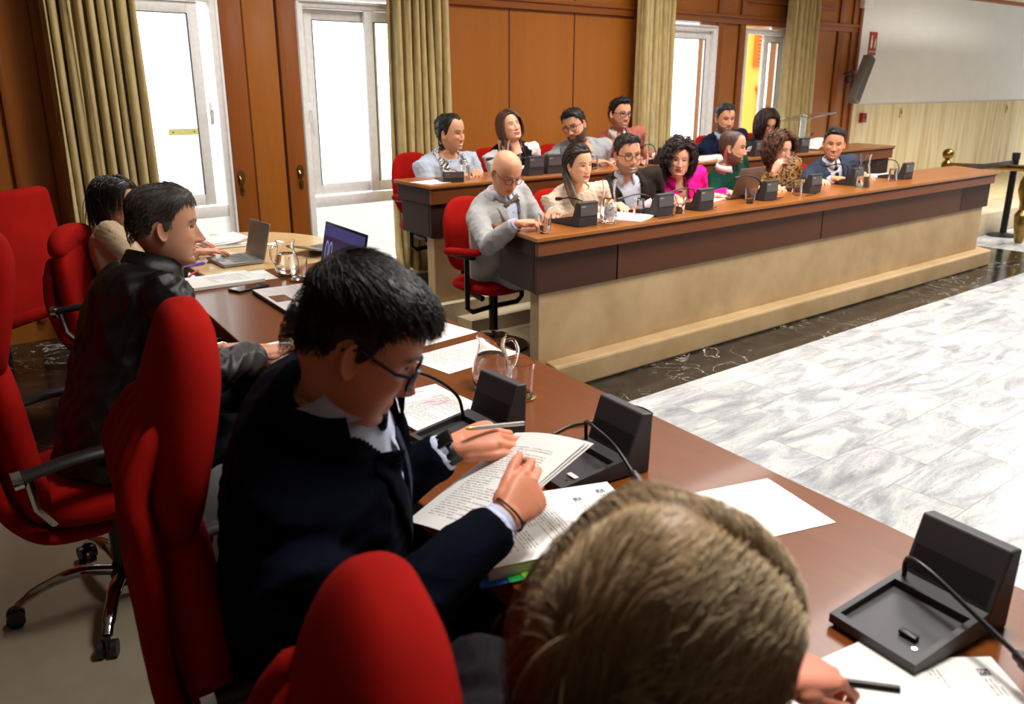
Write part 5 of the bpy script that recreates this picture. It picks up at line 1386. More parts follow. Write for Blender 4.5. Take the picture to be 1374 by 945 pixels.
# ---------------------------------------------------------------- person
def ik(S, T, l1, l2, pole):
    d = T-S; L = d.length; 
    if L > (l1+l2)*.995: l1, l2 = l1*L/(l1+l2)/.995, l2*L/(l1+l2)/.995
    a = math.acos(max(-1, min(1, (l1*l1+L*L-l2*l2)/(2*l1*L)))); dn = d.normalized(); p = Vector(pole); p = (p-dn*p.dot(dn)).normalized()
    return S+dn*math.cos(a)*l1+p*math.sin(a)*l1
def displace(V, F, amp, freq, seed, extra=None):
    me = bpy.data.meshes.new('t'); me.from_pydata([tuple(v) for v in V], [], F); me.update()
    n = np.empty(len(V)*3, dtype=np.float32); me.vertices.foreach_get('normal', n); n = n.reshape(-1, 3); bpy.data.meshes.remove(me)
    rs = np.random.RandomState(seed); w = np.zeros(len(V))
    for i in range(5):
        k = rs.normal(0, 1, 3)*freq*(1+.5*i); ph = rs.uniform(0, 6); k2 = rs.normal(0, 1, 3)*freq*.6
        w += np.abs(np.sin(V@k+ph+1.5*np.sin(V@k2)))*(-1)/(1+.4*i)
    w = (w-w.mean())/(w.std()+1e-9)
    if extra is not None: w = w*extra
    return V+n*(w*amp)[:, None]
def person(head_at, alpha, pitch, roll, seat, floor, label, H, hair=None, sc=1.0, face_yaw=-PI/2, hands=(None, None), top=None, near=False, female=False, build=1.0, neckoff=(0, -.030, -.175), knees=None, extras=None, hair2=None, glasses=None, legs=True, trousers='#23242a', lean=0, seed=1, bust=0, seat_h=.45, pelvis_back=0, ears=None, shoulder=None, twist=0, group=None, neck_len=-.052, nshift=(0, 0)):
    """head_at: world position of the head centre (between the eyes and ears)"""
    rnd = random.Random(seed)
    hp = Vector(head_at)
    t = -Vector((hp.x, hp.y, 0)).normalized(); vd = -t; rr = Vector((vd.y, -vd.x, 0))
    hd = t*math.cos(alpha)+rr*math.sin(alpha); yaw = math.atan2(hd.y, hd.x)
    R = rot_head(yaw, pitch, roll)
    root = empty('person', (seat[0], seat[1], floor), face_yaw-PI/2, label, 'person', group)
    hs = sc*(.96 if female else 1.0)
    def hw(v): return hp+R @ (Vector(v)*hs)
    # ---- skeleton
    N = hp+(R @ Vector((0, -.030, -.09)))*hs+Vector((0, 0, neck_len*hs))+ (Vector((math.cos(face_yaw), math.sin(face_yaw), 0))*(-.012+nshift[0]))+Vector((0, 0, nshift[1]))
    f0 = Vector((math.cos(face_yaw), math.sin(face_yaw), 0)); Pv = Vector((seat[0], seat[1], floor+seat_h+.09))-f0*pelvis_back
    u = (N-Pv); TL = u.length; u.normalize()
    r = f0.cross(u).normalized(); f = u.cross(r).normalized()
    if twist: r = (Matrix.Rotation(twist, 3, u) @ r); f = u.cross(r)
    b_ = build*sc; sw = (.176 if female else .198)*sc*(1+.35*(build-1))
    rings = [(-.16, .150, .11, -.01), (-.05, .178, .125, 0), (.12, .172, .122, 0), (.32, .158, .118, .005), (.5, .160, .120, .01), (.68, .184, .126, .008), (.82, .190, .114, .0), (.90, .174, .097, -.006), (.955, .126, .080, -.010), (.99, .078, .064, -.006), (1.03, .060, .056, 0)]
    if female: rings = [(s, w*(.90 if s < .2 else .85), d*.90, o) for s, w, d, o in rings]
    def torso(mb, infl, top_s=1.06):
        n = 26; vs = []; k = 0
        for (s, w, d, o) in rings:
            if s > top_s: break
            bb = 1+(b_-1)*(1.2 if s < .6 else .7)*(s < .93)
            bel = (b_-1)*.10*g(s-.35, .25)*.9
            for j in range(n):
                a = 2*PI*j/n; cx_ = math.cos(a); sy = math.sin(a); e = 2.3
                x = (w*bb+infl)*math.copysign(abs(cx_)**(2/e), cx_); y = (d*bb+infl)*math.copysign(abs(sy)**(2/e), sy)+o+(bel if sy > 0 else 0)
                if bust and sy > 0: y += bust*math.exp(-((s-.66)/.11)**2)*(math.exp(-((abs(x)-.07)/.055)**2))
                vs.append(Pv+u*(s*TL)+r*x+f*(y-.035*math.sin(PI*min(1, max(0, s)))*.5))
            k += 1
        fs = [(i*n+j, i*n+(j+1) % n, (i+1)*n+(j+1) % n, (i+1)*n+j) for i in range(k-1) for j in range(n)]
        fs += [tuple(range(n-1, -1, -1)), tuple((k-1)*n+j for j in range(n))]; mb.add(vs, fs)
    shs = []; arms = []
    for i, sd in enumerate((-1, 1)):            # -1: r negative = person's left?  r points to the person's right
        sh = N+r*(sd*sw)+u*(-.075*sc)
        if shoulder and shoulder[i]: sh = sh+Vector(shoulder[i])
        hnd = hands[i]
        if hnd is None: 
            wr = Pv+r*(sd*.14)+f*.34+Vector((0, 0, .08)); hd_ = dict(w=wr, dir=tuple(f-r*sd*.3), palm=(0, 0, -1), curl=REST, thumb=(.7, .3, .2))
        else: hd_ = dict(hnd)
        W_ = Vector(hd_['w']); el = Vector(hd_['elbow']) if 'elbow' in hd_ else ik(sh, W_, .285*sc, .250*sc, hd_.get('pole', tuple(r*sd*.5-Vector((0, 0, 1))-f*.3)))
        shs.append(sh); arms.append((sd, sh, el, W_, hd_))
    def armtube(mb, A, radii, endcut=0.0):
        sd, sh, el, W_, _ = A
        ins = sh-r*(sd*.07*sc)+u*(.0*sc); w_end = W_+(el-W_).normalized()*endcut
        m1 = sh.lerp(el, .35); m2 = sh.lerp(el, .72); m3 = el.lerp(w_end, .3); m4 = el.lerp(w_end, .7)
        mb.tube([ins, sh, m1, m2, el, m3, m4, w_end], [x*sc*(1+.45*(build-1)) for x in radii], 18)
    # ---- body: head, neck, torso, arms, legs and hands in one mesh
    vox = .007 if near else .011
    mb = MB(); torso(mb, -.012)
    for A in arms: armtube(mb, A, [.05, .052, .044, .040, .037, .036, .031, .026], .0)
    if legs: pass
    V1, F1 = remesh(mb.v, mb.f, vox*1.5, 3)
    skin = np.array(rgb(H.k['skin']))
    Rn = np.array(R)
    V0 = np.array(hp)+(H.verts*hs)@Rn.T
    # bend the lowest neck rings towards the neck base
    VV = [V0, V1]; CC = [H.cols, np.tile(skin, (len(V1), 1))]; FF = list(H.faces); FF += [tuple(i+len(V0) for i in f_) for f_ in F1]; cnt = len(V0)+len(V1)
    tipsw = []
    for (sd, sh, el, W_, hd_) in arms:
        side = 'L' if sd < 0 else 'R'
        M = frame_mat(hd_['dir'], hd_['palm'], W_); bl = M.to_3x3().inverted() @ (el-W_)
        hv, hf, tips = hand_mesh(side, hd_.get('curl', REST), hd_.get('thumb', (.7, .25, .3)), hd_.get('spread', 1.0), .0026 if near else .0042, sc*(.90 if female else 1.0), bl)
        Mn = np.array(M)
        hv = np.asarray(hv)@Mn[:3, :3].T+Mn[:3, 3]
        hc = np.tile(skin*np.array([1.0, .9, .88]), (len(hv), 1)); 
        for tp in tips:
            tw = np.array(M @ tp); dd = np.linalg.norm(hv-tw, axis=1); a = (smoothstep(.022, .006, dd)*.35)[:, None]; hc = hc*(1-a)+skin*np.array([1.06, .72, .68])*a
        VV.append(hv); CC.append(hc); FF += [tuple(i+cnt for i in f_) for f_ in hf]; cnt += len(hv); tipsw.append([M @ t_ for t_ in tips])
    VV = np.vstack(VV); CC = np.vstack(CC); CC = np.hstack([CC, np.ones((len(CC), 1))])
    inv = np.array(parent_matrix(root).inverted())
    def loc(V): V = np.asarray(V, float); return V@inv[:3, :3].T+inv[:3, 3]
    body = newobj('body', loc(VV), FF, M_skin, root, smooth=True, attr=CC)
    # eyes
    for e in H.eyes:
        if H.k['eye'] <= .25: break
        m_ = MB(); m_.sphere((0, 0, 0), .0122*hs, 18, 14); ob = m_.build('eye', eye_mat(H.k.get('iris', '#3a2416')), root, smooth=True, auto=180)
        M = Matrix.Translation(hw(e)) @ R.to_4x4() @ Matrix.Rotation(H.k.get('gx', 0), 4, 'Z') @ Matrix.Rotation(H.k.get('gz', 0), 4, 'X'); Ml = parent_matrix(root).inverted() @ M
        ob.location = Ml.to_translation(); ob.rotation_euler = Ml.to_euler()
    # ---- hair
    for st_ in ([hair] if hair else [])+([hair2] if hair2 else []):
        cv, cf, cc, cap = hair_cap(H, st_, rnd); vv = [cv]; ff = list(cf); ccc = [cc]
        if st_.get('nocap'): vv = []; ff = []; ccc = []; n0 = 0
        else: n0 = len(cv)
        if st_.get('n', 0):
            sv, sf, scol = strands(H, cap, st_, R, hp, seed*7+3); ff += [tuple(i+n0 for i in f_) for f_ in sf]; vv.append(sv); ccc.append(scol); n0 += len(sv)
        for ex_ in st_.get('blobs', []):        # extra locks: list of (path, radii) in head-local coordinates
            mbx = MB(); mbx.tube(spline(ex_[0], 5), list(np.interp(np.linspace(0, 1, 5*(len(ex_[0])-1)+1), np.linspace(0, 1, len(ex_[1])), ex_[1])), 14, flat=ex_[2] if len(ex_) > 2 else 1)
            bv = np.array([tuple(v) for v in mbx.v]); vv.append(bv); ff += [tuple(i+n0 for i in f_) for f_ in mbx.f]; n0 += len(bv)
            zz = bv[:, 2:3]; mixv = np.clip((-.05-zz)/.2, 0, 1); stripes = .82+.25*np.sin(bv[:, 0:1]*700+bv[:, 1:2]*500)
            ccc.append((np.array(rgb(st_['c']))*(1-mixv)+np.array(rgb(st_.get('btip', st_['c'])))*mixv)*stripes)
        vv = np.vstack(vv); ccc = np.clip(np.vstack(ccc), 0, 1); ccc = np.hstack([ccc, np.ones((len(ccc), 1))])
        newobj('hair', loc(np.array(hp)+(vv*hs)@Rn.T), ff, M_hair, root, smooth=True, attr=ccc)
    # ---- clothes
    C = dict(root=root, Pv=Pv, N=N, u=u, r=r, f=f, TL=TL, arms=arms, torso=torso, armtube=armtube, loc=loc, hw=hw, R=R, hs=hs, sc=sc, near=near, vox=vox, seed=seed, hp=hp, f0=f0, floor=floor, seat_h=seat_h, female=female, tips=tipsw, H=H, sw=sw, b=b_)
    if legs: make_legs(C, trousers)
    if top: top(C)
    if glasses: make_glasses(C, **glasses)
    if extras: extras(C)
    return root, C
def part(C, name, V, F, m, auto=180): return newobj(name, C['loc'](V), F, m, C['root'], smooth=True, auto=auto if auto < 180 else None)
def pmb(C, name, mb, m, auto=40): return part(C, name, np.array([tuple(v) for v in mb.v]), mb.f, m, auto)
def make_legs(C, col):
    mb = MB(); Pv, r, f0, sc = C['Pv'], C['r'], C['f0'], C['sc']; rh = Vector((r.x, r.y, 0)).normalized()
    kz = C['floor']+C['seat_h']+.08
    mb.sphere(tuple(Pv-Vector((0, 0, .03))), .165*sc, 20, 14, (1.05, 1.0, .68)); ank = []
    for s in (-1, 1):
        hip = Pv+rh*(s*.085*sc)+Vector((0, 0, -.03)); kn = Pv+rh*(s*.13)+f0*.43*sc; kn.z = kz
        an = kn+f0*(-.02)+rh*(s*.0); an.z = C['floor']+.09; ank.append(an)
        mb.tube([hip, hip.lerp(kn, .5), kn, kn+Vector((0, 0, -.04)), kn.lerp(an, .4), an], [.095*sc, .083*sc, .064*sc, .062*sc, .062*sc, .055*sc], 18)
    V, F = remesh(mb.v, mb.f, .010 if C['near'] else .014, 4)
    V = displace(V, F, .0022, 26, C['seed'])
    part(C, 'trousers', V, F, fabric('trousers_'+col, col, .85))
    for an in ank:
        m2 = MB(); d = f0; c = an+Vector((0, 0, -.06)); sidev = Vector((-d.y, d.x, 0))
        M = Matrix(((sidev.x, d.x, 0, c.x), (sidev.y, d.y, 0, c.y), (0, 0, 1, c.z), (0, 0, 0, 1)))
        sec = [(-.075, .030, .05), (-.04, .036, .07), (.02, .040, .065), (.09, .046, .04), (.15, .042, .032), (.185, .02, .022)]; n = 16; vs = []
        for (y, w, h) in sec:
            for k in range(n):
                a = 2*PI*k/n; vs.append((w*math.cos(a), y, max(-.028, h*math.sin(a)*.8)))
        m2.add([M @ Vector(v) for v in vs], [(i*n+k, i*n+(k+1) % n, (i+1)*n+(k+1) % n, (i+1)*n+k) for i in range(len(sec)-1) for k in range(n)]+[tuple(range(n-1, -1, -1)), tuple((len(sec)-1)*n+k for k in range(n))])
        pmb(C, 'shoe', m2, M_blackp)
def tl(C, p):   # torso-local (x to r, y to f, s along spine 0..1)
    d = p-np.array(C['Pv']); return d@np.array(C['r']), d@np.array(C['f']), (d@np.array(C['u']))/C['TL']
SL_JACKET = [.062, .070, .064, .058, .056, .054, .049, .043]; SL_SHIRT = [.055, .060, .054, .050, .047, .045, .041, .036]; SL_LOOSE = [.062, .068, .064, .062, .060, .058, .052, .040]
def garment(C, infl, sl, endcut, amp, freq=30, neck_s=None, vcut=None, s_lo=None, thick=.0, arms=True, neck_r=None, seedo=0, smooth=5):
    mb = MB(); C['torso'](mb, infl, 1.0)
    if arms:
        for A in C['arms']: C['armtube'](mb, A, sl, endcut)
    V, F = remesh(mb.v, mb.f, C['vox']*.9, smooth)
    # folds, stronger near the elbows and waist
    ex = np.ones(len(V))*.7
    for A in C['arms']:
        ex += 1.3*np.exp(-(np.linalg.norm(V-np.array(A[2]), axis=1)/.09)**2)+.5*np.exp(-(np.linalg.norm(V-np.array(A[1]), axis=1)/.09)**2)
    V = displace(V, F, amp, freq, C['seed']+seedo, ex)
    x, y, s = tl(C, V); fr = []
    cen = lambda f_: V[list(f_)].mean(0)
    Fa = np.array([f_ for f_ in F if len(f_) == 4]); c = V[Fa].mean(1); x, y, s = tl(C, c)
    dele = np.zeros(len(Fa), bool)
    if neck_s is not None:
        front = smoothstep(-.02, .06, y); lim = neck_s-(front*C.get('neckdip', .0))
        rad = np.hypot(x, y-.0); dele |= (s > lim) & (rad < C.get('neckrad', .115))
    if vcut is not None: dele |= vcut(x, y, s)
    if s_lo is not None: dele |= (s < s_lo) & (np.abs(x) < .3)
    Fa = Fa[~dele]
    return V, [tuple(f_) for f_ in Fa]
def surf(C, V, F):
    bvh = BVHTree.FromPolygons([tuple(v) for v in V], F)
    def q(x, s, lift=.004, from_front=True):
        p = C['Pv']+C['u']*(s*C['TL'])+C['r']*x; d = C['f'] if from_front else -C['f']
        hit = bvh.ray_cast(p, d, .26)
        if hit[0] is None: hit = bvh.ray_cast(p+d*.26, -d, .26)
        if hit[0] is None or (s > .8 and abs(x) > .05 and (hit[0]-p).length < .02):
            h2 = bvh.ray_cast(p+C['u']*.15+d*.03, -C['u'], .4)
            if h2[0] is not None: return h2[0]+C['u']*lift+d*lift
        if hit[0] is None:
            hit = (p+d*.115, d)
        return hit[0]+d*lift
    return q
def solid(o, t, off=-1):
    md = o.modifiers.new('s', 'SOLIDIFY'); md.thickness = t; md.offset = off; return o
def strip(C, name, q, left, right, m, n=14, lift=.004, th=.003):
    """strip between two (x,s) polylines projected on the front of a garment"""
    def res(pl):
        P = np.array(pl, float); t = np.linspace(0, 1, len(P)); tt = np.linspace(0, 1, n+1); return np.stack([np.interp(tt, t, P[:, j]) for j in (0, 1)], 1)
    L, Rr = res(left), res(right); vs = []; K = 4
    for i in range(n+1):
        for k in range(K+1):
            x, s = L[i]*(1-k/K)+Rr[i]*k/K; vs.append(q(x, s, lift))
    fs = [(i*(K+1)+k, i*(K+1)+k+1, (i+1)*(K+1)+k+1, (i+1)*(K+1)+k) for i in range(n) for k in range(K)]
    o = part(C, name, np.array([tuple(v) for v in vs]), fs, m); solid(o, th, 0); return o
def collar_band(C, name, m, r0=.056, r1=.062, z0=-.010, z1=.030, gap=.5, point=0, pdrop=.045, flare=.0):
    """folded shirt collar round the neck base, open at the front"""
    N, u, r, f = C['N'], C['u'], C['r'], C['f']; sc = C['sc']*(.92 if C['female'] else 1)
    ax = (C['hp']+(C['R'] @ Vector((0, -.03, -.1)))*C['hs']-N).normalized(); ax = (ax*.6+u*.4).normalized()
    rr = (r-ax*r.dot(ax)).normalized(); ff = rr.cross(ax)*-1 if rr.cross(ax).dot(f) < 0 else rr.cross(ax)
    vs = []; n = 30; rows = 5
    for j in range(rows):
        for i in range(n+1):
            a = -PI/2+gap/2+(2*PI-gap)*i/n            # start just right of front, go round the back
            fr = max(0, 1-abs(((i/n)-0)/.16)) if i/n < .5 else max(0, 1-abs((1-i/n)/.16))
            t = j/(rows-1)
            if j <= 2: rad = r0+.002*j+flare*(j/2); z = z1*(.0+j/2)
            else: rad = r1+.006*(j-2)+flare+point*fr*.010*(j-2)/2; z = z1-(z1-z0)*((j-2)/2)-pdrop*fr*point*((j-2)/2)*.8
            rad *= sc
            vs.append(N+ax*(z+.0)+(rr*math.cos(a+PI)*rad+ff*(-math.sin(a)*rad*.98))+ff*.002)
    fs = [(j*(n+1)+i, j*(n+1)+i+1, (j+1)*(n+1)+i+1, (j+1)*(n+1)+i) for j in range(rows-1) for i in range(n)]
    o = part(C, name, np.array([tuple(v) for v in vs]), fs, m); solid(o, .0025, 0); return o
def cuffs(C, m, name='shirt_cuff', off=.0, L=.035, r=.036):
    for (sd, sh, el, W_, hd_) in C['arms']:
        d = (W_-el).normalized(); mb = MB(); a = W_-d*(L+.02-off); b = W_-d*(.004-off)
        mb.tube([a, b, b, a+d*.01], [r*C['sc'], (r-.002)*C['sc'], (r-.005)*C['sc'], (r-.004)*C['sc']], 20, caps=False)
        pmb(C, name, mb, m)
def top_suit(jc, sc_='#dfe3ea', tie=None, tiec='#1a2140', vx=.075, vs=.48, lap=True, jm=None, bow=None, shirt_m=None, loose=False, open_=0.0, lapm=None, dots=None, colz=.030):
    def fn(C):
        sm_ = shirt_m or fabric('shirt_'+sc_, sc_, .8); jm_ = jm or fabric('jacket_'+jc, jc, .85)
        V, F = garment(C, .002, SL_SHIRT, .012, .0012, 30, neck_s=1.0); o = part(C, 'shirt', V, F, sm_)
        q = surf(C, V, F)
        def vcut(x, y, s):
            w = np.interp(s, [vs-.02, vs, .97, 1.02], [open_*.9, .004+open_, vx, vx+.006]); w = np.where(s < vs-.02, open_, w)
            return (y > 0) & (np.abs(x) < w) & (s > -.1)
        C['neckrad'] = .084
        V2, F2 = garment(C, .017, SL_JACKET, .022, .0022, 24, neck_s=.955, vcut=vcut, seedo=5); jo = part(C, 'jacket', V2, F2, jm_); solid(jo, .005)
        q2 = surf(C, V2, F2)
        if lap:
            for sg in (-1, 1):
                ins = [(sg*(.004+open_), vs), (sg*(vx*.45+open_*.5), .70), (sg*(vx*.80), .86), (sg*vx*.98, .955)]
                out = [(sg*(.012+open_), vs-.01), (sg*(vx*.45+.050), .68), (sg*(vx*.80+.058), .83), (sg*(vx*.98+.040), .935)]
                strip(C, 'lapel', q2, ins, out, lapm or jm_, 14, .005, .004)
        collar_band(C, 'collar', sm_, point=1.0, z1=colz, gap=.35 if (tie or bow) else .9)
        # jacket collar round the back of the neck
        N, u, r, f = C['N'], C['u'], C['r'], C['f']; vsx = []; n = 24; s2 = C['sc']*(.92 if C['female'] else 1)
        for j, (rad, zz) in enumerate(((.064, .014), (.069, .020), (.080, -.008), ((.116 if C['near'] else .098), -.040))):
            for i in range(n+1):
                a = PI*(-.12+1.24*i/n); vsx.append(N+u*(zz*s2)+r*(math.cos(a)*rad*s2*1.05)-f*(math.sin(a)*rad*s2*.95)+f*.004)
        bv = BVHTree.FromPolygons([tuple(v) for v in V2], F2)
        for i in range(3*(n+1), 4*(n+1)):
            hit = bv.ray_cast(vsx[i]+u*.12, -u)
            if C['near'] and hit[0] is not None and (hit[0]-vsx[i]).length < .07: vsx[i] = hit[0]+u*.005
        for i in range(2*(n+1), 3*(n+1)): vsx[i] = vsx[i-(n+1)].lerp(vsx[i+(n+1)], .55)+u*.008
        o = part(C, 'jacket_collar', np.array([tuple(v) for v in vsx]), [(j*(n+1)+i, j*(n+1)+i+1, (j+1)*(n+1)+i+1, (j+1)*(n+1)+i) for j in range(3) for i in range(n)], lapm or jm_); solid(o, .004, 0)
        cuffs(C, sm_)
        if tie:
            tm = fabric('tie_'+tiec, tiec, .6); 
            strip(C, 'tie', q, [(-.014, .90), (-.022, .70), (-.03, .45), (-.034, .30)], [(.014, .90), (.022, .70), (.03, .45), (.034, .30)], tm, 12, .013, .004)
            mb = MB(); kp = q(0, .945, .010); mb.bbox(-.017, .017, -.008, .008, -.016, .014, .006); 
            M = frame_mat(C['f'], -C['u'], kp); pmb(C, 'tie_knot', MB().add([M @ v for v in mb.v], mb.f), tm)
        if bow:
            bm_ = fabric('bow_'+bow, bow, .8); kp = q(0, .945, .026); M = frame_mat(C['f'], -C['u'], kp); mb = MB()
            mb.sphere((0, 0, 0), .012, 12, 8)
            for sg in (-1, 1):
                vs_ = []; 
                for (x, hh, dd) in ((.004, .008, .006), (.03, .020, .009), (.060, .026, .007), (.066, .024, .003)):
                    for k in range(12): a = 2*PI*k/12; vs_.append((sg*x, dd*math.cos(a), hh*math.sin(a)))
                mb.add(vs_, [(i*12+k, i*12+(k+1) % 12, (i+1)*12+(k+1) % 12, (i+1)*12+k) for i in range(3) for k in range(12)]+[tuple(range(11, -1, -1)), tuple(36+k for k in range(12))])
            pmb(C, 'bow_tie', MB().add([M @ v for v in mb.v], mb.f), bm_)
        # shirt placket buttons
        mb = MB()
        for s_ in (.58, .70, .82):
            p = q(0, s_, .003); M = frame_mat(-C['u'], -C['f'], p); mb.lathe([(.005, 0), (.005, .002), (.003, .003)], 10, M=M)
        if not tie: pmb(C, 'buttons', mb, mat('button_white', '#d8d4cc', .4))
        C['q'] = q; C['q2'] = q2
    return fn
def top_plain(c, m=None, name='sweater', sl=SL_SHIRT, infl=.008, amp=.0022, neck=.985, dip=.02, collar=None, vneck=None, freq=26, endcut=.01, ccol=None, collar_kw={}, band=True):
    def fn(C):
        mm = m or fabric(name+'_'+c, c, .9); C['neckdip'] = dip
        vc = None
        if vneck:
            def vc(x, y, s): return (y > 0) & (np.abs(x) < np.interp(s, [vneck[0], 1.0], [0, vneck[1]])) & (s > vneck[0])
        C['neckrad'] = .078 if collar else .090
        V, F = garment(C, infl, sl, endcut, amp, freq, neck_s=neck, vcut=vc); o = part(C, name, V, F, mm); solid(o, .004)
        q = surf(C, V, F); C['q'] = q; C['neckdip'] = 0
        if collar: collar_band(C, 'collar', fabric('collar_'+collar, collar, .8), **collar_kw)
        elif band:
            N, u, r, f = C['N'], C['u'], C['r'], C['f']; mb = MB(); s2 = C['sc']*(.9 if C['female'] else 1); pts = []
            for k in range(33):
                a = 2*PI*k/32; dipz = -.028*max(0, math.sin(a)) if dip > .0 else 0
                pts.append(N+u*((-.012+dipz)*s2)+r*(math.cos(a)*.073*s2)+f*(math.sin(a)*.070*s2))
            mb.tube(pts, .006, 10, caps=False); pmb(C, 'neckband', mb, mm)
    return fn
def make_glasses(C, c='#101010', w=.058, h=.040, th=.0022, round_=2.6, tint=None, drop=0.0, half=False):
    H = C['H']; mb = MB(); hw = C['hw']; y0 = max(H.surf_y(.0, -.004)+.004, H.surf_y(.031, .01)+.012); zc = -.004+drop; m = mat('frame_'+c, c, .25); lm = pane_mat('lens', (.93, .94, .95), .07)
    ln = MB()
    for sx in (-1, 1):
        pts = []; 
        for k in range(29):
            a = 2*PI*k/28; x = sx*.0345+w/2*.86*math.copysign(abs(math.cos(a))**(2/round_), math.cos(a)); z = zc+h/2*math.copysign(abs(math.sin(a))**(2/round_), math.sin(a))
            pts.append(hw((x, y0-.5*(abs(x)-.02)**2*14, z)))
        mb.tube(pts, th, 8, caps=False)
        ln.add([hw((sx*.0345, y0-.0015, zc))]+pts[:-1], [(0, i+1, (i+1) % 28+1) for i in range(28)])
        xo = sx*(.0345+w/2*.86)
        mb.tube([hw((xo, y0-.012, zc+h*.25)), hw((sx*.0775*H.k['w'], y0-.035, zc+h*.26)), hw((sx*.0800*H.k['w'], .002, .014)), hw((sx*.0785*H.k['w'], -.022, .002))], th*.95, 8)
    mb.tube([hw((-.0095, y0, zc+.004)), hw((0, y0+.002, zc+.007)), hw((.0095, y0, zc+.004))], th, 8)
    o = pmb(C, 'glasses', mb, m)
    n = newobj('lens', C['loc'](np.array([tuple(v) for v in ln.v])), ln.f, lm, C['root']); n.parent = o
# ================================================================ the councillors
d2r = math.radians
def deskhands(x, Y, z, sp=.11, rotin=.5):
    return (dict(w=(x+sp, Y, z), dir=(-rotin, -1, -.05), palm=(0, 0, -1), curl=REST, thumb=(.6, .25, .2)), dict(w=(x-sp, Y, z), dir=(rotin, -1, -.05), palm=(0, 0, -1), curl=REST, thumb=(.6, .25, .2)))
HC = dict
FRONT = -PI/2
FY = -PI/2-.40
# --- front row
p = atY(679, 232, 4.02)
H = Head(skin='#c58a6a', brow='#8a6a55', jaw=1.0, smile=0, hairline=.5, nose=1.05, eye=.45, redden=.2, gz=-.3, beard=.12, beardc='#8a7568')
R1 = Vector(at(694, 300, .925))
person(p, d2r(34), d2r(26), d2r(-2), (3.36, 4.25), 0, 'bald man with glasses in a light grey suit and bow tie', H,
       hands=(dict(w=(3.48, 3.84, .925), dir=(-.8, -.6, 0), palm=(0, 0, -1), curl=HOLD), dict(w=tuple(R1), dir=(.95, -.35, .05), palm=(0, .1, -1), curl=HOLD, thumb=(.5, .3, .2))),
       top=top_suit('#b3b1b0', '#ccd6ea', bow='#756b60', vx=.072, vs=.46), glasses=dict(c='#3a2422', w=.054, h=.034, drop=.0), trousers='#98a0ab', sc=1.04, seed=11, face_yaw=FRONT+.25, build=1.06)
p = atY(777, 221, 4.02)
H = Head(female=True, skin='#cf9a78', brow='#2a1a12', smile=.55, nose=.9, lip='#b4574f', w=.96, jaw=.93, gx=.25, neck=.88)
tail = dict(c='#2b1d16', t=.011, side=.95, n=420, len=.16, r=.0030, steps=10, comb=(0, -1, -.15), grav=.05, c2='#3b2a20', rough=.05,
            blobs=[([(.035, -.085, .03), (.060, -.080, -.03), (.074, -.03, -.10), (.080, .02, -.17), (.078, .06, -.23), (.070, .075, -.29), (.062, .08, -.33)], [.012, .026, .033, .034, .030, .020, .006], .62), ([(.03, -.08, .03), (.068, -.070, -.04), (.090, -.02, -.12), (.098, .03, -.2), (.090, .05, -.26)], [.01, .016, .02, .016, .004], .7)], btip='#8d7058')
person(p, d2r(40), d2r(2), d2r(3), (4.0, 4.22), 0, 'woman in a cream sweater with a long side ponytail, seated beside the bald man', H, tail, hands=deskhands(3.95, 3.86, .905), top=top_plain('#e3cdb4', name='cream_sweater', infl=.010, sl=SL_LOOSE, amp=.0028), female=True, seed=12, face_yaw=FY, bust=.025, neckoff=(0, 0, 0))
p = atY(842, 207, 4.02)
H = Head(skin='#c98f70', brow='#241a16', smile=.9, open=.8, eye=.55, beard=.75, beardc='#6f655e', nose=1.05, gx=.2, fat=.2)
shortdark = dict(c='#17120f', c2='#2a2420', t=.007, side=.45, quiff=.010, sideshort=.6, n=380, len=.035, r=.0022, comb=(.1, -.3, .3), radial=.4, vol=.004, grav=.0, rough=.2, grey='#3b3735')
person(p, d2r(26), d2r(5), d2r(4), (4.55, 4.25), 0, 'smiling man with glasses in a dark brown jacket over a pale open shirt', H, shortdark, hands=deskhands(4.5, 3.86, .905), top=top_suit('#2d2520', '#d3d9ea', vx=.085, vs=.30, open_=.02), glasses=dict(c='#15120f', w=.056, h=.038), sc=1.04, seed=13, face_yaw=FY, build=1.12)
p = atY(911, 214, 4.02)
H = Head(female=True, skin='#cf947a', brow='#2a1a16', smile=.6, nose=.95, lip='#a94440', w=1.0, fat=.4, eye=.7, neck=.95)
curly = dict(c='#21110e', c2='#33191a', t=.022, side=1.0, n=900, len=.23, r=.0036, steps=16, comb=(0, -.5, .1), part=-.02, side_comb=1.1, grav=.28, curl=.011, cfreq=1.5, vol=.014, spreadlay=.022, rough=.3, jit=.35, rootm=-.002)
person(p, d2r(6), d2r(2), d2r(-4), (5.15, 4.22), 0, 'smiling woman with dark curly hair in a bright magenta shirt', H, curly, hands=deskhands(5.1, 3.86, .905), top=top_plain('#f01f92', name='magenta_shirt', sl=SL_LOOSE, infl=.012, amp=.003, vneck=(.62, .055), neck=.97, collar='#f01f92', collar_kw=dict(point=1.1, gap=1.1, r1=.074), band=False), female=True, seed=14, face_yaw=FY, bust=.03, build=1.12)
p = atY(983, 198, 4.05)
H = Head(skin='#b98263', brow='#1d1511', beard=.8, beardc='#2c2420', nose=1.1, w=.98, buzz='#1b1512', recede=.012, hairline=.002)
person(p, d2r(78), d2r(3), 0, (5.75, 4.22), 0, 'man in a dark green sweater over a white collar, looking away to the right', H, None, hands=deskhands(5.7, 3.88, .905), top=top_plain('#123b2c', name='green_sweater', sl=SL_LOOSE, infl=.012, amp=.0026, neck=.985, collar='#e3e0dc', collar_kw=dict(point=.25, gap=.5, r0=.056, r1=.062), band=True), sc=1.04, seed=15, face_yaw=FRONT+.1)
p = atY(1047, 201, 4.04)
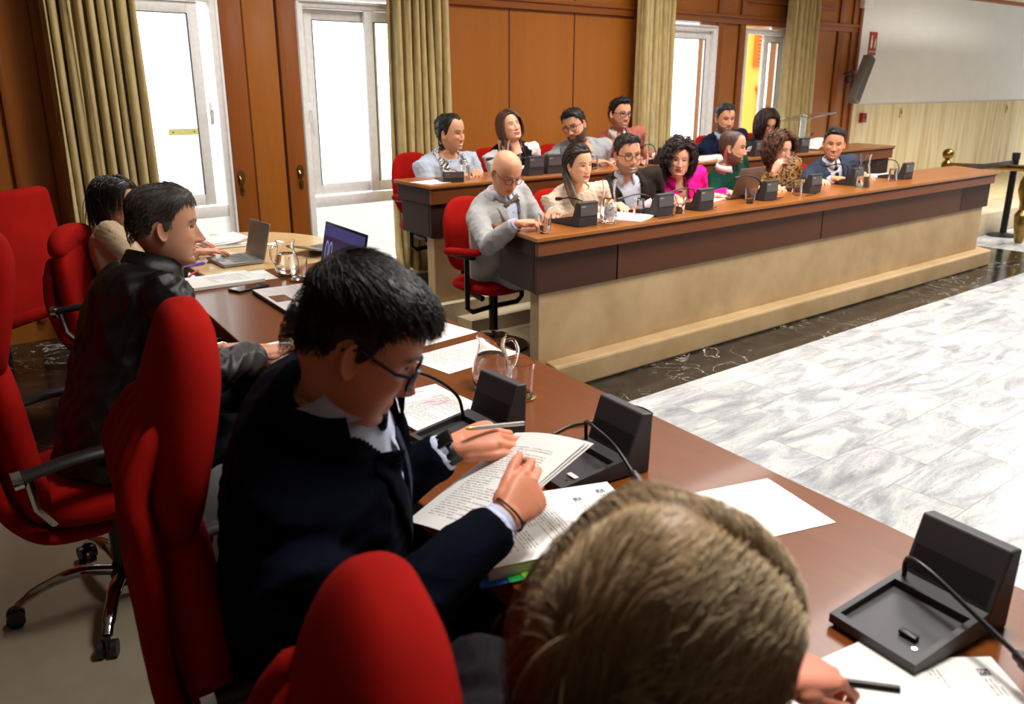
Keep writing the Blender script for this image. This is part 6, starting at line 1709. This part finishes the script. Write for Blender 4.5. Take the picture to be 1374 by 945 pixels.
H = Head(female=True, skin='#c98e74', brow='#4a2c1c', nose=1.0, lip='#a05048', eye=.5, fat=.2, gz=-.3)
bob_curl = dict(c='#3a1d10', c2='#6e3f20', t=.024, side=1.0, n=850, len=.19, r=.0040, steps=13, comb=(0, -.4, .1), part=.01, side_comb=1.1, grav=.30, curl=.009, cfreq=1.3, vol=.016, spreadlay=.020, rough=.25, jit=.3)
def leopard():
    m = bpy.data.materials.new('leopard_print'); t = NT(m); co = t.coord((1, 1, 1.3))
    v = t.node('ShaderNodeTexVoronoi', Vector=co, Scale=44.0); n = t.node('ShaderNodeTexNoise', Vector=co, Scale=85.0, Detail=2.0)
    dd = t.math('ADD', v.outputs[0], t.math('MULTIPLY', t.math('SUBTRACT', n.outputs[0], .5), .5))
    c = t.mix(t.math('LESS_THAN', dd, .47), rgb('#a06f2e'), rgb('#1c130d'))
    p_ = t.node('ShaderNodeBsdfPrincipled', Base__Color=c, Roughness=.75); t.out(p_.outputs[0]); return m
M_leo = leopard()
gp = atY(1056, 214, 3.86)
WL = Vector(atY(1038, 231, 3.90))
hd = (gp-WL); 
person(p, d2r(48), d2r(4), d2r(2), (6.38, 4.22), 0, 'woman with curly brown hair in a leopard print blouse, drinking from a glass', H, bob_curl,
       hands=(dict(w=(6.45, 3.88, .905), dir=(-.6, -.8, 0), palm=(0, 0, -1)), dict(w=tuple(WL), dir=(.45, -.15, .85), palm=(.75, -.1, -.5), curl=[(.55, .7, .4)]*4, thumb=(.35, .75, .15), pole=(.1, -.2, -1))),
       top=top_plain('leo', m=M_leo, name='blouse', sl=SL_LOOSE, infl=.014, amp=.003, band=True), female=True, seed=16, face_yaw=FY, bust=.03, build=1.1)
tumbler((gp.x+.012, gp.y-.01, gp.z-.035), 'glass of water held to the mouth of the woman in the leopard print blouse', 'drinking glasses', .6, False, .095, .034)
p = atY(1119, 193, 4.02)
H = Head(skin='#bd8262', brow='#241b16', smile=1.0, open=.6, eye=.5, nose=1.1, beard=.15, beardc='#4a3a32', jaw=.97)
swept = dict(c='#191513', c2='#302c2a', t=.007, side=.45, quiff=.012, sideshort=.6, n=420, len=.045, r=.0024, comb=(-.3, -.3, .5), radial=.3, vol=.004, grav=0, rough=.2, grey='#454240', recede=0)
person(p, d2r(4), d2r(4), d2r(-3), (7.08, 4.22), 0, 'smiling man in a blue grey suit with a navy tie, right end of front row', H, swept,
       hands=(dict(w=(7.12, 3.86, .905), dir=(-.7, -.7, 0), palm=(0, 0, -1)), dict(w=tuple(at(1117, 240, .925)), dir=(.9, -.4, .05), palm=(0, 0, -1), curl=HOLD)), top=top_suit('#3b4252', '#d5dae4', tie='tie', tiec='#141b38', vx=.070, vs=.42), sc=1.05, seed=17, face_yaw=FY, build=1.06)
# --- rear row
p = atY(606, 178, 5.22)
H = Head(skin='#bd8464', brow='#201713', smile=.95, open=.7, eye=.6, nose=1.12, recede=.014, hairline=.004, beard=.18, beardc='#5a4a42')
def scarf(C):
    m = bpy.data.materials.new('checked_scarf'); t = NT(m)
    sp = t.node('ShaderNodeTexChecker', Vector=t.coord(rot=(.6, .5, .785)), Scale=72.0, Color1=rgb('#e4e1dc')+(1,), Color2=rgb('#1a1a1c')+(1,))
    p_ = t.node('ShaderNodeBsdfPrincipled', Base__Color=sp.outputs[0], Roughness=.9); t.out(p_.outputs[0])
    q = C['q']; mb = MB()
    for sg in (-1, 1):
        L = [(sg*.055, .99), (sg*.058, .85), (sg*.062, .6), (sg*.066, .30), (sg*.066, .12)]; R_ = [(sg*.125, .98), (sg*.118, .85), (sg*.112, .6), (sg*.115, .30), (sg*.115, .12)]
        strip(C, 'scarf_end', q, L, R_, m, 16, .012, .008)
        strip(C, 'scarf_band', q, [(sg*.062, .32), (sg*.064, .27)], [(sg*.118, .32), (sg*.118, .27)], mat('scarf_black', '#18181a', .9), 3, .018, .004)
    N, u, r, f = C['N'], C['u'], C['r'], C['f']; pts = []
    for k in range(25):
        a = PI*(-.12+1.24*k/24); pts.append(N+u*(-.03+.045*max(0, math.sin(a)))+r*(math.cos(a)*.095)-f*(math.sin(a)*.085)+f*.01)
    mb.tube(pts, [.012]+[.024]*23+[.012], 12, flat=1.2); pmb(C, 'scarf', mb, m, 180)
person(p, d2r(52), d2r(3), d2r(3), (3.72, 5.42), .2, 'smiling man in a pale blue shirt with a black and white checked scarf', H, dict(c='#161210', c2='#2b2623', t=.005, side=1.1, back=.01, sideshort=.2, n=460, len=.050, r=.0024, comb=(0, -1, -.2), vol=.003, grav=.05, rough=.2, steps=7), hands=deskhands(3.72, 5.12, 1.045), top=top_plain('#b9c3d2', name='pale_blue_shirt', sl=SL_LOOSE, infl=.012, amp=.003, band=True), extras=scarf, sc=1.05, seed=21, build=1.1)
p = atY(684, 170, 5.25)
H = Head(female=True, skin='#cf9678', brow='#4a3226', smile=.7, eye=.2, nose=.95, lip='#b2574f', neck=.9)
lob = dict(c='#3a2117', c2='#5a3826', t=.014, side=1.0, n=700, len=.24, r=.0034, steps=14, comb=(0, -.4, -.2), part=.02, side_comb=1.0, grav=.5, vol=.004, spreadlay=.010, rough=.06, tip='#7a5640')
def waistcoat(C):
    V, F = garment(C, .026, SL_SHIRT, .0, .0012, 24, neck_s=.96, arms=False, vcut=lambda x, y, s: (y > 0) & (np.abs(x) < np.interp(s, [.1, .5, 1.0], [.006, .022, .058])) | ((np.abs(x) > .168) & (s > .55)))
    o = part(C, 'waistcoat', V, F, fabric('black_waistcoat', '#121215', .85)); solid(o, .005)
    mb = MB()
    for sx in (-1, 1): mb.sphere(tuple(C['hw']((sx*.083, -.012, -.060))), .008, 12, 8)
    pmb(C, 'earrings', mb, mat('pearl', '#e2ddd2', .25), 180)
person(p, d2r(30), d2r(-16), d2r(12), (4.46, 5.45), .2, 'woman in a white top and black waistcoat with her head tilted up', H, lob, hands=deskhands(4.45, 5.12, 1.045), top=top_plain('#dfdcd9', name='white_top', infl=.008, sl=SL_LOOSE, amp=.0024), extras=waistcoat, female=True, seed=22, face_yaw=FY, bust=.022)
p = atY(771, 168, 5.18)
H = Head(skin='#c08667', brow='#1c1512', smile=.5, beard=1.0, beardc='#17120f', eye=.7, nose=1.05, fat=.5, hairline=-.004)
person(p, d2r(-26), d2r(14), d2r(14), (5.12, 5.40), .2, 'bearded man with glasses in a light grey jacket, leaning towards his left neighbour', H, dict(shortdark, c='#120f0e', c2='#221d1b', grey='#171413'), 
       hands=(dict(w=(5.32, 5.06, 1.05), dir=(-.9, -.3, 0), palm=(0, 0, -1)), dict(w=tuple(atY(797, 217, 5.02)), dir=(.95, -.2, 0), palm=(0, 0, -1), curl=REST)), top=top_suit('#9b9c9d', '#1b1b1f', vx=.060, vs=.62, sc_='#1b1b1f') if False else top_suit('#9b9c9d', '#1c1c20', vx=.060, vs=.60), glasses=dict(c='#3a1518', w=.054, h=.038), sc=1.07, seed=23, face_yaw=FY, build=1.2)
p = atY(832, 153, 5.25)
H = Head(skin='#bd8365', brow='#17110e', beard=.5, beardc='#2a201b', nose=1.05, smile=.2, open=.5, jaw=.96)
person(p, d2r(36), d2r(0), d2r(-2), (5.72, 5.45), .2, 'man with black-rimmed glasses in a salmon pink jacket over a white shirt', H, dict(shortdark, c='#0f0c0b', c2='#1c1816', quiff=.02, grey=None), hands=deskhands(5.72, 5.12, 1.045), top=top_suit('#a86152', '#e2dfdc', vx=.075, vs=.45), glasses=dict(c='#0c0c0d', w=.057, h=.036, th=.0030), sc=1.05, seed=24, face_yaw=FY, build=1.03)
p = atY(973, 159, 5.22)
H = Head(skin='#b98062', brow='#2a221e', beard=.95, beardc='#5c5855', nose=1.05)
person(p, d2r(27), d2r(6), d2r(1), (7.12, 5.42), .2, 'man with a greying beard in a dark navy suit, before the white window', H, dict(shortdark, c='#1d1c1c', c2='#454444', grey='#5a5958'), hands=deskhands(7.1, 5.12, 1.045), top=top_suit('#141b33', '#b9c9e6', vx=.055, vs=.55, shirt_m=None), sc=1.08, seed=25, face_yaw=FY, build=1.05)
p = atY(1029, 166, 5.22)
H = Head(female=True, skin='#c08868', brow='#2a1812', nose=1.0, lip='#9a463e', eye=.5, gz=-.3)
wavy = dict(c='#25130d', c2='#3d2217', t=.018, side=1.0, n=800, len=.33, r=.0042, steps=18, comb=(0, -.4, 0), part=.0, side_comb=1.0, grav=.40, curl=.007, cfreq=.8, vol=.008, spreadlay=.016, rough=.12, neckr=.08)
person(p, d2r(30), d2r(20), d2r(-2), (7.86, 5.42), .2, 'woman with long dark wavy hair and glasses in an olive top, looking down', H, wavy, hands=deskhands(7.85, 5.12, 1.045), top=top_plain('#33382c', name='olive_top', infl=.010, sl=SL_LOOSE), glasses=dict(c='#191314', w=.054, h=.042), female=True, seed=26, face_yaw=FY, bust=.02, sc=1.05)

# ================================================================ the four at the presidential table
def leather():
    m = bpy.data.materials.new('black_leather'); t = NT(m)
    n = t.node('ShaderNodeTexVoronoi', Vector=t.coord(), Scale=420.0); n2 = t.node('ShaderNodeTexNoise', Vector=t.coord(), Scale=26.0, Detail=5.0)
    h = t.math('ADD', t.math('MULTIPLY', n.outputs[0], .25), n2.outputs[0])
    b = t.node('ShaderNodeBump', Height=h, Strength=.35, Distance=.006)
    p_ = t.node('ShaderNodeBsdfPrincipled', Base__Color=rgb('#0d0c0d')+(1,), Roughness=.36, Specular__IOR__Level=.45, Normal=b.outputs[0]); t.out(p_.outputs[0]); return m
M_leather = leather()
p = atD(221, 303, 2.56)
H = Head(skin='#b07a60', brow='#4a4039', nose=1.4, w=1.0, eye=.6, beard=.10, beardc='#6a5a52', iris='#2a2422', fat=.25, nape=.045, jaw=1.0, hairline=-.004)
greyhair = dict(c='#282422', c2='#69615a', t=.006, side=.45, quiff=.008, back=.000, sideshort=.6, n=3400, len=.034, r=.0010, steps=7, comb=(.1, -.5, -.5), vol=.0005, grav=.06, rough=.05, sides=3, jit=.12, spreadlay=.003)
def leather_extra(C):
    mb = MB(); N, u, r, f = C['N'], C['u'], C['r'], C['f']; vs = []; n = 30
    for j, (rad, zz) in enumerate(((.074, .030), (.080, .034), (.086, .0), (.104, -.04))):
        for i in range(n+1):
            a = -PI/2+.12+(2*PI-.24)*i/n; vs.append(N+u*zz+r*(math.cos(a)*rad*1.04)+f*(math.sin(a)*rad))
    o = part(C, 'jacket_collar', np.array([tuple(v) for v in vs]), [(j*(n+1)+i, j*(n+1)+i+1, (j+1)*(n+1)+i+1, (j+1)*(n+1)+i) for j in range(3) for i in range(n)], M_leather); solid(o, .006, 0)
    for (sd, sh, el, W_, hd_) in C['arms']:
        d = (W_-el).normalized(); mb = MB(); mb.tube([W_-d*.05, W_-d*.015], [.043, .041], 20, caps=False); pmb(C, 'jacket_cuff', mb, M_leather)
    (sd, sh, el, W_, hd_) = C['arms'][0]; d = (W_-el).normalized(); mb = MB()
    M = frame_mat(d, (0, 0, -1), W_-d*.012); pts = [M @ Vector((.034*math.cos(2*PI*k/24), 0, .026*math.sin(2*PI*k/24))) for k in range(25)]; mb.tube(pts, .0045, 8, caps=False)
    pmb(C, 'wristwatch', mb, M_chrome, 180)
person(p, d2r(86), d2r(4), d2r(0), (.57, 2.60), PF, 'grey-haired man in a black leather jacket, in profile, hand on paper', H, greyhair, face_yaw=-.06, neck_len=-.035, near=True,
       hands=(dict(w=tuple(at(302, 470, .868)), dir=(1, -.12, -.05), palm=(0, 0, -1), curl=[(.12, .15, .08), (.10, .12, .08), (.12, .15, .08), (.15, .2, .1)], thumb=(.95, .25, .2), pole=(-.3, .6, -.6)), dict(w=(.95, 2.36, .885), dir=(1, .2, 0), palm=(0, 0, -1), curl=REST, thumb=(.6, .3, .2), pole=(-.2, -.7, -.5))),
       top=top_plain('leather', m=M_leather, name='leather_jacket', sl=SL_JACKET, infl=.020, amp=.0045, freq=20, neck=.96, band=False, endcut=.03), extras=leather_extra, sc=1.0, seed=31, build=1.1, trousers='#1c1d22')
# --- navy suit
p = atD(483, 459, 1.28)
H = Head(skin='#b87558', brow='#1a120e', nose=1.15, w=.99, eye=.35, fat=.35, beard=.14, beardc='#4a362c', jaw=1.0, gz=-.4, hairline=-.006, nape=.045)
navyhair = dict(c='#0e0a08', c2='#1e1612', t=.010, side=.35, quiff=.006, back=.000, sideshort=.8, n=5600, len=.040, r=.0008, steps=7, comb=(.25, .5, -.2), vol=.0005, grav=.0, rough=.05, sides=3, jit=.12, radial=.3, crown=(.0, -.07, .10), spreadlay=.004)
def navy_extra(C):
    (sd, sh, el, W_, hd_) = C['arms'][1]; d = (W_-el).normalized(); mb = MB()
    M = frame_mat(d, hd_['palm'], W_+d*.012); pts = [M @ Vector((.033*math.cos(2*PI*k/24), .003*math.sin(4*PI*k/24), .025*math.sin(2*PI*k/24))) for k in range(25)]; mb.tube(pts, .0022, 8, caps=False); mb.sphere(tuple(M @ Vector((.02, .004, .022))), .005, 10, 8)
    pmb(C, 'bracelet', mb, mat('bracelet_brown', '#3a2a1c', .6), 180)
    (sd, sh, el, W_, hd_) = C['arms'][0]; d = (W_-el).normalized(); mb = MB()
    M = frame_mat(d, hd_['palm'], W_-d*.004); n = 24; vs = []
    for (y, k_) in ((-.012, 1), (.012, 1)):
        for k in range(n+1): a = 2*PI*k/n; vs.append(M @ Vector((.036*math.cos(a), y, .027*math.sin(a))))
    mb.add(vs, [(k, k+1, n+1+k+1, n+1+k) for k in range(n)]); o = pmb(C, 'watch_strap', mb, M_blackp, 180); solid(o, .003, 0)
    mb = MB(); mb.bbox(-.017, .017, -.019, .019, .024, .034, .004, M); pmb(C, 'watch_case', mb, M_blackm)
WLn = Vector((.875, 1.255, .985)); WRn = Vector((.795, .995, .965))
_, CN = person(p, d2r(84), d2r(28), d2r(0), (.60, 1.36), PF, 'dark-haired man with glasses in a navy suit, head bowed, holding up a page', H, navyhair, face_yaw=-.25, twist=-.32, neck_len=-.032, nshift=(.03, .008), shoulder=((-.02, -.02, -.085), (-.02, .0, -.075)), near=True,
       hands=(dict(w=tuple(WLn), dir=(.92, -.32, .16), palm=(.25, .25, -.85), curl=[(.55, 1.35, .8), (.6, 1.45, .8), (.6, 1.3, .7), (.6, 1.2, .7)], thumb=(.42, .05, .12), spread=.5, pole=(-.5, .5, -.8)), dict(w=tuple(WRn), dir=(.93, .22, .26), palm=(.05, .85, -.45), curl=[(.35, .75, .4), (.5, .8, .5), (.6, .85, .5), (.65, .85, .5)], thumb=(.38, .12, .1), spread=.6, elbow=(.53, .965, .885))),
       top=top_suit('#10131f', '#c3cbe2', tie='tie', tiec='#1a2138', vx=.076, vs=.25, open_=.018, colz=.044, jm=fabric('navy_wool', '#080b16', .85, .1, 300, .2, 0, 600, .04)), glasses=dict(c='#16204a', w=.056, h=.038, th=.0030, drop=-.004), extras=navy_extra, sc=1.0, seed=32, build=1.14, trousers='#0e1018')
# pen in his left hand
t0, t1 = CN['tips'][0][0], CN['tips'][0][4]
e = empty('pen', tuple(WLn+Vector((.075, -.035, .035))), -.15, 'silver pen with gold tip held in the navy-suited man\'s fingers', 'pen')
Mp = Matrix.Rotation(.12, 4, 'Y')
b = MB(); b.tube([(-.045, 0, 0), (.07, 0, 0)], [.0045, .0045], 12, M=Mp); b.build('barrel', M_silver, e, smooth=True)
b = MB(); b.tube([(-.062, 0, 0), (-.056, 0, 0), (-.045, 0, 0)], [.0012, .0038, .0046], 12, M=Mp); b.build('tip', mat('gold', '#c9a24a', .25, 1), e, smooth=True)
# --- beige jacket woman
p = atD(158, 273, 4.15)
H = Head(female=True, skin='#b98068', brow='#241813', nose=1.05, smile=0, neck=.92)
bob = dict(c='#140d0b', c2='#241813', t=.016, side=1.0, back=.012, n=900, len=.17, r=.0030, steps=12, comb=(0, -.5, -.2), part=.01, side_comb=.8, grav=.5, vol=.003, spreadlay=.008, rough=.05, face=True)
person(p, d2r(56), d2r(4), d2r(0), (1.14, 4.27), PF, 'woman with a dark bob and glasses in a beige jacket, partly behind the leather-jacketed man', H, bob, face_yaw=-.45, hands=(dict(w=(1.42, 4.42, .89), dir=(1, -.3, 0), palm=(0, 0, -1)), dict(w=(1.38, 4.08, .89), dir=(1, -.1, 0), palm=(0, 0, -1))),
       top=top_suit('#b8a183', '#b6a58e', vx=.07, vs=.5), glasses=dict(c='#1f2438', w=.052, h=.036), female=True, seed=33, bust=.02)
# --- blonde person at the bottom edge
p = atD(890, 868, .77)
H = Head(female=True, skin='#b9745c', brow='#7a5a3a', nose=1.0, neck=.9, fat=.2)
blonde = dict(c='#a5825a', c2='#ccb088', t=.018, side=1.0, back=.010, n=12000, len=.20, r=.0006, steps=14, tuck=True, comb=(0, -.75, .0), part=.012, side_comb=1.2, grav=.36, vol=.006, spreadlay=.007, rough=.03, sides=3, jit=.05, tip='#3c1e12')
blonde2 = dict(blonde, nocap=True, n=5200, c='#cbb28a', c2='#e4cfaa', len=.13, tip='#6e4c30', spreadlay=.012)
WB = Vector(at(1046, 917, .93))
def blonde_extra(C):
    mb = MB()
    for sx in (-1, 1): mb.sphere(tuple(C['hw']((sx*.084, -.010, -.050))), .0055, 14, 10)
    pmb(C, 'earrings', mb, mat('pearl', '#e2ddd2', .25), 180)
_, CB = person(p, d2r(90), d2r(30), d2r(0), (.40, .50), PF, 'blonde person seen from behind at the bottom edge, fist resting on papers', H, blonde, face_yaw=-.15, near=True, hair2=blonde2,
       hands=(dict(w=tuple(WB), dir=(.97, -.22, -.10), palm=(0, 0, -1), curl=[(.7, 1.2, .6), (.8, 1.3, .7), (.9, 1.3, .7), (1.0, 1.3, .7)], thumb=(.35, .35, .2), pole=(-.5, .4, -.8)), dict(w=(.93, .18, .90), dir=(.9, .35, 0), palm=(0, 0, -1), curl=HOLD)),
       top=top_plain('#1d1a1e', name='dark_top', infl=.012, sl=SL_LOOSE), extras=blonde_extra, female=True, seed=34)
tp = CB['tips'][0]
e = empty('pen', tuple(WB+Vector((.085, -.05, -.012))), -.9, 'black pen gripped in the fist of the blonde person', 'pen')
b = MB(); b.tube([(-.05, 0, 0), (.06, 0, 0)], .0055, 12); b.build('barrel', M_blackp, e, smooth=True)
b = MB(); b.tube([(-.054, 0, 0), (-.049, 0, 0)], [.004, .0057], 12); b.build('end_cap', M_chrome, e, smooth=True)
